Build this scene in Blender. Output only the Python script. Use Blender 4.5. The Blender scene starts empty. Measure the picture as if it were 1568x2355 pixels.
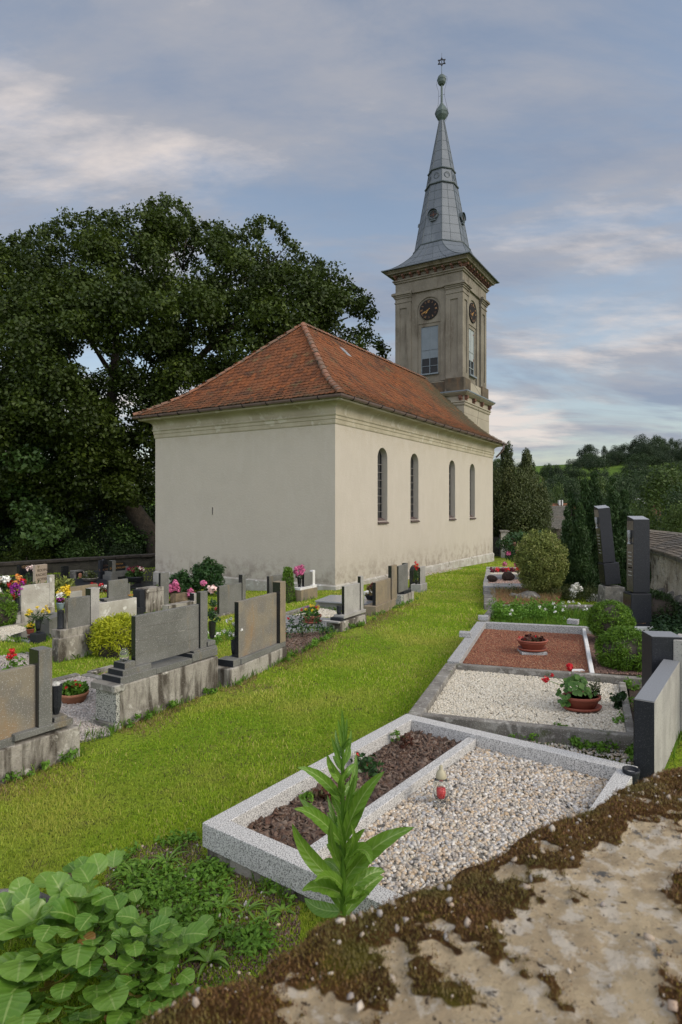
import bpy, math, random
import numpy as np
from mathutils import Vector, Matrix, noise as mnoise

# ------------------------------------------------------------------ camera, world, sun
S = bpy.context.scene
H = 2.1            # eye height over the lawn
FP = 1397.0        # focal length in units of a 1568-wide frame
CX, CY = 784.0, 1165.0
cam_d = bpy.data.cameras.new("camera")
cam = bpy.data.objects.new("camera", cam_d)
S.collection.objects.link(cam)
cam.location = (0, 0, H)
cam.rotation_euler = (math.radians(90), 0, 0)
cam_d.sensor_fit = 'VERTICAL'
cam_d.sensor_height = 36.0
cam_d.sensor_width = 24.0
cam_d.lens = FP / 2354 * 36
cam_d.shift_y = -12 / 2354
cam_d.clip_start = 0.02
cam_d.clip_end = 3000
cam_d.dof.use_dof = True
cam_d.dof.focus_distance = 9.0
cam_d.dof.aperture_fstop = 9.0
S.camera = cam

SUN_AZ = Vector((0.90, -0.43, 0)).normalized()
SUN_EL = math.radians(32)
W = bpy.data.worlds.new("World"); S.world = W; W.use_nodes = True
nt = W.node_tree; nt.nodes.clear()
def wn(t, **k):
    n = nt.nodes.new(t)
    for a, b in k.items(): setattr(n, a, b)
    return n
sky = wn('ShaderNodeTexSky', sky_type='NISHITA', sun_disc=False)
sky.sun_elevation = SUN_EL
sky.sun_rotation = math.atan2(SUN_AZ.x, SUN_AZ.y)
sky.air_density = 1.2; sky.dust_density = 1.5
bg1 = wn('ShaderNodeBackground'); bg1.inputs[1].default_value = 0.14
hs = wn('ShaderNodeHueSaturation'); hs.inputs['Saturation'].default_value = 0.85
nt.links.new(sky.outputs[0], hs.inputs['Color']); nt.links.new(hs.outputs[0], bg1.inputs[0])
tc = wn('ShaderNodeTexCoord')
sep = wn('ShaderNodeSeparateXYZ'); nt.links.new(tc.outputs['Generated'], sep.inputs[0])
def wm(op, a, b=None, c=None):
    n = wn('ShaderNodeMath', operation=op)
    for i, v in enumerate((a, b, c)):
        if v is None: continue
        if isinstance(v, (int, float)): n.inputs[i].default_value = v
        else: nt.links.new(v, n.inputs[i])
    return n.outputs[0]
zc = wm('MAXIMUM', sep.outputs[2], 0.0)
den = wm('ADD', zc, 0.22)
px_ = wm('DIVIDE', sep.outputs[0], den); py_ = wm('DIVIDE', sep.outputs[1], den)
cmb = wn('ShaderNodeCombineXYZ'); nt.links.new(px_, cmb.inputs[0]); nt.links.new(py_, cmb.inputs[1])
mp = wn('ShaderNodeMapping'); nt.links.new(cmb.outputs[0], mp.inputs[0])
mp.inputs['Rotation'].default_value = (0, 0, math.radians(35)); mp.inputs['Scale'].default_value = (0.75, 1.5, 1)
mp.inputs['Location'].default_value = (3.1, 1.7, 0)
nz = wn('ShaderNodeTexNoise'); nz.inputs['Scale'].default_value = 1.6; nz.inputs['Detail'].default_value = 10
nz.inputs['Roughness'].default_value = 0.6; nz.inputs['Distortion'].default_value = 0.5
nt.links.new(mp.outputs[0], nz.inputs['Vector'])
cr_ = wn('ShaderNodeMapRange', interpolation_type='SMOOTHSTEP')
cr_.inputs[1].default_value = 0.38; cr_.inputs[2].default_value = 0.61; cr_.inputs[3].default_value = 0.15; cr_.inputs[4].default_value = 0.92
nt.links.new(nz.outputs[0], cr_.inputs[0])
nz2 = wn('ShaderNodeTexNoise'); nz2.inputs['Scale'].default_value = 1.7; nz2.inputs['Detail'].default_value = 9; nz2.inputs['Roughness'].default_value = 0.58
mp2 = wn('ShaderNodeMapping'); nt.links.new(cmb.outputs[0], mp2.inputs[0]); mp2.inputs['Location'].default_value = (9.3, 4.4, 2)
mp2.inputs['Rotation'].default_value = (0, 0, math.radians(30)); mp2.inputs['Scale'].default_value = (0.7, 1.6, 1)
nt.links.new(mp2.outputs[0], nz2.inputs['Vector'])
rmp = wn('ShaderNodeValToRGB')
rmp.color_ramp.elements[0].position = 0.36; rmp.color_ramp.elements[0].color = (0.25, 0.30, 0.40, 1)
rmp.color_ramp.elements[1].position = 0.64; rmp.color_ramp.elements[1].color = (0.74, 0.66, 0.615, 1)
e = rmp.color_ramp.elements.new(0.52); e.color = (0.37, 0.38, 0.425, 1)
nt.links.new(nz2.outputs[0], rmp.inputs[0])
# the sky behind the camera is brightened as added fill for the church walls
dt = wn('ShaderNodeVectorMath', operation='DOT_PRODUCT'); nt.links.new(tc.outputs['Generated'], dt.inputs[0])
dt.inputs[1].default_value = (0.25, -0.88, 0.40)
boost = wn('ShaderNodeMapRange', interpolation_type='SMOOTHSTEP'); nt.links.new(dt.outputs['Value'], boost.inputs[0])
boost.inputs[1].default_value = -0.15; boost.inputs[2].default_value = 0.9; boost.inputs[3].default_value = 1.0; boost.inputs[4].default_value = 5.0
bg2 = wn('ShaderNodeBackground'); nt.links.new(rmp.outputs[0], bg2.inputs[0]); nt.links.new(boost.outputs[0], bg2.inputs[1])
mxs = wn('ShaderNodeMixShader'); nt.links.new(cr_.outputs[0], mxs.inputs[0]); nt.links.new(bg1.outputs[0], mxs.inputs[1]); nt.links.new(bg2.outputs[0], mxs.inputs[2])
wo = wn('ShaderNodeOutputWorld'); nt.links.new(mxs.outputs[0], wo.inputs[0])

sd = bpy.data.lights.new("sun", 'SUN'); sd.energy = 1.6; sd.angle = math.radians(24); sd.color = (1.0, 0.88, 0.70)
so = bpy.data.objects.new("sun", sd); S.collection.objects.link(so)
sdir = Vector((SUN_AZ.x * math.cos(SUN_EL), SUN_AZ.y * math.cos(SUN_EL), math.sin(SUN_EL)))
so.rotation_euler = sdir.to_track_quat('Z', 'Y').to_euler()
S.view_settings.view_transform = 'Standard'; S.view_settings.look = 'None'
S.view_settings.gamma = 1; S.view_settings.exposure = 0.14
S.cycles.use_denoising = True
S.cycles.max_bounces = 6; S.cycles.transparent_max_bounces = 12; S.cycles.diffuse_bounces = 3
S.cycles.sample_clamp_indirect = 6

R = np.random.default_rng(7)
rr = random.Random(11)

# ------------------------------------------------------------------ terrain and picture geometry
def sst(a, b, x):
    t = np.clip((x - a) / (b - a), 0, 1); return t * t * (3 - 2 * t)
def gz(X, Y):
    X = np.asarray(X, float); Y = np.asarray(Y, float)
    Yn = np.minimum(Y, 36)
    z = 0.1 - 0.025 * Yn
    xl = np.log1p(np.exp(-(X + 0.3) * 4)) / 4
    z = z - 0.3 * np.tanh(xl / 3.0)
    z = z - 7.0 * sst(38, 85, Y)
    top = 21.6 + 5.5 * np.tanh((X - 95) / 55.0) - 10 * sst(-20, -260, X) + 1.5 * np.sin(X * 0.03)
    z = z + (top + 6) * sst(85, 265, Y) - 20 * sst(275, 520, Y)
    return z
def gzf(X, Y): return float(gz(X, Y))
def P(x, y, Y): return Vector(((x - CX) / FP * Y, Y, H - (y - CY) / FP * Y))
def Pz(x, y, z):
    Y = (H - z) * FP / (y - CY); return Vector(((x - CX) / FP * Y, Y, z))
def G(x, y):
    Y = 8.0
    for _ in range(60):
        z = gzf((x - CX) / FP * Y, Y); Y = .5 * Y + .5 * min(80, (H - z) * FP / max(1, (y - CY)))
    return Vector(((x - CX) / FP * Y, Y, gzf((x - CX) / FP * Y, Y)))
K_ = 1568 / 2728
def crop(ox, oy, sc):
    return lambda x, y: ((ox + x / sc) * K_, (oy + y / sc) * K_)
A1 = crop(0, 2200, 1568 / 900); A2 = crop(500, 2200, 2.24); A3 = crop(1100, 2200, 2.24); A4 = crop(1850, 1650, 1568 / 878)
A5 = crop(1600, 2400, 1568 / 1128); A6 = crop(700, 2750, 1568 / 2028); A7 = crop(0, 3200, 1568 / 1200)
D1 = crop(60, 2220, 1568 / 580); D2 = crop(0, 2300, 1568 / 300); D3 = crop(1900, 1950, 1413 / 300); D4 = crop(1850, 2200, 1568 / 650)
D5 = crop(2050, 1650, 1568 / 678); D7 = crop(2350, 1950, 1370 / 378)
DD = lambda x, y: (x, y)

# ------------------------------------------------------------------ mesh tools
COL = S.collection
class MB:
    def __init__(s): s.v = []; s.f = []; s.n = 0; s.r = []
    def add(s, v, f, r=None):
        v = np.asarray(v, float).reshape(-1, 3)
        s.v.append(v); s.f.extend([tuple(i + s.n for i in q) for q in f]); s.n += len(v)
        s.r.append(np.full(len(v), rr.random() if r is None else r))
        return s
    def fbox(s, fr, u0, u1, v0, v1, z0, z1, r=None):
        P8 = [fr.p(u, v, z) for z in (z0, z1) for (u, v) in ((u0, v0), (u1, v0), (u1, v1), (u0, v1))]
        return s.add(P8, [(0, 1, 2, 3), (7, 6, 5, 4), (0, 4, 5, 1), (1, 5, 6, 2), (2, 6, 7, 3), (3, 7, 4, 0)], r)
    def box(s, c, d, rz=0, r=None):
        fr = Fr(c[0], c[1], rz)
        return s.fbox(fr, -d[0] / 2, d[0] / 2, -d[1] / 2, d[1] / 2, c[2] - d[2] / 2, c[2] + d[2] / 2, r)
    def prism(s, pts, z0, z1, r=None):
        n = len(pts)
        if sum(pts[i][0] * pts[(i + 1) % n][1] - pts[(i + 1) % n][0] * pts[i][1] for i in range(n)) < 0: pts = pts[::-1]
        v = [(p[0], p[1], z0) for p in pts] + [(p[0], p[1], z1) for p in pts]
        f = [tuple(range(n))[::-1], tuple(range(n, 2 * n))] + [(i, (i + 1) % n, n + (i + 1) % n, n + i) for i in range(n)]
        return s.add(v, f, r)
    def extr(s, pts3, d, r=None):
        n = len(pts3); pts3 = [Vector(p) for p in pts3]; d = Vector(d)
        v = pts3 + [p + d for p in pts3]
        f = [tuple(range(n)), tuple(range(n, 2 * n))[::-1]] + [(i, n + i, n + (i + 1) % n, (i + 1) % n) for i in range(n)]
        return s.add([tuple(p) for p in v], f, r)
    def tube(s, pts, rad, n=8, r=None, cap=True):
        pts = [Vector(p) for p in pts]; m = len(pts)
        if not hasattr(rad, '__len__'): rad = [rad] * m
        vs = []; fs = []
        ref = Vector((0.31, 0.17, 1)).normalized()
        for i, p in enumerate(pts):
            t = (pts[min(i + 1, m - 1)] - pts[max(i - 1, 0)]).normalized()
            a = t.cross(ref)
            if a.length < 1e-3: a = t.cross(Vector((1, 0, 0)))
            a.normalize(); b = t.cross(a)
            for k in range(n):
                an = 2 * math.pi * k / n
                vs.append(tuple(p + (a * math.cos(an) + b * math.sin(an)) * rad[i]))
        for i in range(m - 1):
            for k in range(n):
                k2 = (k + 1) % n
                fs.append((i * n + k, i * n + k2, (i + 1) * n + k2, (i + 1) * n + k))
        if cap:
            fs.append(tuple(range(n))[::-1]); fs.append(tuple((m - 1) * n + k for k in range(n)))
        return s.add(vs, fs, r)
    def lathe(s, c, prof, n=24, sx=1, sy=1, rz=0, rot=0, r=None, closed=False):
        vs = []; fs = []; m = len(prof)
        for (rad, z) in prof:
            for k in range(n):
                an = 2 * math.pi * k / n + rot
                x, y = rad * math.cos(an) * sx, rad * math.sin(an) * sy
                vs.append((c[0] + x * math.cos(rz) - y * math.sin(rz), c[1] + x * math.sin(rz) + y * math.cos(rz), c[2] + z))
        for i in range(m - 1):
            for k in range(n):
                k2 = (k + 1) % n
                fs.append((i * n + k, i * n + k2, (i + 1) * n + k2, (i + 1) * n + k))
        if closed:
            for k in range(n):
                k2 = (k + 1) % n
                fs.append(((m - 1) * n + k, (m - 1) * n + k2, k2, k))
        else:
            if prof[0][0] > 1e-4: fs.append(tuple(range(n))[::-1])
            if prof[-1][0] > 1e-4: fs.append(tuple((m - 1) * n + k for k in range(n)))
        return s.add(vs, fs, r)
    def build(s, name, mat, parent=None, smooth=False, bevel=0, at=None):
        v = np.concatenate(s.v) if s.v else np.zeros((0, 3))
        o0 = np.array(parent.get('_w', (0, 0, 0)) if parent is not None else (at if at is not None else (0, 0, 0)), float)
        me = bpy.data.meshes.new(name)
        me.from_pydata((v - o0).tolist(), [], s.f)
        at_ = me.attributes.new('rnd', 'FLOAT', 'POINT'); at_.data.foreach_set('value', np.concatenate(s.r).astype(np.float32))
        me.materials.append(mat)
        if smooth: me.polygons.foreach_set('use_smooth', [True] * len(me.polygons))
        me.update()
        o = bpy.data.objects.new(name, me); COL.objects.link(o)
        if parent is not None: o.parent = parent; o['_w'] = tuple(o0)
        else: o.location = tuple(o0); o['_w'] = tuple(o0)
        if bevel:
            b = o.modifiers.new('bevel', 'BEVEL'); b.width = bevel; b.segments = 2; b.limit_method = 'ANGLE'; b.angle_limit = math.radians(40)
            b.harden_normals = False
        return o
class Fr:
    """plan frame: u runs away at angle th (from +Y towards +X), v to its left"""
    def __init__(s, ox, oy, th): s.o = (ox, oy); s.s = math.sin(th); s.c = math.cos(th); s.th = th
    def p(s, u, v, z): return (s.o[0] + s.s * u - s.c * v, s.o[1] + s.c * u + s.s * v, z)
    def u(s, x, v=0):
        t = (x - CX) / FP; ox = s.o[0] - s.c * v; oy = s.o[1] + s.s * v
        return (t * oy - ox) / (s.s - t * s.c)
    def vv(s, x, u=0):
        t = (x - CX) / FP; ox = s.o[0] + s.s * u; oy = s.o[1] + s.c * u
        return (ox - t * oy) / (s.c + t * s.s)
    def z(s, x, y, v=0):
        q = s.p(s.u(x, v), v, 0); return H - (y - CY) / FP * q[1]
def fast(name, v, f4, mat, parent=None, rnd=None, extra=None, smooth=False, at=(0, 0, 0)):
    """numpy mesh; f4 is (M,k) int array"""
    o0 = np.array(parent.get('_w', (0, 0, 0)) if parent is not None else at, float)
    v = np.asarray(v, float).reshape(-1, 3) - o0
    f4 = np.asarray(f4); k = f4.shape[1]
    me = bpy.data.meshes.new(name)
    me.vertices.add(len(v)); me.vertices.foreach_set('co', v.astype(np.float32).ravel())
    me.loops.add(f4.size); me.loops.foreach_set('vertex_index', f4.astype(np.int32).ravel())
    me.polygons.add(len(f4)); me.polygons.foreach_set('loop_start', (np.arange(len(f4)) * k).astype(np.int32))
    if rnd is not None:
        a = me.attributes.new('rnd', 'FLOAT', 'POINT'); a.data.foreach_set('value', np.asarray(rnd, np.float32))
    for nm, arr in (extra or {}).items():
        a = me.attributes.new(nm, 'FLOAT', 'POINT'); a.data.foreach_set('value', np.asarray(arr, np.float32))
    if smooth: me.polygons.foreach_set('use_smooth', np.ones(len(f4), bool))
    me.materials.append(mat); me.update(calc_edges=True); me.validate()
    o = bpy.data.objects.new(name, me); COL.objects.link(o)
    if parent is not None: o.parent = parent
    else: o.location = tuple(o0)
    o['_w'] = tuple(o0)
    return o
def thing(name, label, cat, loc, group=None):
    o = bpy.data.objects.new(name, None); COL.objects.link(o); o.location = tuple(loc); o['_w'] = tuple(loc)
    o.empty_display_size = .1
    o['label'] = label; o['category'] = cat
    if group: o['group'] = group
    return o
def tag(o, label, cat, group=None):
    o['label'] = label; o['category'] = cat
    if group: o['group'] = group
    return o
def struct(o, kind='structure'): o['kind'] = kind; return o

# ------------------------------------------------------------------ materials
def newmat(name):
    m = bpy.data.materials.new(name); m.use_nodes = True
    t = m.node_tree; b = t.nodes['Principled BSDF']; return m, t, b
def c4(c): return (c[0], c[1], c[2], 1)
class NB:
    def __init__(s, t): s.t = t; s.geo = t.nodes.new('ShaderNodeNewGeometry'); s.pos = s.geo.outputs['Position']
    def n(s, typ, **k):
        q = s.t.nodes.new(typ)
        for a, b in k.items(): setattr(q, a, b)
        return q
    def L(s, a, b): s.t.links.new(a, b)
    def noise(s, scale, detail=4, rough=.55, sc3=(1, 1, 1), dist=0):
        v = s.pos
        if sc3 != (1, 1, 1):
            mp = s.n('ShaderNodeMapping'); s.L(v, mp.inputs[0]); mp.inputs['Scale'].default_value = sc3; v = mp.outputs[0]
        q = s.n('ShaderNodeTexNoise'); q.inputs['Scale'].default_value = scale; q.inputs['Detail'].default_value = detail
        q.inputs['Roughness'].default_value = rough; q.inputs['Distortion'].default_value = dist
        s.L(v, q.inputs['Vector']); return q.outputs[0]
    def ramp(s, fac, a, b, lo=0, hi=1):
        q = s.n('ShaderNodeMapRange', interpolation_type='SMOOTHSTEP'); s.L(fac, q.inputs[0])
        q.inputs[1].default_value = a; q.inputs[2].default_value = b; q.inputs[3].default_value = lo; q.inputs[4].default_value = hi
        return q.outputs[0]
    def mix(s, fac, a, b, mode='MIX'):
        q = s.n('ShaderNodeMix', data_type='RGBA', blend_type=mode)
        for sock, v in ((q.inputs[0], fac), (q.inputs[6], a), (q.inputs[7], b)):
            if isinstance(v, (int, float)): sock.default_value = v
            elif isinstance(v, tuple): sock.default_value = c4(v)
            else: s.L(v, sock)
        return q.outputs[2]
    def math(s, op, a, b=0.0):
        q = s.n('ShaderNodeMath', operation=op)
        for i, v in enumerate((a, b)):
            if isinstance(v, (int, float)): q.inputs[i].default_value = v
            else: s.L(v, q.inputs[i])
        return q.outputs[0]
    def attr(s, name): q = s.n('ShaderNodeAttribute', attribute_name=name); return q.outputs['Fac']
    def bump(s, h, strength, dist, bsdf):
        q = s.n('ShaderNodeBump'); q.inputs['Strength'].default_value = strength; q.inputs['Distance'].default_value = dist
        s.L(h, q.inputs['Height']); s.L(q.outputs[0], bsdf.inputs['Normal'])
def M(name, base, var=None, vs=2.5, fine=None, fs=90, ft=(.5, .62), stain=None, ss=1.2, st=(.5, .7), streak=False,
      rough=.85, bump=.25, bs=45, bd=.01, metal=0, spec=.4, attr=None, stain2=None, s2s=4, s2t=(.6, .68), coat=0):
    m, t, b = newmat(name); N = NB(t)
    col = base
    if attr: col = N.mix(N.attr('rnd'), base, attr)
    if var: col = N.mix(N.ramp(N.noise(vs, 5), .35, .65), col, var)
    if stain: col = N.mix(N.ramp(N.noise(ss, 6, .62, (1, 1, .22) if streak else (1, 1, 1), .3), st[0], st[1]), col, stain)
    if stain2: col = N.mix(N.ramp(N.noise(s2s, 5, .6), s2t[0], s2t[1]), col, stain2)
    if fine: col = N.mix(N.ramp(N.noise(fs, 2, .6), ft[0], ft[1]), col, fine)
    if isinstance(col, tuple): b.inputs['Base Color'].default_value = c4(col)
    else: N.L(col, b.inputs['Base Color'])
    b.inputs['Roughness'].default_value = rough; b.inputs['Metallic'].default_value = metal
    b.inputs['Specular IOR Level'].default_value = spec; b.inputs['Coat Weight'].default_value = coat
    if bump: N.bump(N.noise(bs, 5, .6), bump, bd, b)
    return m
def FOL(name, c1, c2, c3=None, trans=.3, rough=.55, spec=.3, patch=None, pscale=.8):
    m, t, b = newmat(name); N = NB(t)
    a = N.attr('rnd')
    col = N.mix(N.ramp(a, 0, .65), c1, c2)
    if c3: col = N.mix(N.ramp(a, .7, 1), col, c3)
    if patch: col = N.mix(N.ramp(N.noise(pscale, 4), .45, .68), col, patch)
    N.L(col, b.inputs['Base Color']); b.inputs['Roughness'].default_value = rough; b.inputs['Specular IOR Level'].default_value = spec
    tr = N.n('ShaderNodeBsdfTranslucent'); N.L(col, tr.inputs[0])
    mx = N.n('ShaderNodeMixShader'); mx.inputs[0].default_value = trans
    N.L(b.outputs[0], mx.inputs[1]); N.L(tr.outputs[0], mx.inputs[2])
    out = t.nodes['Material Output']; N.L(mx.outputs[0], out.inputs[0])
    return m

MT = {}
MT['wall'] = M('plaster', (.47, .44, .375), var=(.43, .40, .345), vs=1.3, stain=(.36, .33, .28), ss=1.6, st=(.62, .85), streak=True, rough=.92, bump=.5, bs=22, bd=.02, fine=(.52, .49, .43), fs=14, ft=(.5, .8))
def wall_mat():
    m, t, b = newmat('church plaster'); N = NB(t)
    col = N.mix(N.ramp(N.noise(1.2, 6, .6), .35, .65), (.425, .387, .325), (.408, .372, .312))
    col = N.mix(N.ramp(N.noise(5, 5, .6, (1, 1, .35)), .45, .75, 0, .5), col, (.45, .415, .355))
    sp = N.n('ShaderNodeSeparateXYZ'); N.L(N.pos, sp.inputs[0])
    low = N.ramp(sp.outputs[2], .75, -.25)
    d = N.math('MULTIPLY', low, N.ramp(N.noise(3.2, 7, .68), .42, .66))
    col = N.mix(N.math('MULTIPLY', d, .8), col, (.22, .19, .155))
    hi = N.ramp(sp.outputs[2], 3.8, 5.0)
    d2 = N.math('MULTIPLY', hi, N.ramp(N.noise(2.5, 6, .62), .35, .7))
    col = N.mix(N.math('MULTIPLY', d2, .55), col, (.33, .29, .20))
    N.L(col, b.inputs['Base Color']); b.inputs['Roughness'].default_value = .93; b.inputs['Specular IOR Level'].default_value = .2
    N.bump(N.noise(16, 8, .68), .55, .02, b); return m
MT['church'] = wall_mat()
MT['moulding'] = M('moulding plaster', (.37, .335, .25), var=(.29, .26, .185), vs=1.5, stain=(.40, .37, .29), ss=3, st=(.55, .62), rough=.9, bump=.3, bs=25)
MT['plinth'] = M('plinth render', (.42, .405, .36), var=(.30, .28, .24), vs=2.2, stain=(.17, .15, .12), ss=2.6, st=(.55, .7), stain2=(.55, .54, .50), s2s=5, rough=.95, bump=.6, bs=30, bd=.02)
MT['tower'] = M('tower plaster', (.19, .172, .135), var=(.145, .13, .10), vs=.9, stain=(.075, .06, .042), ss=1.4, st=(.5, .72), streak=True, rough=.93, bump=.5, bs=20, bd=.02, fine=(.195, .175, .14), fs=9, ft=(.55, .8))
MT['towerdark'] = M('stained plaster', (.11, .085, .055), var=(.06, .05, .035), vs=1.5, stain=(.17, .09, .04), ss=1.5, st=(.5, .68), streak=True, stain2=(.17, .15, .12), s2s=2, s2t=(.62, .72), rough=.95, bump=.6, bs=20, bd=.02)
MT['towerlow'] = M('lower tower plaster', (.31, .28, .215), var=(.26, .235, .18), vs=1.1, stain=(.22, .19, .145), ss=1.5, st=(.6, .8), streak=True, rough=.92, bump=.3)
MT['bracket'] = M('brick brackets', (.15, .07, .045), var=(.10, .055, .038), vs=5, rough=.95)
MT['zinc'] = M('zinc sheet', (.105, .122, .138), var=(.085, .10, .115), vs=1.1, stain=(.135, .155, .17), ss=1.5, st=(.55, .75), streak=True, rough=.5, bump=.08, bs=8, metal=.15, spec=.45)
MT['zincdark'] = M('zinc roll', (.07, .088, .095), var=(.055, .07, .075), vs=3, rough=.5, metal=.15)
MT['copperball'] = M('patinated copper', (.075, .105, .095), var=(.05, .07, .065), vs=3, rough=.5, metal=.2)
MT['iron'] = M('black iron', (.02, .02, .022), rough=.5, bump=0, metal=.5)
MT['gutter'] = M('brown gutter', (.15, .105, .105), var=(.12, .08, .08), vs=3, rough=.38, bump=0, spec=.6, metal=.1)
MT['sill'] = M('brown metal sill', (.085, .06, .055), rough=.45, bump=0)
MT['tile'] = M('clay tile', (.215, .074, .028), attr=(.078, .036, .021), var=(.16, .066, .032), vs=.7, stain=(.055, .038, .028), ss=.9, st=(.48, .72), stain2=(.115, .10, .05), s2s=2.2, s2t=(.56, .74), rough=.95, spec=.12, bump=.5, bs=30, bd=.01, fine=(.34, .14, .07), fs=26, ft=(.58, .75))
def tile_moss():
    m = MT['tile']; t = m.node_tree; b = t.nodes['Principled BSDF']; N = NB(t); src = b.inputs['Base Color'].links[0].from_socket
    vd = N.n('ShaderNodeVectorMath', operation='DISTANCE'); N.L(N.pos, vd.inputs[0]); vd.inputs[1].default_value = (-.174 + .521 * 15.4 - .8535 * 1.6, 18 + .8535 * 15.4 + .521 * 1.6, 7.0)
    f = N.math('MULTIPLY', N.ramp(vd.outputs['Value'], 5.0, 1.2), N.ramp(N.noise(1.6, 6, .65), .30, .52))
    col = N.mix(f, src, (.075, .066, .040)); sp = N.n('ShaderNodeSeparateXYZ'); N.L(N.pos, sp.inputs[0])
    g = N.math('MULTIPLY', N.ramp(sp.outputs[2], 6.1, 5.4), N.ramp(N.noise(2.2, 6, .7), .38, .6)); col = N.mix(N.math('MULTIPLY', g, .75), col, (.062, .05, .032))
    N.L(col, b.inputs['Base Color'])
tile_moss()
MT['ridge'] = M('ridge tile', (.24, .11, .065), attr=(.15, .09, .06), stain=(.10, .09, .07), ss=6, st=(.5, .65), rough=.95, bump=.5)
MT['shingle'] = M('grey slates', (.15, .135, .11), attr=(.085, .076, .064), var=(.17, .14, .105), vs=1.2, rough=.95)
MT['barnroof'] = M('barn shingles', (.105, .10, .088), attr=(.07, .067, .06), rough=.95)
MT['glass'] = M('dark window glass', (.008, .009, .010), rough=.2, bump=.05, bs=2, spec=.25)
MT['frame'] = M('steel glazing bar', (.17, .16, .145), rough=.7, bump=0)
MT['shutter'] = M('grey painted shutter', (.15, .18, .20), var=(.13, .16, .18), vs=2, rough=.6, bump=.1)
MT['shutterold'] = M('peeling painted shutter', (.25, .28, .28), stain=(.16, .05, .03), ss=2.6, st=(.64, .66), rough=.7, bump=.1)
MT['clock'] = M('clock dial', (.022, .02, .02), stain=(.06, .022, .016), ss=2.6, st=(.6, .68), rough=.9, spec=.1, bump=.1)
MT['gold'] = M('worn gilding', (.38, .20, .05), rough=.5, metal=.3, bump=0)
MT['goldold'] = M('rubbed gilding', (.30, .17, .08), stain=(.06, .03, .02), ss=4, st=(.5, .56), rough=.7, bump=0)
MT['concrete'] = M('weathered concrete', (.34, .32, .275), var=(.24, .22, .185), vs=3, stain=(.06, .05, .038), ss=4.2, st=(.45, .60), streak=True, stain2=(.44, .42, .37), s2s=6, s2t=(.58, .7), rough=.95, bump=.7, bs=40, bd=.015, fine=(.16, .15, .13), fs=70, ft=(.58, .7))
MT['kerbold'] = M('lichened concrete kerb', (.20, .19, .165), var=(.12, .11, .095), vs=4, stain=(.30, .29, .26), ss=9, st=(.54, .64), stain2=(.07, .08, .035), s2s=5, s2t=(.6, .7), rough=.97, bump=.8, bs=60, bd=.012, fine=(.34, .33, .30), fs=120, ft=(.58, .68))
MT['granbright'] = M('new light granite', (.58, .575, .55), fine=(.18, .178, .17), fs=130, ft=(.46, .6), var=(.52, .515, .49), vs=30, rough=.55, bump=.08, bs=120, bd=.003)
MT['granface'] = M('sawn granite', (.43, .43, .42), fine=(.11, .11, .108), fs=130, ft=(.46, .58), rough=.7, bump=.15, bs=120, bd=.003)
MT['gran'] = M('rough grey granite', (.135, .135, .122), var=(.10, .10, .088), vs=3, fine=(.24, .24, .225), fs=110, ft=(.56, .68), stain=(.17, .135, .08), ss=2.6, st=(.55, .75), streak=True, stain2=(.10, .10, .095), s2s=3, rough=.85, bump=.3, bs=110, bd=.004)
MT['gran2'] = M('rust streaked granite', (.19, .165, .12), var=(.14, .13, .11), vs=4, fine=(.34, .33, .30), fs=110, ft=(.58, .7), stain=(.24, .15, .07), ss=3, st=(.5, .72), streak=True, stain2=(.12, .12, .115), s2s=3.5, rough=.88, bump=.3, bs=110, bd=.004)
MT['granlight'] = M('pale worn granite', (.35, .34, .31), var=(.27, .26, .24), vs=4, fine=(.20, .20, .19), fs=90, ft=(.55, .66), stain=(.16, .15, .13), ss=3, st=(.6, .75), streak=True, rough=.88, bump=.3, bs=80, bd=.004)
MT['granwarm'] = M('brown stained granite', (.235, .185, .115), var=(.17, .14, .095), vs=4, fine=(.27, .24, .19), fs=90, ft=(.56, .68), stain=(.14, .12, .095), ss=3, st=(.5, .7), streak=True, rough=.88, bump=.3, bs=80)
MT['black'] = M('polished black granite', (.014, .015, .017), fine=(.05, .052, .056), fs=230, ft=(.6, .7), rough=.16, bump=0, spec=.6)
MT['blackrough'] = M('fine dark granite', (.014, .016, .020), fine=(.055, .058, .066), fs=150, ft=(.56, .68), rough=.55, spec=.25, bump=.2, bs=170, bd=.002)
MT['blacktop'] = M('bush hammered dark granite top', (.17, .18, .19), fine=(.28, .29, .30), fs=200, ft=(.5, .65), rough=.5, bump=0)
MT['mid'] = M('grey polished slab', (.22, .225, .235), fine=(.36, .37, .38), fs=140, ft=(.52, .64), rough=.25, bump=0, spec=.55)
MT['terrazzo'] = M('terrazzo', (.36, .36, .32), fine=(.055, .055, .05), fs=75, ft=(.52, .56), rough=.7, bump=.3, bs=70, bd=.003)
MT['white'] = M('white stone', (.66, .66, .64), var=(.55, .55, .52), vs=3, rough=.7, bump=.1)
MT['pink'] = M('pinkish stone', (.36, .295, .235), fine=(.22, .18, .15), fs=80, ft=(.54, .64), rough=.85, bump=.2)
MT['terra'] = M('terracotta', (.36, .16, .085), var=(.30, .125, .07), vs=6, stain=(.42, .28, .20), ss=8, st=(.55, .7), rough=.85, bump=.1)
MT['terrared'] = M('terracotta plastic', (.27, .075, .045), var=(.23, .065, .04), vs=5, rough=.6, bump=.05)
MT['soil'] = M('soil', (.05, .034, .022), var=(.035, .024, .017), vs=12, rough=1, bump=.9, bs=60, bd=.02)
MT['cream'] = M('cream plastic', (.36, .33, .22), rough=.5, bump=0)
MT['redwax'] = M('red candle', (.55, .012, .014), rough=.35, bump=0)
MT['steelblue'] = M('pale blue plastic', (.22, .29, .35), rough=.5, bump=0)
MT['wood'] = M('dark old wood', (.055, .045, .035), var=(.03, .025, .02), vs=4, rough=.95, bump=.5)
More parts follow.
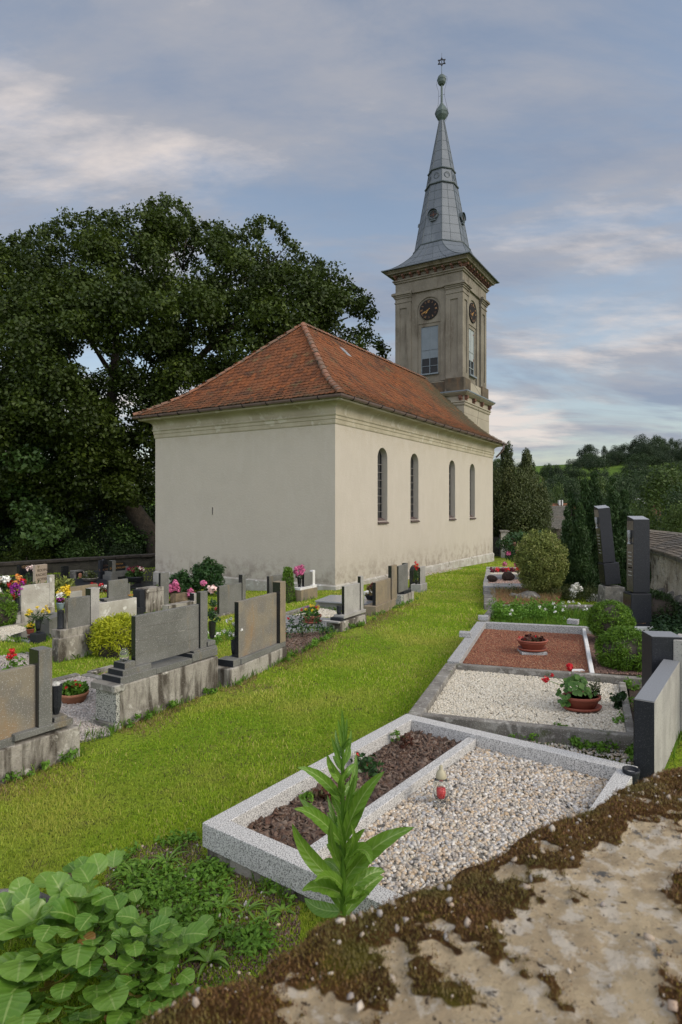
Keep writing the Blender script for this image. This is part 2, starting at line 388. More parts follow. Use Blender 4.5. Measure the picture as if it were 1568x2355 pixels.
MT['log'] = M('tree trunk bark', (.045, .036, .027), var=(.025, .021, .016), vs=4, rough=1, bump=1, bs=18, bd=.05)
MT['lightlog'] = M('log', (.22, .16, .10), var=(.12, .09, .06), vs=9, rough=1, bump=.6)
MT['rock'] = M('lava rock', (.035, .022, .016), rough=1, bump=1, bs=40, bd=.03)
MT['greystone'] = M('lichened stone', (.19, .18, .155), var=(.10, .095, .085), vs=5, stain=(.33, .32, .28), ss=8, st=(.55, .65), rough=.97, bump=.9, bs=30, bd=.02)
MT['rubble'] = M('old lime rubble wall', (.55, .50, .41), var=(.36, .315, .24), vs=2.2, stain=(.13, .105, .08), ss=2.6, st=(.52, .68), stain2=(.50, .47, .41), s2s=4, s2t=(.55, .68), rough=.97, bump=1, bs=16, bd=.05, fine=(.10, .085, .07), fs=30, ft=(.6, .68))
MT['darkwall'] = M('dark damp wall', (.035, .031, .025), var=(.055, .05, .038), vs=3, rough=.98, bump=.9, bs=9, bd=.05)
def glassmat():
    m, t, b = newmat('clear glass'); b.inputs['Transmission Weight'].default_value = .975; b.inputs['Roughness'].default_value = .03
    b.inputs['IOR'].default_value = 1.28; b.inputs['Base Color'].default_value = (.93, .95, .93, 1); return m
MT['clear'] = glassmat()

MT['bigleaf'] = FOL('big tree leaves', (.019, .033, .004), (.040, .064, .007), (.078, .11, .013), trans=.25)
MT['hillleaf'] = FOL('hillside leaves', (.022, .042, .014), (.034, .062, .019), (.05, .085, .026), trans=.2)
MT['hilldark'] = FOL('dark hillside leaves', (.016, .032, .013), (.025, .045, .017), (.035, .06, .02), trans=.2)
MT['hilllight'] = FOL('light hillside leaves', (.045, .075, .017), (.065, .105, .022), (.095, .13, .03), trans=.25)
MT['conifer'] = FOL('arborvitae sprays', (.030, .045, .012), (.055, .072, .017), (.09, .095, .025), trans=.12)
MT['juniper'] = FOL('juniper sprays', (.018, .042, .011), (.034, .070, .017), (.062, .105, .024), trans=.12)
MT['globe'] = FOL('globe thuja sprays', (.04, .095, .008), (.09, .18, .012), (.16, .27, .02), trans=.15)
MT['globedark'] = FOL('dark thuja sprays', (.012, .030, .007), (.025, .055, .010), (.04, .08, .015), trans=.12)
MT['yellowjun'] = FOL('golden juniper sprays', (.16, .21, .008), (.36, .39, .015), (.50, .50, .03), trans=.2)
MT['varieg'] = FOL('variegated leaves', (.06, .09, .015), (.19, .22, .05), (.48, .46, .18), trans=.15)
MT['shrub'] = FOL('shrub leaves', (.020, .045, .010), (.042, .085, .018), (.075, .13, .03), trans=.2)
MT['peony'] = FOL('peony leaves', (.016, .045, .012), (.030, .075, .018), (.05, .10, .026), trans=.15, rough=.4)
MT['weed'] = FOL('weed leaves', (.07, .16, .015), (.12, .25, .025), (.19, .32, .04), trans=.3)
MT['geran'] = FOL('geranium leaves', (.035, .09, .015), (.06, .14, .024), (.10, .19, .04), trans=.2)
MT['ivy'] = FOL('ground ivy', (.010, .030, .009), (.022, .055, .014), (.035, .08, .02), trans=.1)
MT['redleaf'] = FOL('begonia leaves', (.045, .012, .010), (.08, .03, .015), (.04, .08, .02), trans=.15)
MT['grass'] = FOL('grass blades', (.19, .33, .018), (.37, .50, .035), (.60, .54, .18), trans=.45, patch=(.46, .46, .09), pscale=.55)
MT['longgrass'] = FOL('long grass', (.07, .16, .012), (.12, .24, .02), (.2, .28, .04), trans=.3)
MT['straw'] = FOL('dry grass', (.22, .15, .06), (.30, .22, .10), (.18, .19, .05), trans=.2)
MT['moss'] = FOL('moss', (.075, .034, .011), (.16, .078, .021), (.19, .15, .015), trans=.15, patch=(.10, .085, .014), pscale=8)
for nm, c1, c2 in (('fpink', (.50, .07, .20), (.62, .18, .33)), ('fred', (.50, .010, .02), (.62, .02, .03)), ('fwhite', (.75, .75, .68), (.85, .85, .80)),
                   ('fyellow', (.72, .48, .02), (.80, .62, .05)), ('forange', (.75, .22, .03), (.8, .42, .12)), ('fpurple', (.22, .02, .22), (.38, .05, .32)),
                   ('fpale', (.78, .48, .44), (.85, .72, .66)), ('fdark', (.10, .01, .03), (.22, .02, .05))):
    MT[nm] = FOL(nm + ' petals', c1, c2, trans=.25)
# ------------------------------------------------------------------ foliage generators
def unit(n):
    d = R.normal(size=(n, 3)); return d / np.linalg.norm(d, axis=1)[:, None]
def norm(a): return a / np.maximum(np.linalg.norm(a, axis=1), 1e-9)[:, None]
def leaf_quads(p, nrm, tan, L, Wd, fold=.15):
    nrm = norm(nrm); s = norm(np.cross(nrm, tan)); t = np.cross(s, nrm)
    L = np.asarray(L).reshape(-1, 1); Wd = np.asarray(Wd).reshape(-1, 1)
    a = p - t * L * .5; c = p + t * L * .5
    b = p + s * Wd * .5 + nrm * Wd * fold + t * L * .05; d = p - s * Wd * .5 + nrm * Wd * fold + t * L * .05
    v = np.stack([a, b, c, d], 1).reshape(-1, 3)
    f = np.arange(len(p) * 4).reshape(-1, 4)
    return v, f
def cloud(name, C, Rad, n, L, Wd, mat, parent=None, shell=.6, up=.5, out=.6, rndn=.8, tang='rand', zflat=None, clump=.5, low=None, at=(0, 0, 0)):
    C = np.asarray(C, float).reshape(-1, 3); Rad = np.asarray(Rad, float)
    if Rad.ndim == 0: Rad = np.full((len(C), 3), float(Rad))
    if Rad.ndim == 1: Rad = np.repeat(Rad[:, None], 3, 1)
    n = np.broadcast_to(np.asarray(n), (len(C),)).astype(int)
    idx = np.repeat(np.arange(len(C)), n); N = len(idx)
    d = unit(N); rad = shell + (1 - shell) * R.random(N) ** .6
    p = C[idx] + d * Rad[idx] * rad[:, None]
    if low is not None: keep = p[:, 2] > low; p = p[keep]; d = d[keep]; idx = idx[keep]; N = len(idx)
    nr = d * out + np.array([0, 0, up]) + R.normal(size=(N, 3)) * rndn
    if tang == 'up': tn = d * .55 + np.array([0, 0, 1.0]) + R.normal(size=(N, 3)) * .25; nr = unit(N)
    elif tang == 'out': tn = d + R.normal(size=(N, 3)) * .4; nr = unit(N) + d * .3
    elif tang == 'down': tn = d * .6 + np.array([0, 0, -.8]) + R.normal(size=(N, 3)) * .4
    else: tn = unit(N)
    sc = .7 + .6 * R.random(N)
    v, f = leaf_quads(p, nr, tn, L * sc, Wd * sc)
    cr = R.random(len(C)); rnd = np.clip(cr[idx] * clump + R.random(N) * (1 - clump), 0, 1)
    return fast(name, v, f, mat, parent, np.repeat(rnd, 4), at=at)
def inpoly(px, py, poly):
    poly = np.asarray(poly)[:, :2]; ins = np.zeros(len(px), bool); n = len(poly); j = n - 1
    for i in range(n):
        xi, yi = poly[i]; xj, yj = poly[j]
        c = ((yi > py) != (yj > py)) & (px < (xj - xi) * (py - yi) / ((yj - yi) or 1e-12) + xi)
        ins ^= c; j = i
    return ins

# ------------------------------------------------------------------ ground
def axis(lo, hi, n, k):
    t = np.linspace(-1, 1, n); s = np.sinh(t * k) / math.sinh(k)
    return np.where(s < 0, -s * lo, s * hi)
gx = axis(-420, 420, 190, 4.2); gy = 12 + axis(-60, 620, 230, 4.2)
XX, YY = np.meshgrid(gx, gy)
ZZ = gz(XX, YY)
gv = np.stack([XX, YY, ZZ], -1).reshape(-1, 3)
nx, ny = len(gx), len(gy)
ii = (np.arange(ny - 1)[:, None] * nx + np.arange(nx - 1)[None]).ravel()
gf = np.stack([ii, ii + 1, ii + nx + 1, ii + nx], 1)
def ground_mat():
    m, t, b = newmat('lawn soil'); N = NB(t)
    col = N.mix(N.ramp(N.noise(.7, 6), .4, .65), (.17, .25, .016), (.20, .245, .03))
    col = N.mix(N.ramp(N.noise(5, 6, .65), .5, .72), col, (.10, .085, .035))
    col = N.mix(N.ramp(N.noise(40, 4), .45, .7), col, (.04, .05, .010))
    sp = N.n('ShaderNodeSeparateXYZ'); N.L(N.pos, sp.inputs[0])
    far = N.ramp(sp.outputs[1], 34, 60)
    fcol = N.mix(N.ramp(N.noise(.03, 4), .4, .6), (.07, .125, .018), (.085, .14, .02))
    fcol = N.mix(N.ramp(N.noise(.5, 6, .7), .4, .7), fcol, (.06, .105, .017))
    col = N.mix(far, col, fcol)
    N.L(col, b.inputs['Base Color']); b.inputs['Roughness'].default_value = 1; b.inputs['Specular IOR Level'].default_value = .1
    N.bump(N.noise(50, 5), .5, .02, b); return m
MT['ground'] = ground_mat()
struct(fast('ground', gv, gf, MT['ground'], smooth=True))
EXCL = []    # plan polygons without lawn

# ------------------------------------------------------------------ church
TH = math.radians(31.4)
CF = Fr(-.174, 18.0, TH)
CL, CW = 15.17, 7.67
church = thing('church', 'cream plastered church nave with red tiled hipped roof and tall arched windows', 'church', CF.p(CL / 2, CW / 2, -.6))
EXCL.append([CF.p(-.35, -.35, 0), CF.p(20.2, -.35, 0), CF.p(20.2, CW + .3, 0), CF.p(-.35, CW + .3, 0)])
ZB = -1.6
WIN = [3.04, 5.63, 9.5, 12.08]; WW = .36; WS = 1.62; WP = 4.1 - WW   # centres, half width, sill z, springing z
ZT = 5.2
mb = MB()
e0 = 0
for wc in WIN:
    mb.fbox(CF, e0, wc - WW, 0, .5, ZB, ZT); e0 = wc + WW
    mb.fbox(CF, wc - WW, wc + WW, 0, .5, ZB, WS)
    arc = [(wc - WW * math.cos(math.pi * k / 16), WP + WW * math.sin(math.pi * k / 16)) for k in range(17)]
    pts = arc + [(wc + WW, ZT), (wc - WW, ZT)]
    # triangulated strip above the arch
    v = []; f = []
    for vv_ in (0, .5):
        for (u, z) in arc: v.append(CF.p(u, vv_, z))
        for (u, z) in arc: v.append(CF.p(u, vv_, ZT))
    for k in range(16):
        f.append((k, k + 1, 17 + k + 1, 17 + k)); f.append((34 + k + 1, 34 + k, 51 + k, 51 + k + 1)); f.append((k + 1, k, 34 + k, 34 + k + 1))
    mb.add(v, f)
mb.fbox(CF, e0, CL, 0, .5, ZB, ZT)
mb.fbox(CF, 0, .5, .5, CW, ZB, ZT); mb.fbox(CF, .5, CL, CW - .5, CW, ZB, ZT); mb.fbox(CF, CL - .5, CL, .5, CW - .5, ZB, ZT)
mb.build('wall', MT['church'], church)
# little iron anchor on the blank wall
q = CF.vv(489, 0); zq = H - (1173 - CY) / FP * CF.p(0, q, 0)[1]
MB().fbox(CF, -.02, -.001, q - .006, q + .006, zq - .12, zq + .10).add([CF.p(-.022, q - .02, zq - .15), CF.p(-.022, q + .02, zq - .15), CF.p(-.022, q, zq - .11)], [(0, 1, 2)]).build('wall_anchor', MT['iron'], church)
def rings(mb, fr, L0, W0, prof, u0=0, v0=0, close=False):
    vs = []; fs = []
    for (o, z) in prof:
        for (a, b) in ((u0 - o, v0 - o), (L0 + o, v0 - o), (L0 + o, W0 + o), (u0 - o, W0 + o)): vs.append(fr.p(a, b, z))
    m = len(prof)
    for i in range(m - 1 if not close else m):
        j = (i + 1) % m
        for k in range(4):
            k2 = (k + 1) % 4; fs.append((i * 4 + k, i * 4 + k2, j * 4 + k2, j * 4 + k))
    mb.add(vs, fs)
mb = MB(); rings(mb, CF, CL, CW, [(.001, ZB), (.055, ZB), (.055, -.27), (.001, -.225)]); mb.build('plinth', MT['plinth'], church)
cor = [(.001, 4.56), (.02, 4.57), (.03, 4.60), (.03, 4.70), (.05, 4.72), (.05, 4.80), (.08, 4.83), (.085, 4.86), (.06, 4.875), (.06, 5.0)]
cor += [(.06 + .30 * (1 - math.cos(t * math.pi / 2)), 5.0 + .17 * math.sin(t * math.pi / 2)) for t in np.linspace(.15, 1, 7)]
cor += [(.39, 5.18), (.42, 5.19), (.42, 5.27), (.30, 5.30), (-.3, 5.30)]
mb = MB(); rings(mb, CF, CL, CW, cor); mb.build('cornice', MT['moulding'], church, bevel=0)
# windows
for wc in WIN:
    arcp = [(wc - WW, WS - .02)] + [(wc - WW * math.cos(math.pi * k / 16), WP + WW * math.sin(math.pi * k / 16)) for k in range(17)] + [(wc + WW, WS - .02)]
    w = MB().extr([CF.p(u, .23, z) for (u, z) in arcp], np.array(CF.p(0, .24, 0)) - np.array(CF.p(0, .23, 0))).build('window', MT['glass'], church)
    fm = MB()
    for uu in (wc - WW + .03, wc - .12, wc + .12, wc + WW - .03): fm.fbox(CF, uu - .007, uu + .007, .195, .229, WS, WP + math.sqrt(max(0, WW ** 2 - (uu - wc) ** 2)) - .01)
    z = WS + .04
    while z < WP + .05: fm.fbox(CF, wc - WW, wc + WW, .19, .228, z - .008, z + .008); z += .27
    fo = fm.build('frame', MT['frame'], w)
    s_ = MB()
    s_.add([CF.p(wc - WW, .2, WS + .1), CF.p(wc + WW, .2, WS + .1), CF.p(wc + WW, -.07, WS - .06), CF.p(wc - WW, -.07, WS - .06),
            CF.p(wc - WW, .2, WS + .06), CF.p(wc + WW, .2, WS + .06), CF.p(wc + WW, -.06, WS - .10), CF.p(wc - WW, -.06, WS - .10)],
           [(0, 3, 2, 1), (4, 5, 6, 7), (2, 3, 7, 6), (1, 2, 6, 5), (3, 0, 4, 7)])
    s_.build('sill', MT['sill'], w)
# roof
EO = .53; ZE = 5.345; DM = CW / 2 + EO; RE = CL + .42
def zp(d):
    d = np.asarray(d, float); return ZE + .56 * d + .395 * (np.sqrt((d - 1.2) ** 2 + .16) + (d - 1.2) - (math.sqrt(1.44 + .16) - 1.2)) / 2 * 1.02
k_ = (9.07 - float(zp(DM))) / DM
def zr(d): return float(zp(d)) + k_ * d
SL = [  # origin corner (u,v), along, up, length, hip at start, hip at end
    ((-EO, -EO), (1, 0), (0, 1), RE + EO, True, False),
    ((-EO, CW + EO), (0, -1), (1, 0), CW + 2 * EO, True, True),
    ((RE, CW + EO), (-1, 0), (0, -1), RE + EO, False, True)]
mbu = MB(); tiles = MB(); EXPO, TW = .225, .185
def rp(o, al, up, a, d, lift=0):
    p = CF.p(o[0] + al[0] * a + up[0] * d, o[1] + al[1] * a + up[1] * d, zr(d) + lift); return p
for (o, al, up, A, h0, h1) in SL:
    ds = np.linspace(0, DM, 14)
    vs = []; fs = []
    for d in ds:
        vs.append(rp(o, al, up, d if h0 else 0, d, -.03)); vs.append(rp(o, al, up, A - (d if h1 else 0), d, -.03))
    for i in range(13): fs.append((2 * i, 2 * i + 1, 2 * i + 3, 2 * i + 2))
    mbu.add(vs, fs)
    # arc-length rows
    dd = np.linspace(0, DM, 400); zz = np.array([zr(x) for x in dd]); sl = np.concatenate([[0], np.cumsum(np.hypot(np.diff(dd), np.diff(zz)))])
    nr = int(sl[-1] / EXPO)
    for r_ in range(-0, nr + 1):
        s0 = r_ * EXPO - .02
        dA = float(np.interp(s0, sl, dd)); dB = float(np.interp(s0 + EXPO * 1.35, sl, dd)); dM_ = float(np.interp(s0 + .05, sl, dd))
        if s0 < 0: dA = s0
        a = (TW / 2 if r_ % 2 else 0) + (dA if h0 else 0) - ((dA if h0 else 0) % TW) - TW
        sag = 0
        while a < A:
            c = a + TW / 2
            if (h0 and c < dA + .02) or (h1 and c > A - dA - .02) or c < -.02 or c > A + .02: a += TW; continue
            j = rr.uniform(-.005, .005); tl = rr.uniform(.030, .048); w2 = TW / 2 - .004
            jd = rr.uniform(-.006, .006)
            base = [(-w2, dB, .004), (w2, dB, .004), (w2, dM_ + jd, tl), (w2 * .62, dA + .012 + jd, tl + .002), (0, dA + jd, tl + .003), (-w2 * .62, dA + .012 + jd, tl + .002), (-w2, dM_ + jd, tl)]
            top = [rp(o, al, up, c + x + j, d, l) for (x, d, l) in base]
            bot = [rp(o, al, up, c + x + j, d, l - .022) for (x, d, l) in base[2:]]
            tiles.add(top + bot, [(0, 1, 2, 6), (2, 3, 5, 6), (3, 4, 5), (2, 7, 8, 3), (3, 8, 9, 4), (4, 9, 10, 5), (5, 10, 11, 6)], rr.random())
            a += TW
# gable at the tower end
vs = [CF.p(RE - .15, d - EO, zr(d) - .05) for d in np.linspace(0, DM, 14)]; vs += [CF.p(RE - .15, CW + EO - d, zr(d) - .05) for d in np.linspace(DM, 0, 14)]
mbu.add(vs, [tuple(range(len(vs)))])
roof = mbu.build('roof', MT['wood'], church)
tiles.build('roof_tiles', MT['tile'], roof)
rt = MB()
def ridge_run(f, n):
    for i in range(n):
        p0, p1 = Vector(f(i / n)), Vector(f((i + 1.12) / n)); t = (p1 - p0).normalized(); s = t.cross(Vector((0, 0, 1))).normalized(); nrm = s.cross(t)
        vs = []
        for (p, rad, li) in ((p0, .115, .02), (p1, .095, 0)):
            for k in range(9):
                an = math.pi * (k / 8 * 1.1 - .05); vs.append(tuple(p + s * math.cos(an) * rad + nrm * (math.sin(an) * rad * .8 + li - .03)))
        fs = [(k, k + 1, 10 + k, 9 + k) for k in range(8)] + [tuple(range(9))]
        rt.add(vs, fs, rr.random())
ridge_run(lambda t: CF.p(-EO + t * DM, -EO + t * DM, zr(t * DM) + .04), 19)
ridge_run(lambda t: CF.p(-EO + t * DM, CW + EO - t * DM, zr(t * DM) + .04), 19)
ridge_run(lambda t: CF.p(DM - EO + t * (RE - DM + EO), CW / 2, 9.10), 38)
rt.build('ridge_tiles', MT['ridge'], roof)
pq = rp(SL[0][0], (1, 0), (0, 1), 5.9, 3.3, .06)
mb = MB(); a0, d0 = 6.0, 3.35
mb.add([rp(SL[0][0], (1, 0), (0, 1), a0 + x, d0 + y, .05) for (x, y) in ((0, 0), (.3, 0), (.3, .38), (0, .38))] + [rp(SL[0][0], (1, 0), (0, 1), a0 + x, d0 + y, .0) for (x, y) in ((0, 0), (.3, 0), (.3, .38), (0, .38))],
       [(0, 1, 2, 3), (0, 4, 5, 1), (1, 5, 6, 2), (2, 6, 7, 3), (3, 7, 4, 0)]).build('skylight', MT['mid'], roof)
# gutter
gp = [(.50 + .075 * math.cos(t), 5.315 + .075 * math.sin(t)) for t in np.linspace(math.pi, 2 * math.pi, 9)]
gp2 = [(.50 + .067 * math.cos(t), 5.315 + .067 * math.sin(t)) for t in np.linspace(2 * math.pi, math.pi, 9)]
gp2[0] = (.575 + .008, 5.315 + .012); 
mb = MB(); rings(mb, CF, CL, CW, gp + gp2); g_o = mb.build('gutter', MT['gutter'], church, smooth=False)
def brk(u, v, axis_):
    pts = []
    for t in np.linspace(math.pi * .95, 2.05 * math.pi, 8):
        o_ = .50 + .085 * math.cos(t); z = 5.315 + .085 * math.sin(t)
        pts.append(CF.p(u, -o_, z) if axis_ == 'v' else CF.p(-o_, v, z))
    MB().tube(pts, .014, 5).build('gutter_bracket', MT['iron'], g_o)
u = .15
while u < CL + .3: brk(u, 0, 'v'); u += .88
v = .25
while v < CW + .3: brk(0, v, 'u'); v += .95
MB().tube([CF.p(CL + .2, -.5, 5.26), CF.p(CL + .2, -.48, 5.0), CF.p(CL + .18, -.25, 4.75), CF.p(CL + .15, -.12, 4.62)], .045, 8).build('downpipe', MT['gutter'], g_o, smooth=True)
# gravel strip and loose stones along the wall foot
# ------------------------------------------------------------------ tower
TU, TV = 17.8, 3.83
tower = thing('church_tower', 'square bell tower with clock faces, louvred windows and grey metal octagonal spire', 'tower', CF.p(TU, TV, -.8))
SIDES = [((-1, 0), (0, -1)), ((0, -1), (1, 0)), ((1, 0), (0, 1)), ((0, 1), (-1, 0))]
def sp_(k, a, o, z):
    (ou, ov), (ru, rv) = SIDES[k]; return CF.p(TU + ou * o + ru * a, TV + ov * o + rv * a, z)
def sb(mb, k, a0, a1, o0, o1, z0, z1):
    P8 = [sp_(k, a, o, z) for z in (z0, z1) for (a, o) in ((a0, o0), (a1, o0), (a1, o1), (a0, o1))]
    mb.add(P8, [(0, 1, 2, 3), (7, 6, 5, 4), (0, 4, 5, 1), (1, 5, 6, 2), (2, 6, 7, 3), (3, 7, 4, 0)])
def sq(mb, h, z0, z1): mb.fbox(CF, TU - h, TU + h, TV - h, TV + h, z0, z1)
def tr(mb, prof): rings(mb, CF, TU, TV, prof, u0=TU, v0=TV)
mb = MB(); sq(mb, 2.12, ZB, 7.55); mb.build('lower_body', MT['towerlow'], tower)
mb = MB()
for z in (5.2, 5.85, 6.5, 7.1): tr(mb, [(2.10, z), (2.123, z + .001), (2.123, z + .012), (2.10, z + .013)])
mb.build('groove_line', MT['towerdark'], tower)
mb = MB(); tr(mb, [(2.1, 7.5), (2.16, 7.52), (2.19, 7.58), (2.16, 7.64), (2.22, 7.68), (2.22, 7.74), (2.12, 7.78), (2.12, 8.02), (2.22, 8.04), (2.30, 8.10), (2.38, 8.16), (2.38, 8.24), (2.0, 8.25)]); mb.build('lower_cornice', MT['towerlow'], tower)
mb = MB(); tr(mb, [(2.42, 8.20), (2.42, 8.262), (2.0, 8.33)]); mb.build('flashing', MT['shutter'], tower)
for k in (0, 1):
    for a in (-1.95, -.95, .95, 1.95) if k == 0 else (-1.98, -.75, .6, 1.98):
        mb = MB(); sb(mb, k, a - .09, a + .09, 2.1, 2.30, 7.86, 8.03); sb(mb, k, a - .07, a + .07, 2.1, 2.24, 7.76, 7.86); mb.build('bracket', MT['bracket'], tower)
mb = MB()
for su in (-1, 1):
    for sv in (-1, 1):
        u0, u1 = sorted((su * 1.0, su * 2.1)); v0, v1 = sorted((sv * 1.0, sv * 2.1))
        MB().fbox(CF, TU + u0, TU + u1, TV + v0, TV + v1, 8.26, 9.03).build('pedestal', MT['towerdark'], tower, bevel=.02)
mb = MB(); sq(mb, 2.0, 8.25, 8.93); mb.build('pedestal_panel', MT['towerlow'], tower)
mb = MB(); sb(mb, 0, -1, 1, 2.0, 2.015, 8.27, 8.9); mb.build('stained_panel', MT['towerdark'], tower)
mb = MB()
sq(mb, 1.68, 8.9, 14.1)
for su in (-1, 1):
    for sv in (-1, 1):
        u0, u1 = sorted((su * 1.72, su * 2.0)); v0, v1 = sorted((sv * 1.72, sv * 2.0))
        mb.fbox(CF, TU + u0, TU + u1, TV + v0, TV + v1, 8.95, 14.05)
for k in range(4):
    for s in (-1, 1):
        def B(a0, a1, o1, z0, z1, s=s):
            a, b = sorted((a0 * s, a1 * s)); sb(mb, k, a, b, 1.5, o1, z0, z1)
        B(.51, .69, 1.78, 9.0, 12.28); B(.69, 1.04, 1.88, 9.0, 14.05)
        B(1.04, 1.30, 2.0, 9.0, 14.05); B(1.30, 1.719, 1.94, 9.3, 13.32); B(1.30, 1.719, 2.0, 8.95, 9.35); B(1.30, 1.719, 2.0, 13.3, 14.05)
    sb(mb, k, -.51, .51, 1.5, 1.78, 12.10, 12.28); sb(mb, k, -.51, .51, 1.5, 1.78, 9.0, 9.47); sb(mb, k, -.69, .69, 1.5, 1.82, 12.28, 13.9)
    arc = [(-.69 * math.cos(math.pi * i / 20), 13.01 + .69 * math.sin(math.pi * i / 20)) for i in range(21)]
    v = []; f = []
    for o_ in (1.88, 1.6):
        for (a, z) in arc: v.append(sp_(k, a, o_, z))
        for (a, z) in arc: v.append(sp_(k, a, o_, 14.05))
    for i in range(20):
        f.append((i, i + 1, 21 + i + 1, 21 + i)); f.append((i + 1, i, 42 + i, 42 + i + 1))
    mb.add(v, f)
mb.build('shaft', MT['tower'], tower)
for su in (-1, 1):
    for sv in (-1, 1):
        mb = MB()
        for (i0, o0, z0, z1) in ((1.02, 2.035, 13.60, 13.66), (1.01, 2.05, 13.86, 13.95), (.99, 2.10, 13.95, 14.03), (.96, 2.17, 14.03, 14.14), (.98, 2.12, 14.14, 14.18)):
            u0, u1 = sorted((su * i0, su * o0)); v0, v1 = sorted((sv * i0, sv * o0))
            mb.fbox(CF, TU + u0, TU + u1, TV + v0, TV + v1, z0, z1)
        mb.build('capital', MT['tower'], tower)
mb = MB(); sq(mb, 1.99, 14.05, 15.15)
tr(mb, [(1.99, 14.70), (2.06, 14.72), (2.07, 14.80), (2.13, 14.82), (2.13, 14.88), (1.99, 14.90)])
tr(mb, [(1.99, 15.12), (2.18, 15.13), (2.22, 15.18), (2.36, 15.20), (2.38, 15.26), (2.46, 15.33), (2.46, 15.37), (1.9, 15.38)])
mb.build('entablature', MT['tower'], tower)
for k in (0, 1):
    for i in range(9):
        a = -1.92 + i * .48
        mb = MB(); sb(mb, k, a - .055, a + .055, 1.98, 2.30, 15.02, 15.13); sb(mb, k, a - .05, a + .05, 1.98, 2.20, 14.95, 15.03); sb(mb, k, a - .045, a + .045, 1.98, 2.10, 14.89, 14.96)
        mb.build('bracket', MT['bracket'], tower)
for k in range(4):
    mb = MB(); sb(mb, k, -.505, .505, 1.70, 1.735, 10.34, 12.12)
    for a in (-.505, .465): sb(mb, k, a, a + .04, 1.70, 1.75, 9.47, 12.12)
    sb(mb, k, -.02, .02, 1.70, 1.748, 9.47, 12.12); sb(mb, k, -.49, .49, 1.70, 1.76, 10.80, 10.84)
    for z in (9.48, 9.90): sb(mb, k, -.49, .49, 1.70, 1.745, z, z + .03)
    w = mb.build('window', MT['shutterold' if k == 1 else 'shutter'], tower)
    mb = MB(); sb(mb, k, -.49, .49, 1.69, 1.705, 9.5, 10.35); mb.build('pane', MT['glass'], w)
    mb = MB(); sb(mb, k, -.56, .56, 1.70, 1.93, 9.40, 9.475); mb.build('sill', MT['shutter'], w)
    # clock
    n_ = 40; v = [sp_(k, .557 * math.cos(2 * math.pi * i / n_), 1.84, 13.01 + .557 * math.sin(2 * math.pi * i / n_)) for i in range(n_)]
    ov = np.array(sp_(k, 0, 1.88, 0)) - np.array(sp_(k, 0, 1.84, 0))
    ck = MB().extr(v[::-1], ov).build('clock_face', MT['clock'], tower)
    def stroke(x0, y0, x1, y1, w, ang):
        d = Vector((x1 - x0, y1 - y0)); n = Vector((-d.y, d.x)).normalized() * w / 2; q = []
        for (x, y) in ((x0 + n.x, y0 + n.y), (x1 + n.x, y1 + n.y), (x1 - n.x, y1 - n.y), (x0 - n.x, y0 - n.y)):
            # local: y radial outwards, x clockwise
            sa, ca = math.sin(ang), math.cos(ang); q.append((x * ca + y * sa, -x * sa + y * ca))
        nm.extr([sp_(k, a, 1.882, 13.01 + z) for (a, z) in q], ov * .15)
    RN = ['I', 'II', 'III', 'IIII', 'V', 'VI', 'VII', 'VIII', 'IX', 'X', 'XI', 'XII']
    for i, s in enumerate(RN):
        nm = MB(); ang = math.radians(30 * (i + 1)); wd = {'I': .034, 'V': .07, 'X': .07}; tot = sum(wd[c] for c in s); x = -tot / 2
        for c in s:
            w_ = wd[c]; xm = x + w_ / 2
            if c == 'I': stroke(xm, .37, xm, .49, .018, ang)
            if c == 'V': stroke(xm - .025, .49, xm, .37, .018, ang); stroke(xm + .025, .49, xm, .37, .01, ang)
            if c == 'X': stroke(xm - .025, .49, xm + .025, .37, .018, ang); stroke(xm + .025, .49, xm - .025, .37, .01, ang)
            x += w_
        nm.build('numeral', MT['goldold'], ck)
    for (ang, L, wm_) in ((243, .47, .035), (222, .33, .05)):
        hm = MB(); a_ = math.radians(ang)
        def q_(x, y): return sp_(k, x * math.cos(a_) + y * math.sin(a_), 1.895 + (.01 if L > .4 else 0), 13.01 - x * math.sin(a_) + y * math.cos(a_))
        hm.extr([q_(-.012, -.08), q_(-.015, L * .5), q_(-wm_, L * .62), q_(-.012, L * .78), q_(0, L), q_(.012, L * .78), q_(wm_, L * .62), q_(.015, L * .5), q_(.012, -.08)], ov * .2)
        hm.build('clock_hand', MT['gold'], ck)
# spire
def octring(o, hw, z):
    out = []
    for k in range(4):
        out += [sp_(k, -hw, o, z), sp_(k, hw, o, z)]
    return out
mb = MB(); prof = []
for t in np.linspace(0, 1, 9):
    prof.append((2.60 - 1.10 * t, .62 + 1.98 * (1 - t) ** 1.25, 15.40 + 1.45 * t ** 1.75))
vs = []; fs = []
for p_ in prof: vs += octring(*p_)
for i in range(8):
    for k in range(8):
        k2 = (k + 1) % 8; fs.append((i * 8 + k, i * 8 + k2, i * 8 + 8 + k2, i * 8 + 8 + k))
mb.add(vs, fs); mb.add(octring(2.60, 2.60, 15.39), [tuple(range(8))]); tr(mb, [(2.60, 15.36), (2.60, 15.41)]); tr(mb, [(2.2, 15.372), (2.60, 15.36)])
spire = mb.build('spire', MT['zinc'], tower)
OC = math.cos(math.pi / 8); OS = math.sin(math.pi / 8)
PR = [(1.57, 16.85), (.90, 20.48), (.74, 21.38), (.13, 24.5)]
def orad(z):
    return float(np.interp(z, [p[1] for p in PR], [p[0] for p in PR]))
def oct_(Rv, z): return octring(Rv * OC, Rv * OS, z)
mb = MB(); vs = []; fs = []
for i, (Rv, z) in enumerate(PR): vs += oct_(Rv, z)
for i in range(3):
    for k in range(8):
        k2 = (k + 1) % 8; fs.append((i * 8 + k, i * 8 + k2, i * 8 + 8 + k2, i * 8 + 8 + k))
mb.add(vs, fs); mb.build('spire_shell', MT['zinc'], spire)
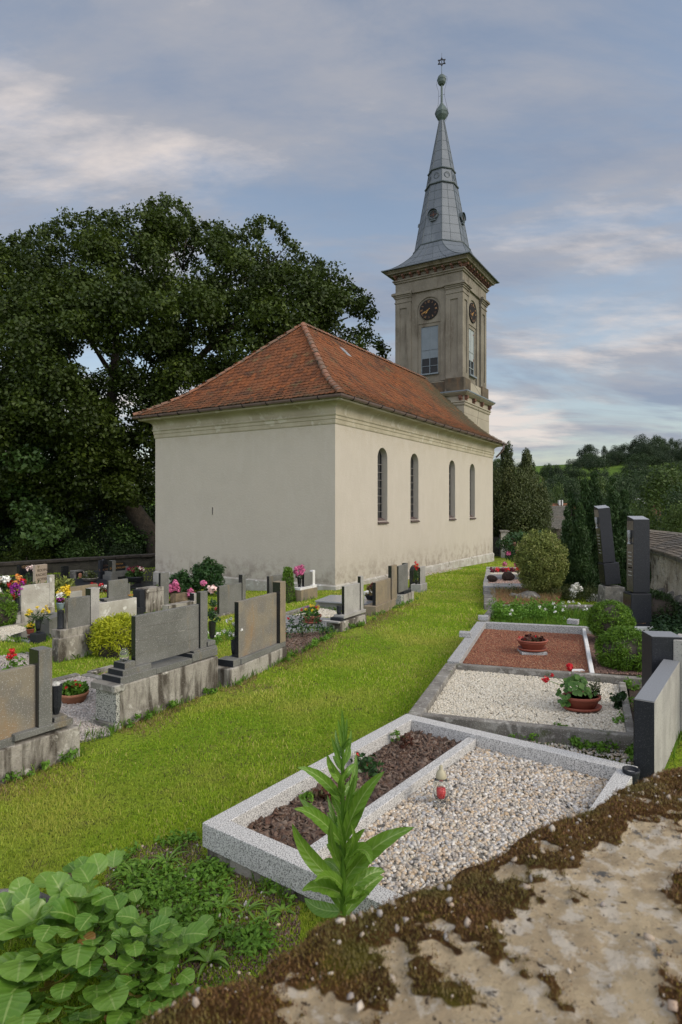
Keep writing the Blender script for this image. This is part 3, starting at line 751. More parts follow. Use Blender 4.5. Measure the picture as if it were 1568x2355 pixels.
for (Rv, z) in ((1.61, 16.87), (.94, 20.48), (.775, 21.36)):
    pts = oct_(Rv, z); MB().tube(pts + pts[:2], .055, 8, cap=False).build('roll_moulding', MT['zincdark'], spire, smooth=True)
mb = MB()
for k in range(8):
    pts = [oct_(orad(z) + .008, z)[k] for z in np.linspace(16.9, 24.4, 6)]; mb.tube(pts, .018, 5)
for z in list(np.arange(17.4, 20.3, .52)) + list(np.arange(21.9, 24.2, .6)):
    pts = oct_(orad(z) + .004, z); mb.tube(pts + pts[:1], .007, 4, cap=False)
for k in range(8):
    lo_ = [(Vector(oct_(orad(z) + .004, z)[k]) * .55 + Vector(oct_(orad(z) + .004, z)[(k + 1) % 8]) * .45) for z in (16.9, 18.2, 20.4)]
    mb.tube(lo_, .009, 4)
for i in range(1, 8, 2):
    q_ = octring(*prof[i]); mb.tube([Vector(p) + Vector((0, 0, .004)) for p in q_ + q_[:1]], .007, 4, cap=False)
for k in range(4):
    for a in (-.6, -.2, .2, .6): mb.tube([sp_(k, a * p_[1], p_[0] + .002, p_[2] + .006) for p_ in prof], .009, 4)
    for s in (-1, 1): mb.tube([sp_(k, s * p_[1], p_[0], p_[2] + .006) for p_ in prof], .018, 4)
mb.build('seam', MT['zincdark'], spire)
for k in range(4):
    zc_, ao = 18.5, orad(18.5) * OC
    mb = MB(); m_ = MB()
    pts = [sp_(k, .25 * math.cos(t), ao + .10 - .17 * math.sin(t) * .25, zc_ + .25 * math.sin(t)) for t in np.linspace(0, 2 * math.pi, 25)[:-1]]
    mb.tube(pts + pts[:2], .05, 8, cap=False)
    hood = [(math.cos(t) * .30, math.sin(t) * .30) for t in np.linspace(-.15, math.pi + .15, 15)]
    v = [sp_(k, a, ao + .2, zc_ + z) for a, z in hood] + [sp_(k, a, ao - .12, zc_ + z) for a, z in hood]
    mb.add(v, [(i, i + 1, 16 + i, 15 + i) for i in range(14)])
    sb(mb, k, -.14, .14, ao - .05, ao + .16, zc_ - .36, zc_ - .28)
    oc = mb.build('oculus', MT['zincdark'], spire, smooth=False)
    v = [sp_(k, .24 * math.cos(t), ao + .07, zc_ + .24 * math.sin(t)) for t in np.linspace(0, 2 * math.pi, 21)[:-1]]
    MB().extr(v[::-1], np.array(sp_(k, 0, 0, 0)) - np.array(sp_(k, 0, .02, 0))).build('pane', MT['glass'], oc)
    mb = MB(); sb(mb, k, -.012, .012, ao + .07, ao + .085, zc_ - .22, zc_ + .22); sb(mb, k, -.22, .22, ao + .07, ao + .085, zc_ - .012, zc_ + .012); mb.build('glazing_bar', MT['bracket'], oc)
for k in range(8):
    q0, q1 = oct_(.83 + .02, 20.93)[k], oct_(.83 + .02, 20.93)[(k + 1) % 8]
    c = (Vector(q0) + Vector(q1)) / 2; t_ = (Vector(q1) - Vector(q0)).normalized()
    pts = [c + t_ * .155 * math.cos(a) + Vector((0, 0, .165 * math.sin(a))) for a in np.linspace(0, 2 * math.pi, 21)[:-1]]
    MB().tube(pts + pts[:2], .018, 5, cap=False).build('medallion', MT['zincdark'], spire)
AX = CF.p(TU, TV, 0)
mb = MB(); mb.lathe(AX, [(.14, 24.42), (.17, 24.47), (.24, 24.55), (.34, 24.7), (.385, 24.84), (.40, 24.86), (.385, 24.9), (.33, 25.08), (.22, 25.25), (.13, 25.32), (.12, 25.40), (.065, 25.42), (.055, 26.5), (.09, 26.52)], 8, rot=math.pi / 8 - TH)
mb.build('finial_bulb', MT['copperball'], tower)
mb = MB(); mb.lathe(AX, [(.05, 26.5), (.14, 26.53), (.22, 26.64), (.25, 26.78), (.265, 26.80), (.265, 26.84), (.25, 26.86), (.22, 26.98), (.13, 27.08), (.03, 27.12), (.018, 27.14), (.014, 27.65)], 18); mb.build('finial_ball', MT['copperball'], tower, smooth=False)
mb = MB(); sc_ = Vector((AX[0], AX[1], 27.86)); ax_ = Vector((1, -.17, 0)).normalized()
def stp(r, a): return sc_ + ax_ * r * math.sin(a) + Vector((0, 0, 1)) * r * math.cos(a)
OUT = [stp(.26 if i % 2 == 0 else .15, i * math.pi / 6) for i in range(12)]; INN = [stp(.175 if i % 2 == 0 else .10, i * math.pi / 6) for i in range(12)]
dn = Vector((.17, 1, 0)).normalized() * .03; vs = [tuple(p + d) for d in (-dn, dn) for p in OUT + INN]; fs = []
for i in range(12):
    j = (i + 1) % 12
    fs += [(i, j, 12 + j, 12 + i), (24 + j, 24 + i, 36 + i, 36 + j), (j, i, 24 + i, 24 + j), (12 + i, 12 + j, 36 + j, 36 + i)]
mb.add(vs, fs); mb.tube([sc_ + Vector((0, 0, -.26)), sc_ + Vector((0, 0, .26))], .02, 6); mb.tube([sc_ + Vector((0, 0, .25)), sc_ + Vector((0, 0, .52))], .008, 4)
mb.build('star_finial', MT['iron'], tower)
ex = Vector((1, 0, 0)); mb = MB(); A_ = Vector(AX)
mb.tube([A_ + ex * x + Vector((0, 0, z)) for (x, z) in ((-.10, 24.2), (-.28, 24.6), (-.40, 24.86), (-.20, 25.4), (-.17, 26.1), (-.30, 26.5), (-.26, 26.8), (-.22, 26.9))], .009, 4)
mb.tube([A_ + ex * x + Vector((0, 0, z)) for (x, z) in ((.10, 24.2), (.25, 24.5), (.40, 24.86), (.30, 25.3), (.16, 25.9), (.18, 26.3), (.32, 26.8), (.30, 27.0), (.12, 27.1))], .009, 4)
mb.tube([A_ + ex * -.17 + Vector((0, 0, 25.85)), A_ + ex * .17 + Vector((0, 0, 26.0))], .01, 4)
mb.build('lightning_wire', MT['iron'], tower)
mb = MB(); mb.tube([sp_(1, -1.0, 2.5, 15.3), sp_(1, -1.15, 2.2, 14.5), sp_(1, -1.5, 2.06, 13.0), sp_(1, -1.2, 2.06, 11.3), sp_(1, -1.1, 2.05, 9.2), sp_(1, -.3, 2.4, 8.3), sp_(1, -.35, 2.2, 6.4), sp_(1, -.4, 2.15, 5.2)], .008, 4); mb.build('lightning_wire', MT['iron'], tower)
# ------------------------------------------------------------------ small builders
def ico(sub):
    import bmesh
    bm = bmesh.new(); bmesh.ops.create_icosphere(bm, subdivisions=sub, radius=1); bm.verts.ensure_lookup_table()
    v = np.array([x.co[:] for x in bm.verts]); f = np.array([[q.index for q in t.verts] for t in bm.faces]); bm.free(); return v, f
ICO1 = ico(1); ICO2 = ico(2); ICO3 = ico(3)
def rots(n, tilt=.5):
    a = R.random(n) * 2 * np.pi; b = R.normal(size=n) * tilt; c = R.normal(size=n) * tilt
    ca, sa, cb, sb_, cc, sc = np.cos(a), np.sin(a), np.cos(b), np.sin(b), np.cos(c), np.sin(c); z = np.zeros(n); o = np.ones(n)
    Rz = np.stack([ca, -sa, z, sa, ca, z, z, z, o], 1).reshape(n, 3, 3); Rx = np.stack([o, z, z, z, cb, -sb_, z, sb_, cb], 1).reshape(n, 3, 3)
    Ry = np.stack([cc, z, sc, z, o, z, -sc, z, cc], 1).reshape(n, 3, 3); return Rx @ Ry @ Rz
def stones(name, poly, zf, size, dens, mat, parent=None, base=None, flat=.65, rough=.12, kind='stuff', layers=1.0, smooth=True, inset=None, asp=(.75, 1.25)):
    poly = np.asarray([(p[0], p[1]) for p in poly]); lo, hi = poly.min(0), poly.max(0)
    N = int((hi - lo).prod() * dens); q = lo + R.random((N, 2)) * (hi - lo); q = q[inpoly(q[:, 0], q[:, 1], poly)]; n = len(q)
    if n == 0: return None
    bv, bf = base or ICO1
    sc = size * (.6 + .8 * R.random(n)); S3 = np.stack([asp[0] + (asp[1] - asp[0]) * R.random(n), asp[0] + (asp[1] - asp[0]) * R.random(n), flat * (.8 + .4 * R.random(n))], 1) * sc[:, None]
    jit = 1 + rough * R.normal(size=(n, len(bv), 1))
    V = np.einsum('nij,nkj->nki', rots(n), bv[None] * jit * S3[:, None, :])
    z = zf(q[:, 0], q[:, 1]) if callable(zf) else np.full(n, zf)
    V[:, :, 0] += q[:, 0:1]; V[:, :, 1] += q[:, 1:2]; V[:, :, 2] += (z + R.random(n) * size * .5 * layers)[:, None]
    F = (bf[None] + (np.arange(n) * len(bv))[:, None, None]).reshape(-1, 3)
    o = fast(name, V.reshape(-1, 3), F, mat, parent, np.repeat(R.random(n), len(bv)), smooth=smooth)
    if kind and parent is None: o['kind'] = kind
    elif kind: o['kind'] = kind
    return o
def PEB(name, cols, rough=.6):
    m, t, b = newmat(name); N = NB(t); r = t.nodes.new('ShaderNodeValToRGB'); N.L(N.attr('rnd'), r.inputs[0]); r.color_ramp.interpolation = 'LINEAR'
    els = r.color_ramp.elements
    for i, c in enumerate(cols):
        p = i / (len(cols) - 1)
        if i == 0: els[0].position = 0; els[0].color = c4(c)
        elif i == len(cols) - 1: els[-1].position = 1; els[-1].color = c4(c)
        else: e_ = els.new(p); e_.color = c4(c)
    col = N.mix(N.ramp(N.noise(120, 3), .4, .7, 0, .35), r.outputs[0], (.2, .17, .13)); N.L(col, b.inputs['Base Color']); b.inputs['Roughness'].default_value = rough
    return m
MT['pebble'] = PEB('river pebbles', [(.50, .45, .35), (.18, .165, .15), (.62, .58, .50), (.42, .30, .17), (.32, .32, .32), (.66, .63, .57), (.38, .33, .27), (.54, .42, .28), (.27, .26, .25)], .45)
MT['whitegrav'] = PEB('white marble chips', [(.56, .52, .42), (.42, .38, .29), (.66, .63, .54), (.50, .44, .33), (.61, .58, .49), (.33, .29, .22)])
MT['redgrav'] = PEB('red brick grit', [(.19, .046, .019), (.12, .030, .014), (.24, .07, .028), (.155, .038, .016), (.34, .18, .09), (.085, .024, .012)], .9)
MT['brownlava'] = PEB('brown lava grit', [(.12, .06, .045), (.08, .045, .035), (.16, .085, .065), (.2, .12, .09)], .9)
MT['greygrav'] = PEB('grey grit', [(.40, .37, .33), (.28, .26, .235), (.5, .47, .43), (.33, .28, .24), (.22, .21, .20)], .8)
MT['pinkgrav'] = PEB('pink grit', [(.45, .27, .20), (.55, .36, .27), (.38, .22, .17), (.6, .5, .42)], .8)
MT['bark'] = PEB('bark mulch chips', [(.065, .03, .016), (.10, .055, .034), (.15, .10, .072), (.035, .018, .012), (.20, .15, .115), (.085, .036, .02), (.05, .025, .015)], .9)
def resolve(fr, spec, u0):
    return fr.vv(spec[1], u0) if isinstance(spec, tuple) else spec
def stone(label, cr, g, th, parts, group='weathered headstones beside the grass path', name='gravestone', z=None, cat='gravestone', excl=True):
    gp = G(*cr(*g)) if z is None else Pz(*cr(*g), z)
    fr = Fr(gp.x, gp.y, math.radians(th)); t = thing(name, label, cat, gp, group)
    us = []; vmax = .2
    for p in parts:
        nm, xL, xR, xr, yT, yB, v0, v1, mat = p[:9]
        u0 = fr.u(cr(xL, 0)[0], v0); u1 = fr.u(cr(xR, 0)[0], v0)
        v1 = fr.vv(cr(v1[1], 0)[0], u0) if isinstance(v1, tuple) else v1
        z1 = fr.z(*cr(xr, yT), v0); z0 = gp.z - .25 if yB is None else fr.z(*cr(xr, yB), v0)
        if u0 > u1: u0, u1 = u1, u0
        ob = MB().fbox(fr, u0, u1, v0, v1, z0, z1).build(nm, MT[mat], t, bevel=p[9] if len(p) > 9 else .006)
        if nm in ('slab', 'post', 'step', 'foot_block') and mat[:4] == 'gran':
            MB().fbox(fr, u0 - .006, u0 - .0005, v0 + .003, v1 - .002, z0 + .002, z1 - .003).build('polished_edge', MT['black' if nm != 'step' else 'blackrough'], ob)
        if yB is None: us += [u0, u1]; vmax = max(vmax, v1)
    if us and excl: EXCL.append([fr.p(min(us), 0, 0), fr.p(max(us), 0, 0), fr.p(max(us), vmax, 0), fr.p(min(us), vmax, 0)])
    t['fr'] = 0
    return t, fr
def text(body, mat, parent, loc, right, up, size, name='lettering', align='CENTER'):
    cu = bpy.data.curves.new(name, 'FONT'); cu.body = body; cu.size = size; cu.extrude = .002; cu.align_x = align
    o = bpy.data.objects.new(name, cu); COL.objects.link(o); bpy.context.view_layer.update()
    me = bpy.data.meshes.new_from_object(o); bpy.data.objects.remove(o)
    r = Vector(right).normalized(); u = Vector(up).normalized(); n = r.cross(u)
    me.transform(Matrix(((r.x, u.x, n.x, loc[0] - parent['_w'][0]), (r.y, u.y, n.y, loc[1] - parent['_w'][1]), (r.z, u.z, n.z, loc[2] - parent['_w'][2]), (0, 0, 0, 1))))
    me.materials.clear(); me.materials.append(mat); o = bpy.data.objects.new(name, me); COL.objects.link(o); o.parent = parent; o['_w'] = tuple(parent['_w']); return o
def kerb(mb, pts, w, z0, z1):
    for a, b in zip(pts[:-1], pts[1:]):
        th = math.atan2(b[0] - a[0], b[1] - a[1]); fr = Fr(a[0], a[1], th); L = math.hypot(b[0] - a[0], b[1] - a[1])
        mb.fbox(fr, 0, L, 0, w, z0, z1)
def kerb1(name, a, b, w, z0, z1, mat, parent, bevel=.006, side=1, ext=(0, 0)):
    th = math.atan2(b[0] - a[0], b[1] - a[1]); fr = Fr(a[0], a[1], th); L = math.hypot(b[0] - a[0], b[1] - a[1])
    v0, v1 = (0, w) if side > 0 else (-w, 0)
    return MB().fbox(fr, -ext[0], L + ext[1], v0, v1, z0, z1).build(name, mat, parent, bevel=bevel)
def blooms(name, pts, r, mat, parent, n=26, size=None):
    size = size or r * .9
    return cloud(name, np.array(pts), r, n, size, size * .8, mat, parent, shell=.35, up=.3, out=1.0, rndn=.4, clump=.4)
def vase(label, base, h, r, mat, cat='vase', shape='flare', name='flower_vase', group='grave vases'):
    t = thing(name, label, cat, base, group)
    if shape == 'flare': prof = [(r * .7, 0), (r * .75, .02), (r * .5, .04), (r * .6, h * .1), (r * .9, h * .4), (r, h * .75), (r * .92, h * .93), (r * 1.02, h), (r * .85, h), (r * .8, h * .85)]
    elif shape == 'cyl': prof = [(r * 1.0, 0), (r * 1.0, .02), (r * .93, .03), (r * .95, h * .97), (r, h), (r * .8, h), (r * .78, h * .9)]
    else: prof = [(r * .45, 0), (r * .8, h * .25), (r, h * .9), (r, h), (r * .86, h), (r * .8, h * .85)]
    MB().lathe(base, prof, 8 if shape == 'oct' else 20).build('vase_body', MT[mat], t, smooth=shape != 'oct')
    return t
def stems(name, base, tops, mat, parent, r=.0025):
    mb = MB(); b = Vector(base)
    for p in tops:
        p = Vector(p); m = (b + p) / 2 + Vector((p.x - b.x, p.y - b.y, 0)) * -.15
        mb.tube([b, m, p], r, 4)
    return mb.build(name, MT[mat], parent)
def pot(label, base, r, h, mat, flow, leafmat='shrub', group='potted grave flowers', name='flower_pot', sx=1, rz=0, lh=1.0, saucer=True, nleaf=160, fr_=.022, nfl=10, lsize=.03, spread=1.0):
    t = thing(name, label, 'flower pot', base, group)
    prof = [(r * .62, .015), (r * .7, .02), (r * .93, h * .72), (r * .95, h * .75), (r, h * .76), (r * 1.02, h * .98), (r, h), (r * .93, h), (r * .9, h * .88)]
    MB().lathe(base, prof, 32, sx=sx, rz=rz).build('pot', MT[mat], t, smooth=True)
    MB().lathe(base, [(0, h * .84), (r * .9, h * .88)], 24, sx=sx, rz=rz).build('soil', MT['soil'], t)
    if saucer: MB().lathe(base, [(r * .7, 0), (r * .98, .008), (r * 1.06, .035), (r * 1.02, .037), (r * .9, .012), (0, .012)], 32, sx=sx, rz=rz).build('saucer', MT['terrared' if mat != 'blackrough' else mat], t, smooth=True)
    M2 = np.array([[math.cos(rz), -math.sin(rz)], [math.sin(rz), math.cos(rz)]])
    def rnd_p(k, rad, z0, z1):
        a = R.random(k) * 6.283; q = np.sqrt(R.random(k)) * rad; xy = (M2 @ np.stack([q * np.cos(a) * sx, q * np.sin(a)])).T
        return np.column_stack([xy + np.array(base[:2]), base[2] + h + z0 + (z1 - z0) * R.random(k) * (1 - (q / rad) ** 2 * .6)])
    C = rnd_p(26, r * .85 * spread, .0, lh * r)
    cloud('foliage', C, r * .3, nleaf // 10, lsize, lsize * .75, MT[leafmat], t, shell=.1, up=.9, out=.4)
    for (m_, k) in (flow if isinstance(flow, list) else [(flow, nfl)]):
        blooms('blossom', rnd_p(k, r * .9 * spread, lh * r * .6, lh * r * 1.25), fr_, MT[m_], t, n=16)
    return t

# ------------------------------------------------------------------ left row beside the path
sA, fA = stone('broad rust streaked grey headstone with square post, cut by the left edge of the picture', A1, (20, 1636), 36, [
    ('footing', -520, 560, 300, 1305, None, 0, .42, 'concrete', .012),
    ('plinth', 105, 512, 512, 1170, 1212, -.01, .26, 'gran'),
    ('step', 380, 470, 470, 1147, 1185, .02, .24, 'gran'),
    ('slab', -520, 266, 266, 797, 1290, .05, .12, 'gran2'),
    ('mortar_joint', 262, 274, 266, 830, 1250, .055, .115, 'concrete'),
    ('post', 272, 366, 272, 700, 1260, .0, ('x', 207), 'gran'),
    ('foot_block', -520, 106, 106, 1300, 1375, .03, .30, 'gran')])
p0 = Vector(fA.p(fA.u(A1(392, 0)[0], .12), .12, fA.z(*A1(470, 1147), .02)))
v_ = vase('faceted black vase with crumpled white paper in it beside the leftmost headstone', p0, .27, .055, 'blackrough', shape='oct')
blooms('paper', [p0 + Vector((0, 0, .28))], .035, MT['fwhite'], v_, n=14, size=.05)
# headstone B
sB, fB = stone('long grey granite headstone of four courses on stepped plinth over a stained concrete footing', A1, (835, 1246), 31.2, [
    ('footing', 835, 1522, 835, 948, None, 0, .34, 'concrete', .012),
    ('step', 842, 1090, 842, 890, 945, .012, .31, 'gran'),
    ('step', 857, 1056, 857, 842, 889, .035, .27, 'gran'),
    ('step', 871, 945, 871, 790, 841, .06, .24, 'gran'),
    ('curb', 1091, 1341, 1091, 826, 866, .005, .30, 'gran'),
    ('step', 1342, 1517, 1342, 726, 783, .012, .31, 'gran'),
    ('step', 1352, 1512, 1352, 706, 725, .035, .27, 'gran'),
    ('step', 1449, 1503, 1449, 640, 672, .06, .24, 'gran'),
    ('slab', 945, 1396, 945, 462, 815, .10, .165, 'gran'),
    ('post', 1398, 1448, 1398, 293, 690, .075, ('x', 1371), 'gran')])
mb = MB()
for k, fz in enumerate((.25, .5, .75)):
    z_ = fB.z(*A1(945, 815), .1) * (1 - fz) + fB.z(*A1(945, 462), .1) * fz
    mb.fbox(fB, fB.u(A1(947, 0)[0], .1), fB.u(A1(1394, 0)[0], .1), .0975, .12, z_ - .002, z_ + .002)
mb.build('joint_line', MT['greystone'], sB)
u1 = fB.u(A1(835, 0)[0]); vv = fB.vv(A1(695, 0)[0], u1 - .001); zt = fB.z(*A1(835, 985))
MB().fbox(fB, u1 - .05, u1 - .002, -.004, max(vv, .2), sB['_w'][2] - .1, zt).build('pillar', MT['terrazzo'], sB, bevel=.006)
MB().fbox(fB, u1 - .09, u1 + .05, -.03, max(vv, .2) + .04, zt + .001, zt + .075).build('pillar_cap', MT['greystone'], sB, bevel=.01)
MB().fbox(fB, u1 - .09, u1 + .0, -.03, max(vv, .2) + .04, sB['_w'][2] - .1, sB['_w'][2] + .07).build('pillar_base', MT['greystone'], sB, bevel=.01)
EXCL.append([fB.p(u1 - .3, -.02, 0), fB.p(u1, -.02, 0), fB.p(u1, .36, 0), fB.p(u1 - .3, .36, 0)])
pj = Vector(fB.p(fB.u(A1(880, 0)[0], .12), .15, fB.z(*A1(871, 790), .06)))
jar = tag(MB().lathe(pj, [(.03, 0), (.036, .004), (.05, .03), (.053, .07), (.045, .105), (.034, .12), (.036, .135), (.033, .137), (.031, .12), (.042, .1), (.049, .07), (.046, .032), (.03, .008), (0, .006)], 24).build('glass_jar', MT['clear'], smooth=True, at=pj),
          'empty clear glass jar standing on the steps of the long grey headstone', 'jar')
# red vases / bouquet beyond B
pv = Vector(fB.p(fB.u(A1(1478, 0)[0], .15), .15, fB.z(*A1(1449, 640), .06)))
v_ = vase('tall black vase with pale pink carnation and green fern behind the long grey headstone post', pv, .22, .05, 'black', shape='oct')
ft = [pv + Vector((.0, 0, .64)), pv + Vector((.02, .02, .45)), pv + Vector((-.01, .02, .52))]
stems('stems', pv + Vector((0, 0, .2)), ft, 'shrub', v_); blooms('blossom', ft[:1], .055, MT['fpale'], v_, n=40)
cloud('foliage', [pv + Vector((0, 0, .33)), pv + Vector((0.01, 0, .45)), pv + Vector((.02, .03, .25))], [.07, .05, .08], 70, .05, .02, MT['peony'], v_, shell=.2)
# headstone C
sC, fC = stone('tan and grey streaked headstone with dark edge and rust brown post on a crumbling footing', A2, (946, 1232), 24.8, [
    ('footing', 946, 1452, 946, 1072, None, 0, .32, 'concrete', .014),
    ('step', 972, 1045, 972, 992, 1062, .03, .28, 'gran'),
    ('plinth', 1046, 1441, 1441, 815, 862, .01, .25, 'gran'),
    ('slab', 1019, 1388, 1019, 465, 972, .06, .125, 'gran2'),
    ('mortar_joint', 1383, 1391, 1391, 378, 830, .07, .12, 'concrete'),
    ('post', 1392, 1441, 1392, 288, 835, .0, ('x', 1324), 'granwarm')])
pv = Vector(fC.p(fC.u(A2(1008, 0)[0], .15) - .06, .16, fC.z(*A2(972, 992), .03)))
v_ = vase('speckled dark green stone vase of white carnations on the step of the tan headstone', pv, .215, .045, 'blackrough')
ft = [pv + Vector((x, y, z)) for (x, y, z) in ((-.06, 0, .30), (.05, .02, .33), (.0, -.03, .29), (-.14, .03, .33), (.09, -.02, .36), (-.02, .05, .42), (-.1, .02, .47), (-.05, 0, .5), (.03, 0, .38))]
stems('stems', pv + Vector((0, 0, .2)), ft, 'shrub', v_); blooms('blossom', ft, .026, MT['fwhite'], v_, n=22)
cloud('foliage', [pv + Vector((0, 0, .32))], .12, 60, .05, .008, MT['shrub'], v_, shell=.2, tang='up')
# headstone D
sD, fD = stone('pale lichen banded headstone with thin post in front of the white gravel grave', A3, (586, 735), 30.5, [
    ('footing', 586, 822, 586, 650, None, 0, .30, 'concrete', .012),
    ('pier_cap', 570, 590, 586, 640, 655, -.02, .34, 'granlight'),
    ('plinth', 620, 815, 815, 527, 556, .01, .24, 'granlight'),
    ('step', 590, 640, 590, 612, 642, .03, .26, 'blackrough'),
    ('slab', 623, 770, 623, 325, 600, .06, .12, 'granlight'),
    ('post', 769, 794, 769, 236, 545, .04, ('x', 741), 'granlight')])
pv = Vector(fD.p(fD.u(A3(602, 0)[0], .14) - .1, .15, fD.z(*A3(590, 612), .03)))
vase('small dark stone vase without flowers beside the pale banded headstone', pv, .20, .045, 'blackrough')
# headstone E
sE, fE = stone('rust brown headstone framed by rough grey edge, with tall post at its far end', A3, (905, 592), 24.5, [
    ('footing', 905, 1084, 905, 508, None, 0, .30, 'granwarm', .012),
    ('slab', 904, 1037, 904, 292, 508, .05, .13, 'granwarm'),
    ('mortar_joint', 1034, 1043, 1037, 250, 465, .06, .12, 'granlight'),
    ('post', 1046, 1094, 1046, 142, 458, .03, ('x', 1014), 'granwarm')])
sO, fO = stone('grey headstone with mottled back leaning on black base, fifth in the row towards the church', A3, (1157, 490), 26, [
    ('footing', 1157, 1246, 1157, 402, None, 0, .34, 'concrete', .01),
    ('pier', 1128, 1156, 1156, 398, None, .02, .30, 'terrazzo'),
    ('step', 1158, 1222, 1158, 372, 402, .03, .26, 'blackrough'),
    ('slab', 1107, 1192, 1107, 145, 385, .06, .13, 'gran'),
    ], group='weathered headstones beside the grass path')
# curved black headstone
gp = G(*A3(1245, 372)); frP = Fr(gp.x, gp.y, math.radians(26)); Yp = gp.y
hP = (372 - 138) / 2.24 * K_ / FP * Yp; w_ = .45
pts = [(0, -.1), (w_, -.1), (w_, hP * .93)] + [(w_ * (1 - t), hP * (.93 + .07 * math.sin(t * math.pi * .9 + .3) - .10 * t * t)) for t in np.linspace(.08, 1, 10)]
tP = thing('gravestone', 'polished black headstone with curved top near the church wall', 'gravestone', gp, 'weathered headstones beside the grass path')
vs = [Vector(frP.p(.25 + 0 * u, -u + .45 + .0, gp.z + z)) for (u, z) in pts]
frP2 = Fr(gp.x, gp.y, math.radians(26)); vs = [Vector(frP2.p(u, 0.04, gp.z + z)) for (u, z) in pts]
MB().extr(vs, Vector(frP2.p(0, .14, 0)) - Vector(frP2.p(0, .04, 0))).build('slab', MT['black'], tP, bevel=.005)
MB().fbox(frP2, -.1, w_ + .1, -.05, .25, gp.z - .2, gp.z + .08).build('footing', MT['greystone'], tP, bevel=.01)
sQ, fQ = stone('small grey headstone with chipped foot, last of the row towards the church', A3, (1306, 385), 26, [
    ('footing', 1306, 1364, 1306, 312, None, 0, .30, 'granlight', .01),
    ('slab', 1302, 1348, 1302, 155, 310, .06, ('x', 1282), 'granlight')])
stone('thin grey marker post standing behind the mottled headstone', A3, (1175, 360), 26, [('post', 1172, 1190, 1172, 118, None, .0, .12, 'gran')], name='grave_marker', cat='grave marker', group=None)
pv = Pz(*A3(1266, 306), gp.z + .28)
v_ = vase('small black vase with red and orange flowers and long leaves between the last two headstones', pv, .12, .05, 'black')
ft = [pv + Vector((x, y, z)) for (x, y, z) in ((-.03, 0, .5), (.02, 0, .55), (0, 0, .42), (.03, 0, .47), (-.02, 0, .6))]
stems('stems', pv + Vector((0, 0, .1)), ft, 'shrub', v_); blooms('blossom', ft, .04, MT['fred'], v_); blooms('blossom', [pv + Vector((.0, 0, .52))], .04, MT['forange'], v_)
cloud('foliage', [pv + Vector((0, 0, .22)), pv + Vector((.02, 0, .34))], .08, 40, .14, .02, MT['shrub'], v_, tang='up', shell=.2)
# M: white post stone
sM, fM = stone('low headstone with bright white plinth and white post near the church corner', A3, (236, 466), 31, [
    ('footing', 236, 382, 236, 362, None, 0, .34, 'granwarm', .008),
    ('plinth', 228, 336, 236, 340, 361, .03, .30, 'white'),
    ('post_foot', 337, 374, 337, 315, 342, .03, .30, 'white'),
    ('slab', 262, 338, 262, 207, 331, .10, .17, 'gran'),
    ('post', 339, 360, 339, 182, 320, .09, .19, 'white')], group='headstones in the middle of the graveyard')
pv = Vector(fM.p(fM.u(A3(236, 0)[0], .15) - .06, .17, fM.z(*A3(236, 340), .03)))
v_ = vase('black vase of pink peonies on the white plinth by the church corner', pv, .26, .055, 'black')
ft = [pv + Vector((x, y, z)) for (x, y, z) in ((-.10, 0, .40), (.0, .03, .50), (.10, 0, .44), (-.05, -.03, .36), (.04, -.03, .38), (-.08, 0, .48), (.07, .02, .52))]
blooms('blossom', ft, .065, MT['fpink'], v_, n=44); cloud('foliage', [pv + Vector((0, 0, .3))], .1, 50, .08, .03, MT['peony'], v_)
# K, L
stone('plain grey granite headstone with post, in front of the church wall between shrubs', A2, (846, 602), 31, [
    ('footing', 830, 1000, 846, 578, None, -.02, .24, 'greystone'), ('slab', 846, 1051, 846, 325, 577, .02, .09, 'gran'), ('post', 1053, 1083, 1053, 222, 560, .0, ('x', 1019), 'gran')], group='headstones in the middle of the graveyard')
stone('light grey headstone with slanted top beside the narrow clipped thuja', A2, (1293, 470), 31, [
    ('slab', 1293, 1422, 1293, 235, 440, .02, .10, 'gran'), ('footing', 1285, 1430, 1293, 441, None, -.02, .24, 'granlight')], group='headstones in the middle of the graveyard')
# H, J
stone('tall thin grey slab rising from a dirty concrete footing at the left church corner', A1, (1018, 448), 31, [
    ('footing', 1018, 1142, 1018, 300, None, 0, .34, 'concrete', .01), ('cap', 1018, 1142, 1018, 272, 299, -.01, .36, 'concrete'),
    ('pier', 958, 1017, 1017, 392, None, .02, .36, 'blackrough'), ('pier', 975, 1016, 1016, 275, 391, .04, .30, 'blackrough'),
    ('slab', 1120, 1178, 1120, 160, 300, .10, .17, 'gran'), ('slab_foot', 1120, 1178, 1120, 300, None, .10, .17, 'gran')], group='headstones in the middle of the graveyard')
stone('low pale curb stone with short dark sided post behind the long grey headstone', A1, (1176, 470), 31, [
    ('footing', 1176, 1395, 1176, 388, None, 0, .22, 'concrete', .01), ('post', 1353, 1369, 1353, 302, 395, .02, ('x', 1322), 'granlight')], group='headstones in the middle of the graveyard')
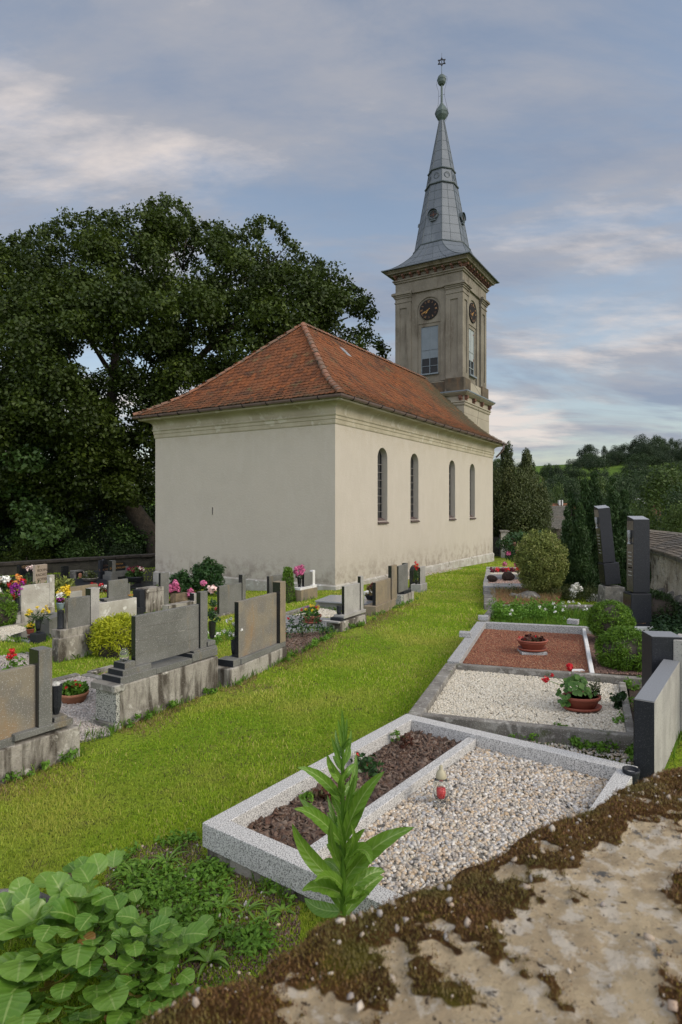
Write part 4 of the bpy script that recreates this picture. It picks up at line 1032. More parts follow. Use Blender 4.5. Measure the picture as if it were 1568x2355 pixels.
# F, G, I
sF, fF = stone('grey polished headstone with peeling mortar edge and cracked concrete post on a stepped footing', A1, (405, 788), 31, [
    ('footing', 405, 710, 405, 622, None, 0, ('x', 361), 'concrete', .012), ('footing', 421, 706, 421, 562, 621, .02, .26, 'concrete', .01),
    ('slab', 474, 632, 474, 340, 585, .06, ('x', 454), 'gran'), ('mortar_edge', 466, 473, 474, 345, 580, .055, .12, 'concrete'),
    ('post', 634, 694, 640, 268, 575, .05, .19, 'granlight')], group='headstones in the middle of the graveyard')
pv = Vector(fF.p(fF.u(A1(428, 0)[0], .14), .16, fF.z(*A1(421, 562), .02)))
vase('dark speckled cylindrical grave vase beside the grey polished headstone', pv, .30, .055, 'blackrough', shape='cyl')
sG, fG = stone('grey granite headstone with stepped base on a cracked white rendered footing', A1, (690, 520), 31, [
    ('footing', 690, 954, 690, 372, None, 0, .3, 'plinth', .012), ('step', 745, 925, 745, 352, 374, .03, .26, 'gran'), ('step', 728, 900, 745, 338, 351, .05, .22, 'gran'),
    ('slab', 757, 892, 757, 215, 338, .09, .15, 'gran'), ('side_post', 894, 908, 894, 235, 330, .08, .16, 'gran')], group='headstones in the middle of the graveyard')
mb = MB(); mb.fbox(fG, fG.u(A1(895, 0)[0], .05), fG.u(A1(925, 0)[0], .05), .03, .2, fG.z(*A1(895, 320), .05), fG.z(*A1(895, 312), .05)); mb.build('yellow_lichen', MT['gold'], sG)
sI, fI = stone('wide pale concrete backed headstone with brown rust line and end post', A1, (148, 528), 33, [
    ('footing', 148, 384, 148, 430, None, 0, .3, 'concrete', .012), ('pier', 112, 147, 148, 450, None, .02, .32, 'granlight'), ('step', 118, 148, 148, 432, 449, .04, .26, 'gran'),
    ('slab', 148, 346, 148, 250, 430, .04, .11, 'plinth'), ('post', 347, 381, 347, 176, 400, .03, .15, 'plinth')], group='headstones in the middle of the graveyard')
pv = Vector(fI.p(fI.u(A1(125, 0)[0], .14), .16, fI.z(*A1(148, 432), .04)))
v_ = vase('grey cylinder vase with magenta lilies beside the wide pale headstone', pv, .3, .055, 'blackrough', shape='cyl')
ft = [pv + Vector((x, y, z)) for (x, y, z) in ((-.1, 0, .45), (.0, .03, .55), (.08, 0, .5), (-.05, 0, .6), (.05, 0, .40), (-.12, 0, .54), (.1, 0, .62))]
blooms('blossom', ft, .06, MT['fpurple'], v_, n=30); cloud('foliage', [pv + Vector((0, 0, .36))], .1, 60, .08, .02, MT['shrub'], v_)
# two black posts and pinkish inscribed stone behind I
tI2, fI2 = stone('upright pinkish stone with small chalice and engraved names behind the pale headstone', A1, (247, 262), 20, [
    ('slab', 247, 330, 247, 106, None, 0, .12, 'pink')], group='headstones in the far shaded row')
def engrave(t, fr, v, u, lines, size, mat, z0, dz):
    r_ = Vector(fr.p(1, 0, 0)) - Vector(fr.p(0, 0, 0))
    for i, l in enumerate(lines):
        q = Vector(fr.p(u, v - .003, z0 - i * dz)); text(l, MT[mat], t, q, r_, (0, 0, 1), size)
uc = fI2.u(A1(300, 0)[0]); zc_ = fI2.z(*A1(290, 148))
engrave(tI2, fI2, 0, uc, ['RODINA', 'RACHOTA', 'KOTRBA'], .13, 'soil', zc_, .16)
mb = MB(); q = lambda a, z: fI2.p(fI2.u(A1(268, 0)[0]) + a, -.004, fI2.z(*A1(268, 128)) + z)
for P_ in ([(-.06, .1), (.06, .1), (.01, 0), (-.01, 0)], [(-.008, 0), (.008, 0), (.008, -.1), (-.008, -.1)], [(-.05, -.1), (.05, -.1), (.05, -.115), (-.05, -.115)]):
    mb.add([q(*p_) for p_ in P_], [(0, 1, 2, 3)])
mb.build('engraved_chalice', MT['granwarm'], tI2)
# ------------------------------------------------------------------ far shaded row at the left
FARG = 'headstones in the far shaded row'
stone('short black post standing before the pinkish inscribed stone', A1, (257, 245), 31, [('post', 262, 284, 262, 172, None, 0, .07, 'black')], group=FARG, name='grave_marker', cat='grave marker')
stone('narrow black post close to the wide pale headstone end post', A1, (326, 235), 31, [('post', 327, 342, 327, 178, None, 0, .08, 'black')], group=FARG, name='grave_marker', cat='grave marker')
s_, f_ = stone('beige lichened headstone with smaller grey slab behind the grey polished headstone', D1, (592, 560), 31, [
    ('slab', 592, 897, 592, 350, None, 0, .12, 'granwarm'), ('lower_slab', 592, 727, 592, 402, 500, -.14, -.06, 'granlight')], group='headstones in the middle of the graveyard')
t1, f1 = stone('long polished black headstone in deep shade, leftmost of the far row', D1, (24, 300), 31, [
    ('footing', 24, 205, 24, 242, None, 0, .4, 'blackrough'), ('slab', 78, 216, 78, 126, 242, .1, .2, 'black'), ('post', 45, 76, 45, 113, 242, .08, .24, 'black')], group=FARG)
engrave(t1, f1, .1, f1.u(D1(150, 0)[0]), ['RODINA'], .14, 'goldold', f1.z(*D1(78, 146)), .2)
v_ = thing('flower_bunch', 'pale pink flower bunch standing before the leftmost black headstone', 'flowers', G(*D1(175, 298)))
p_ = Vector(v_['_w']); blooms('blossom', [p_ + Vector((x, 0, .55 + y)) for x, y in ((-.1, 0), (.05, .05), (.15, -.02))], .1, MT['fpale'], v_, n=24); cloud('foliage', [p_ + Vector((0, 0, .25))], .2, 60, .12, .03, MT['shrub'], v_)
stone('plain black headstone with slanted top, alone between long slab and lantern boxes', D1, (512, 275), 31, [
    ('footing', 485, 600, 512, 248, None, -.03, .3, 'blackrough'), ('slab', 512, 581, 512, 124, 248, .05, .15, 'black')], group=FARG)
for (lab, x0, x1, yt, yb, xm0, xm1) in (('grey granite lantern box with amber glass standing next to the plain black headstone', 652, 745, 172, 262, 662, 735), ('low grey lantern box with arched dark niche, left of the rounded black headstone', 806, 918, 186, 252, 845, 905)):
    t_, f_ = stone(lab, D1, (x0, yb), 31, [('box', x0, x1, x0, yt, None, 0, .35, 'greystone')], group='granite lantern boxes', name='lantern_box', cat='grave lantern')
    MB().fbox(f_, f_.u(D1(xm0, 0)[0]), f_.u(D1(xm1, 0)[0]), -.006, .01, f_.z(*D1(x0, yb - 8)), f_.z(*D1(x0, yt + 12))).build('niche', MT['black'], t_)
    um = f_.u(D1((xm0 + xm1) / 2, 0)[0]); z0 = f_.z(*D1(x0, yb - 8)); MB().lathe(f_.p(um, -.04, z0), [(.05, 0), (.07, .02), (.07, .16), (.04, .2)], 12).build('candle_lantern', MT['terra'], t_)
t5, f5 = stone('rounded black headstone with gilded names in the far shaded row', D1, (925, 300), 31, [
    ('footing', 915, 1035, 925, 175, None, -.02, .35, 'blackrough'), ('post', 922, 952, 922, 60, 175, .05, .18, 'blackrough')], group=FARG)
us, ue = f5.u(D1(955, 0)[0]), f5.u(D1(1018, 0)[0]); zb, zt = f5.z(*D1(925, 175)), f5.z(*D1(955, 40))
pts = [(us, zb), (ue, zb), (ue, zt - .15)] + [(us + (ue - us) * (1 - t), zt - .15 + .15 * math.sin(math.pi * t)) for t in (.15, .3, .5, .7, .85)] + [(us, zt - .15)]
MB().extr([f5.p(u, .06, z) for u, z in pts], Vector(f5.p(0, .16, 0)) - Vector(f5.p(0, .06, 0))).build('slab', MT['black'], t5)
engrave(t5, f5, .06, (us + ue) / 2, ['RODINA', 'KUBÍČKOVA', '', 'NOVÁKOVA'], .1, 'goldold', zt - .3, .15)
t6, f6 = stone('tall grey stepped monument with post, black plaque and gilded lettering in the far row', D1, (1046, 312), 33, [
    ('footing', 1040, 1262, 1046, 222, None, 0, .5, 'gran'), ('shoulder', 1046, 1245, 1046, 182, 221, .03, .45, 'gran'), ('post', 1052, 1091, 1052, 62, 181, .08, .32, 'gran'), ('plaque', 1093, 1199, 1093, 88, 178, .12, .22, 'black'),
    ('side_post', 1201, 1230, 1201, 122, 181, .08, .32, 'gran'), ('side_block', 1240, 1266, 1240, 200, None, -.06, .3, 'gran'), ('niche', 1112, 1235, 1112, 236, 268, -.006, .02, 'black')], group=FARG)
engrave(t6, f6, .12, f6.u(D1(1146, 0)[0]), ['RODINA', 'DOBROVOLNÝCH', '', 'VOSTRÝCH'], .095, 'gold', f6.z(*D1(1093, 112)), .14)
A3Z = G(*A3(420, 620)).z
def slabpx(name, label, cr, pts, z, th, mat, group=None, bevel=.006, cat='grave slab', parent=None):
    w = [Pz(*cr(*p), z) for p in pts]
    c = sum(w, Vector()) / len(w); mb = MB().prism([(p.x, p.y) for p in w], z - th, z)
    if parent is not None: return mb.build(name, MT[mat], parent, bevel=bevel)
    o = mb.build(name, MT[mat], bevel=bevel, at=(c.x, c.y, z - th)); tag(o, label, cat, group); EXCL.append([(p.x, p.y, 0) for p in w]); return o
def zg(cr, pts, dz):
    g_ = [G(*cr(*p)).z for p in pts]; return max(sum(g_) / len(g_) + dz, max(g_) + .012)
def gzc(cr, pts):
    return sum(G(*cr(*p)).z for p in pts) / len(pts)
slabpx('grave_slab', 'dark rough lying slab in front of the lantern boxes', D1, [(480, 315), (620, 262), (1035, 232), (1035, 300), (985, 335), (600, 340)], -.62, .2, 'blackrough', 'lying grave slabs')
slabpx('grave_slab', 'shiny black lying slab reflecting the sky at the church corner', D1, [(1240, 345), (1345, 278), (1530, 290), (1530, 322), (1380, 357)], -.55, .2, 'black', 'lying grave slabs')
slabpx('grave_slab', 'dull grey lying slab behind the shiny black one', D1, [(1262, 235), (1300, 226), (1395, 232), (1340, 245)], -.5, .15, 'blackrough', 'lying grave slabs')
pot('dark bowl of deep red and white flowers on the shiny black slab', Pz(*D1(1299, 296), -.55), .29, .22, 'blackrough', [('fdark', 14), ('fpale', 4)], fr_=.06, lsize=.1, group=None, saucer=False)
pot('shallow bowl of grey green succulents on the dark lying slab', Pz(*D1(813, 285), -.62), .28, .14, 'greystone', 'fpale', 'conifer', fr_=.02, nfl=2, lsize=.06, group=None, saucer=False)
# red and white bedding flowers, hosta, lily pot, yellow and white bunch
gb = G(*D1(950, 405)); t = thing('flower_bed', 'bed of low red and white begonias left of the grey granite headstone', 'flower bed', gb)
C = np.array([gb]) + np.column_stack([R.uniform(-.45, .45, 26), R.uniform(-.35, .35, 26), R.uniform(.02, .2, 26)])
cloud('foliage', C, .12, 30, .06, .04, MT['redleaf'], t); blooms('blossom', C[:14] + [0, 0, .1], .07, MT['fred'], t, n=20); blooms('blossom', C[14:] + [0, 0, .05], .06, MT['fwhite'], t, n=20)
gb = G(*A1(425, 320)); t = thing('hosta', 'striped cream and green hosta behind the yellow flowers', 'plant', gb)
cloud('leaves', [gb + Vector((0, 0, .15)), gb + Vector((.1, .1, .25)), gb + Vector((-.12, 0, .3))], .3, 130, .22, .07, MT['varieg'], t, shell=.3, tang='out')
gb = G(*A1(447, 405)); t = vase('bunch of yellow and white artificial lilies beside the wide pale headstone', gb, .16, .06, 'blackrough', name='flower_vase')
blooms('blossom', [gb + Vector((x, y, z)) for x, y, z in ((-.12, 0, .42), (.0, 0, .5), (.1, 0, .42), (.05, .05, .55))], .09, MT['fyellow'], t, n=30)
blooms('blossom', [gb + Vector((x, y, z)) for x, y, z in ((-.12, -.05, .33), (-.05, -.05, .40))], .09, MT['fwhite'], t, n=30)
pot('pale blue pot with small purple flowers by the wide pale headstone', G(*A1(420, 418)), .10, .2, 'steelblue', 'fpurple', 'redleaf', fr_=.035, lsize=.06, group=None, saucer=False)
# sea of flowers at the left
gb = G(*A1(70, 480)); t = thing('flower_heap', 'heap of orange, white and red wreath flowers left of the wide pale headstone', 'flowers', gb)
C = np.array([gb]) + np.column_stack([R.uniform(-.75, .55, 60), R.uniform(-.3, .5, 60), R.uniform(.1, .95, 60)]); C[:, 2] = np.minimum(C[:, 2], gb.z + .95 - np.abs(C[:, 0] - gb.x) * .5)
cloud('foliage', C, .16, 40, .1, .04, MT['shrub'], t)
for i, m_ in enumerate(('forange', 'fwhite', 'fred', 'fwhite', 'forange')): 
    blooms('blossom', C[i * 11:(i + 1) * 11] + [0, -.1, .08], .09, MT[m_], t, n=22)
def globe(label, c, rx, rz_, mat, n, L=.05, W_=.014, group='clipped evergreen globes', name='globe_thuja', tang='out', flat=0, cat='shrub', shell=.8):
    t = thing(name, label, cat, (c[0], c[1], gzf(c[0], c[1])), group)
    core = MB().lathe((c[0], c[1], c[2] - rz_ * .82), [(.02, 0)] + [(rx * .86 * math.sin(a), rz_ * .84 * (1 - math.cos(a))) for a in np.linspace(.3, 2.9, 12)] + [(.01, rz_ * 1.66)], 20)
    core.build('twig_core', MT['wood'], t, smooth=True)
    k = 70; d = unit(k * 2); C = np.array(c) + d * np.array([rx, rx, rz_]) * .84
    cloud('foliage', C, rx * .27, n // (k * 2), L, W_, MT[mat], t, shell=.5, tang=tang, low=c[2] - rz_ - .02, clump=.45)
    return t
gq = G(*A1(15, 540)); globe('bright green rounded thuja cut by the left edge of the picture', (gq.x - .05, gq.y, gq.z + .35), .33, .42, 'globe', 9000, L=.06)
# tulips on kerb block, bench block etc
for i, (lab, pts_, z, th, mt) in enumerate((
        ('dark polished lying slab on the left gravel plot', [(73, 595), (190, 558), (248, 585), (228, 618)], .10, .08, 'black'),
        ('grey granite step at the front of the left gravel plot', [(130, 620), (205, 592), (262, 605), (200, 637)], .07, .12, 'mid'),
        ('dark granite block carrying the tulip vase', [(208, 580), (280, 565), (322, 577), (255, 592)], .2, .25, 'blackrough'),
        ('bench like dark granite box with pale joint behind the tulips', [(278, 470), (370, 430), (455, 440), (345, 482)], .40, .5, 'gran'))):
    z = zg(A1, [(230, 600)], z)
    slabpx('grave_slab' if i < 3 else 'granite_box', lab, A1, pts_, z, th, mt, cat='grave slab' if i < 3 else 'granite box')
pv = Pz(*A1(267, 572), zg(A1, [(230, 600)], .2))
v_ = vase('dark vase of yellow tulips on a granite block in the left gravel plot', pv, .24, .055, 'blackrough', shape='flare')
ft = [pv + Vector((x, y, z)) for x, y, z in ((-.24, 0, .33), (-.19, .02, .42), (-.13, 0, .40), (-.16, -.04, .36), (-.02, 0, .47), (.10, 0, .43), (.15, .02, .48), (.18, 0, .42), (.22, -.02, .39), (-.21, .03, .38), (.07, .02, .39))]
stems('stems', pv + Vector((0, 0, .2)), ft, 'shrub', v_, .004); blooms('blossom', ft, .032, MT['fyellow'], v_, n=26)
cloud('foliage', [pv + Vector((-.08, 0, .28)), pv + Vector((.08, 0, .28))], .12, 22, .22, .02, MT['shrub'], v_, tang='out', shell=.2)
pot('small terracotta pot of yellow pansies beside the tulip vase', Pz(*A1(212, 590), zg(A1, [(230, 600)], .10)), .075, .12, 'terrared', 'fyellow', fr_=.03, nfl=14, saucer=False)
# gravel plots on the left
def plot(name, label, cr, pts, z, mat, size, dens, gmat='greystone', mounds=.0, kd='gravel'):
    z = zg(cr, pts, .03 if cr is A1 else .035) if cr in (A1, A3) else z
    w = [Pz(*cr(*p), z) for p in pts]; EXCL.append([(p.x, p.y, 0) for p in w])
    o = MB().prism([(p.x, p.y) for p in w], z - .35, z).build(name + '_bed', MT[gmat]); struct(o)
    s = stones(name, w, z, size, dens, MT[mat]); tag(s, label, kd); return w
plot('grey_gravel', 'grey gravel behind the long grey headstone', A1, [(340, 935), (560, 880), (760, 920), (770, 1290), (560, 1330), (340, 1100)], -.335, 'greygrav', .012, 5200)
plot('pink_gravel', 'pink gravel seen beneath the long grey headstone', A1, [(700, 868), (860, 825), (1420, 705), (1450, 740), (900, 890)], -.30, 'pinkgrav', .012, 3000)
plot('white_gravel', 'white gravel around the dark slab at the far left', A1, [(-120, 560), (110, 525), (200, 545), (190, 600), (120, 640), (-120, 625)], -.25, 'whitegrav', .014, 2500)
plot('grey_gravel', 'grey gravel strip at the left edge behind the first headstone', A1, [(-250, 770), (140, 722), (230, 735), (215, 850), (-250, 930)], -.31, 'greygrav', .012, 2500)
plot('white_gravel', 'white marble gravel of the grave with the pansy bowl', A3, [(180, 585), (350, 515), (560, 548), (560, 612)], -.27, 'whitegrav', .015, 2500)
def kpx(label, cr, segs, z, w=.12, h=.16, mat='kerbold', group='grave kerbs', name='grave_kerb'):
    z = zg(cr, [q for s_ in segs for q in s_], .08) if cr in (A1, A3) else z
    A_ = Pz(*cr(*segs[0][0]), z); t = thing(name, label, 'grave kerb', (A_.x, A_.y, gzf(A_.x, A_.y)), group)
    for (a, b) in segs: kerb1('kerb_stone', Pz(*cr(*a), z), Pz(*cr(*b), z), w, z - h - .25, z, MT[mat], t, bevel=.012)
    return t
kpx('mossy kerb around the gravel behind the long grey headstone', A1, [((350, 915), (562, 862)), ((562, 868), (765, 905)), ((560, 1265), (700, 1130))], -.27, w=-.12 and .12)
kpx('pale kerb in the grass above the pink gravel', A1, [((640, 850), (815, 805))], -.27, mat='concrete')
kpx('thin kerb edging at the left side of the lawn', A1, [((75, 745), (215, 712))], -.28, mat='kerbold')
kpx('long pale kerb in front of the wide pale headstone', A1, [((-100, 562), (195, 503))], -.21, mat='concrete')
kpx('mossy kerb of the white gravel grave near the pansy bowl', A3, [((92, 570), (350, 492)), ((352, 498), (560, 520))], -.23)
slabpx('grave_slab', 'raised grey granite slab with dark edge behind the pale banded headstone', A3, [(358, 452), (497, 400), (640, 404), (780, 440), (720, 475), (590, 468)], A3Z + .19, .035, 'mid', 'lying grave slabs')
slabpx('grave_slab_base', 'speckled base block under the raised grey granite slab', A3, [(368, 458), (500, 405), (640, 410), (770, 444), (700, 482), (590, 472)], A3Z + .154, .3, 'granlight', 'lying grave slabs')
slabpx('grave_slab', 'grey granite slab carrying the pansy bowl', A3, [(-40, 575), (92, 578), (560, 612), (500, 645), (478, 690), (-60, 648)], A3Z + .10, .035, 'mid', 'lying grave slabs')
slabpx('grave_slab', 'lower grey granite slab in front of the pansy bowl', A3, [(-60, 650), (478, 692), (480, 742), (92, 722), (-80, 700)], A3Z + .055, .1, 'mid', 'lying grave slabs')
slabpx('grave_slab', 'grey slab on dark base left of the rust brown headstone', A3, [(797, 410), (900, 428), (900, 480), (797, 482)], A3Z + .13, .12, 'mid', 'lying grave slabs')
slabpx('grave_slab', 'white edged frame with pebbles near the church wall', A3, [(790, 372), (870, 346), (900, 352), (880, 380)], A3Z + .06, .1, 'white', 'lying grave slabs')
pot('terracotta bowl of yellow and violet pansies on the grey slab', Pz(*A3(334, 648), A3Z + .10), .18, .15, 'terra', [('fyellow', 12), ('fpurple', 4)], 'weed', fr_=.028, lh=.9, lsize=.05)
pot('black pot of dry pink heather beside the rust brown headstone', Pz(*A3(860, 450), A3Z + .13), .14, .13, 'blackrough', [('fdark', 8)], 'straw', fr_=.03, lh=1.8, lsize=.05, saucer=False)
pot('large terracotta bowl of red leaved begonias on grey gravel', Pz(*A1(515, 1078), G(*A1(515, 1078)).z + .05), .163, .155, 'terra', [('fred', 7)], 'weed', fr_=.02, lh=.8, lsize=.06, nleaf=260)
gb = Pz(*A1(455, 985), -.1); cl = cloud('red_leaves', [gb + Vector((0, 0, .0)), gb + Vector((.07, 0, .02)), gb + Vector((-.03, .03, 0))], .07, 60, .05, .04, MT['redleaf'], bpy.data.objects.get('flower_pot')); bpy.data.objects.remove(cl)
# rose bush and soil patch in front of D
w = [G(*A3(*p)) for p in ((80, 770), (200, 745), (470, 735), (520, 760), (330, 870), (250, 930), (60, 930))]
stones('dark_soil', w, lambda x, y: gz(x, y) + .004, .022, 1600, MT['bark'], flat=.4)['label'] = 'dark crumbly soil beside the tan headstone'
EXCL.append([(p.x, p.y, 0) for p in w])
gb = G(*A3(240, 790)); t = thing('rose_bush', 'low rose bush with few red buds in dark soil beside the lower grey slab', 'rose bush', gb)
cloud('foliage', [gb + Vector((x, y, z)) for x, y, z in ((0, 0, .2), (.2, .1, .3), (-.2, 0, .15), (.05, 0, .42), (.35, .1, .12), (.5, .1, .08), (-.1, 0, .3))], .15, 70, .05, .03, MT['peony'], t, shell=.2)
stems('stems', gb, [gb + Vector((x, 0, z)) for x, z in ((0, .45), (.2, .4), (-.2, .3), (.25, .5))], 'wood', t, .005); blooms('blossom', [gb + Vector((x, 0, z)) for x, z in ((.26, .55), (-.24, .35), (.0, .5))], .025, MT['fred'], t)
# shrubs, peonies, thuja column
gb = G(*A1(810, 735)); t = thing('golden_juniper', 'bright yellow green juniper bush between headstones', 'shrub', gb)
d = unit(90); C = np.array([gb + Vector((0.0, .15, .3))]) + d * [.52, .45, .30] * .8; C[:, 2] = np.maximum(C[:, 2], gb.z + .12)
cloud('foliage', C, .17, 170, .07, .016, MT['yellowjun'], t, tang='out', shell=.3); MB().lathe(gb + Vector((0, .15, 0)), [(.35, 0), (.42, .2), (.3, .42), (.01, .5)], 14).build('twig_core', MT['wood'], t)
gb = G(*A2(1460, 475)); t = thing('clipped_thuja', 'narrow clipped column thuja against the church wall', 'thuja', gb)
hh = 300 / 2.24 * K_ / FP * gb.y; C = [gb + Vector((math.cos(a) * .13 * (1 - h * .6), math.sin(a) * .13 * (1 - h * .6), .06 + h * hh * .92)) for h in np.linspace(0, 1, 16) for a in np.linspace(0, 5.2, 6)]
cloud('foliage', C, .085, 70, .05, .02, MT['globe'], t, tang='up', shell=.5); MB().lathe(gb, [(.14, 0), (.15, hh * .4), (.09, hh * .8), (.01, hh * .97)], 12).build('twig_core', MT['wood'], t)
for lab, px0, n, sx_, hgt in (('large dark peony bush by the left church corner', (640, 420), 34, 1.0, .75), ('peony bush with upright shoots against the church plinth', (745, 405), 26, .55, 1.05)):
    gb = G(*A2(*px0)); t = thing('peony_bush', lab, 'peony', gb, 'peony bushes')
    C = np.array([gb]) + np.column_stack([R.uniform(-.75, .75, n) * sx_, R.uniform(-.3, .3, n), R.uniform(.1, hgt, n)])
    C[:, 2] = np.minimum(C[:, 2], gb.z + hgt * (1.05 - np.abs(C[:, 0] - gb.x) * .5 / sx_)); cloud('foliage', C, .17, 110, .13, .04, MT['peony'], t, shell=.2)
    stems('stems', gb, [gb + Vector((x, 0, hgt * .9)) for x in (-.4 * sx_, 0, .3 * sx_)], 'shrub', t, .006)
gb = G(*A2(490, 480)); t = thing('log_planter', 'hollow log planter overflowing with pink peonies', 'planter', gb)
MB().lathe(gb, [(.16, -.1), (.18, .12), (.17, .3), (.12, .3)], 14, sx=1.5).build('log', MT['lightlog'], t)
fl = [gb + Vector((x, -.1, z)) for x, z in ((-.28, .42), (-.2, .5), (-.12, .44), (-.05, .54), (-.02, .42), (-.22, .38), (.32, .38), (.38, .28), (.30, .26), (-.33, .12), (-.1, .6))]
blooms('blossom', fl, .075, MT['fpink'], t, n=44); cloud('foliage', [Vector(p) - Vector((0, -.1, .06)) for p in fl], .1, 40, .09, .03, MT['peony'], t)
gb = G(*A2(712, 470)); t = thing('peony_flower', 'single pink peony bloom in front of the upright peony bush', 'flower', gb); blooms('blossom', [gb + Vector((0, -.1, .56))], .085, MT['fpink'], t, n=60); stems('stem', gb, [gb + Vector((0, -.1, .55))], 'shrub', t, .006)
# red candle lantern behind C
def lantern(label, base, h, r, group='glass grave candles'):
    t = thing('candle_lantern', label, 'grave candle', base, group)
    MB().lathe(base, [(r * 1.0, 0), (r * 1.02, h * .03), (r * .75, h * .09), (r * .66, h * .12), (r * .85, h * .22), (r, h * .38), (r * .98, h * .5), (r * .8, h * .62), (r * .62, h * .68), (r * .56, h * .68), (r * .74, h * .6), (r * .92, h * .5), (r * .94, h * .38), (r * .78, h * .24), (r * .5, h * .14), (0, h * .13)], 24).build('glass', MT['clear'], t, smooth=True)
    MB().lathe(base, [(r * .40, h * .15), (r * .50, h * .20), (r * .56, h * .30), (r * .54, h * .42), (0, h * .42)], 20).build('red_candle', MT['redwax'], t, smooth=True)
    MB().lathe(base, [(r * .60, h * .67), (r * .66, h * .71), (r * .60, h * .76), (r * .50, h * .84), (r * .30, h * .88), (r * .22, h * .90), (r * .22, h * .97), (r * .16, h), (0, h)], 20).build('lid', MT['cream'], t, smooth=True); return t
t = lantern('small red candle in a glass beside the plain grey headstone', G(*A2(813, 560)), .30, .07)
lantern('tiny dark glass candle beside the slab near the tan headstone', G(*A3(100, 775)) + Vector((0, 0, .01)), .16, .035)
gb = G(*A1(75, 850)); t = thing('salvia', 'bright red flower spike above the first headstone', 'flower', gb)
cloud('foliage', [gb + Vector((0, 0, .1)), gb + Vector((.1, 0, .12))], .14, 50, .08, .04, MT['weed'], t); blooms('blossom', [gb + Vector((0, 0, .27)), gb + Vector((.02, 0, .33)), gb + Vector((-.01, 0, .22)), gb + Vector((.04, 0, .25))], .045, MT['fred'], t, n=26); stems('stem', gb, [gb + Vector((0, 0, .3))], 'shrub', t)
gb = G(*A2(560, 1040)); 
# white flowered bed between B and C
gb = G(*A2(880, 800)); t = thing('flower_bed', 'planted bed with small leafy perennials between the long and the tan headstone', 'flower bed', gb)
C = np.array([gb]) + np.column_stack([R.uniform(-.5, .25, 40), R.uniform(-.9, .5, 40), R.uniform(.03, .16, 40)])
cloud('foliage', C, .11, 40, .06, .02, MT['weed'], t, shell=.1); blooms('blossom', C[:6] + [0, 0, .1], .03, MT['fwhite'], t, n=14)
# stones of the low wall at the back left
def wall_run(mb, a, b, w, z1, n=14, z0=None, amp=.03, capz=0):
    a = Vector(a); b = Vector(b); d = (b - a); L = d.length; nrm = Vector((-d.y, d.x, 0)).normalized()
    vs = []; fs = []; m = 6
    for i in range(n + 1):
        p = a + d * i / n
        for j, (o, z) in enumerate(((0, -1.0), (0, z1 - .35), (0, z1), (w, z1 + capz), (w, z1 - .3), (w, -1.0))):
            q = p + nrm * (o + rr.uniform(-amp, amp)); zz_ = (z if j in (1, 2, 3, 4) else gzf(q.x, q.y) - .5) + (rr.uniform(-amp, amp) if j in (2, 3) else 0)
            vs.append((q.x, q.y, zz_))
    for i in range(n):
        for j in range(m - 1): fs.append((i * m + j, i * m + j + 1, (i + 1) * m + j + 1, (i + 1) * m + j))
    fs.append(tuple(range(m))); fs.append(tuple(n * m + j for j in range(m))[::-1])
    mb.add(vs, fs)
a_, b_ = (-19, 21.3, 0), (-7.2, 32.6, 0)
t = thing('low_stone_wall', 'low dark damp graveyard wall under the big trees', 'wall', (-13, 26.5, gzf(-13, 26.5)))
mb = MB(); wall_run(mb, a_, b_, .5, -.40, 40); mb.build('masonry', MT['darkwall'], t)
mb = MB(); n_ = 26
for i in range(n_):
    p0, p1 = Vector(a_) + (Vector(b_) - Vector(a_)) * (i / n_), Vector(a_) + (Vector(b_) - Vector(a_)) * ((i + .97) / n_)
    fr = Fr(p0.x, p0.y, math.atan2(p1.x - p0.x, p1.y - p0.y)); mb.fbox(fr, 0, (p1 - p0).length, -.08, .6, -.38 + rr.uniform(-.01, .01), -.28 + rr.uniform(-.015, .015))
mb.build('capstones', MT['wood'], t)

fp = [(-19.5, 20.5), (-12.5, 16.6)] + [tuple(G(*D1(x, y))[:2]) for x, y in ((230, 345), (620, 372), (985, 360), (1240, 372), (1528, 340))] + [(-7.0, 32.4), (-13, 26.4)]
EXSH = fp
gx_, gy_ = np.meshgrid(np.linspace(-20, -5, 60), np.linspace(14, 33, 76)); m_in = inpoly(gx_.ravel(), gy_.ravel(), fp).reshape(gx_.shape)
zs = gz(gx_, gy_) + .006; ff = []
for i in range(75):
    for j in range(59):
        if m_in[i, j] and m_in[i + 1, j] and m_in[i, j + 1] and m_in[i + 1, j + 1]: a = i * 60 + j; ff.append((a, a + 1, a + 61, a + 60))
MT['shadeground'] = M('ground darkened as tree shade', (.028, .030, .012), var=(.045, .042, .016), vs=1.2, stain=(.02, .017, .011), ss=3, rough=1, bump=.8, bs=30, bd=.03)
o = fast('shade_ground', np.stack([gx_, gy_, zs], -1).reshape(-1, 3), np.array(ff), MT['shadeground']); struct(o)  # ground sheet coloured dark to stand for the shade under the trees
# ------------------------------------------------------------------ grave 1 (pebbles and bark) in front
Z1 = .20
a1, a2, a3 = Pz(465, 1891, Z1), Pz(935, 1640, Z1), Pz(1467, 1762, Z1); a4 = a1 + (a3 - a2)
GK = 'grave kerbs'
g1 = thing('grave_kerb', 'new light grey granite kerb around river pebbles and bark mulch, nearest grave', 'grave kerb', (a1 + a3) / 2 * 1 + Vector((0, 0, -Z1)), GK)
KW = .118
def krect(parent, P4, w, z0, z1, mat, names='kerb_stone', bevel=.004):
    """mitre free frame: two long stones, two short ones between them"""
    (p, q, r, s) = [Vector(x) for x in P4]
    for (a, b, ext) in ((p, q, 0), (q, r, -w), (r, s, 0), (s, p, -w)):
        d = (b - a).normalized(); th = math.atan2(d.x, d.y); fr = Fr(a.x, a.y, th); L = (b - a).length
        MB().fbox(fr, -ext, L + ext, -w, 0, z0, z1).build(names, MT[mat], parent, bevel=bevel)
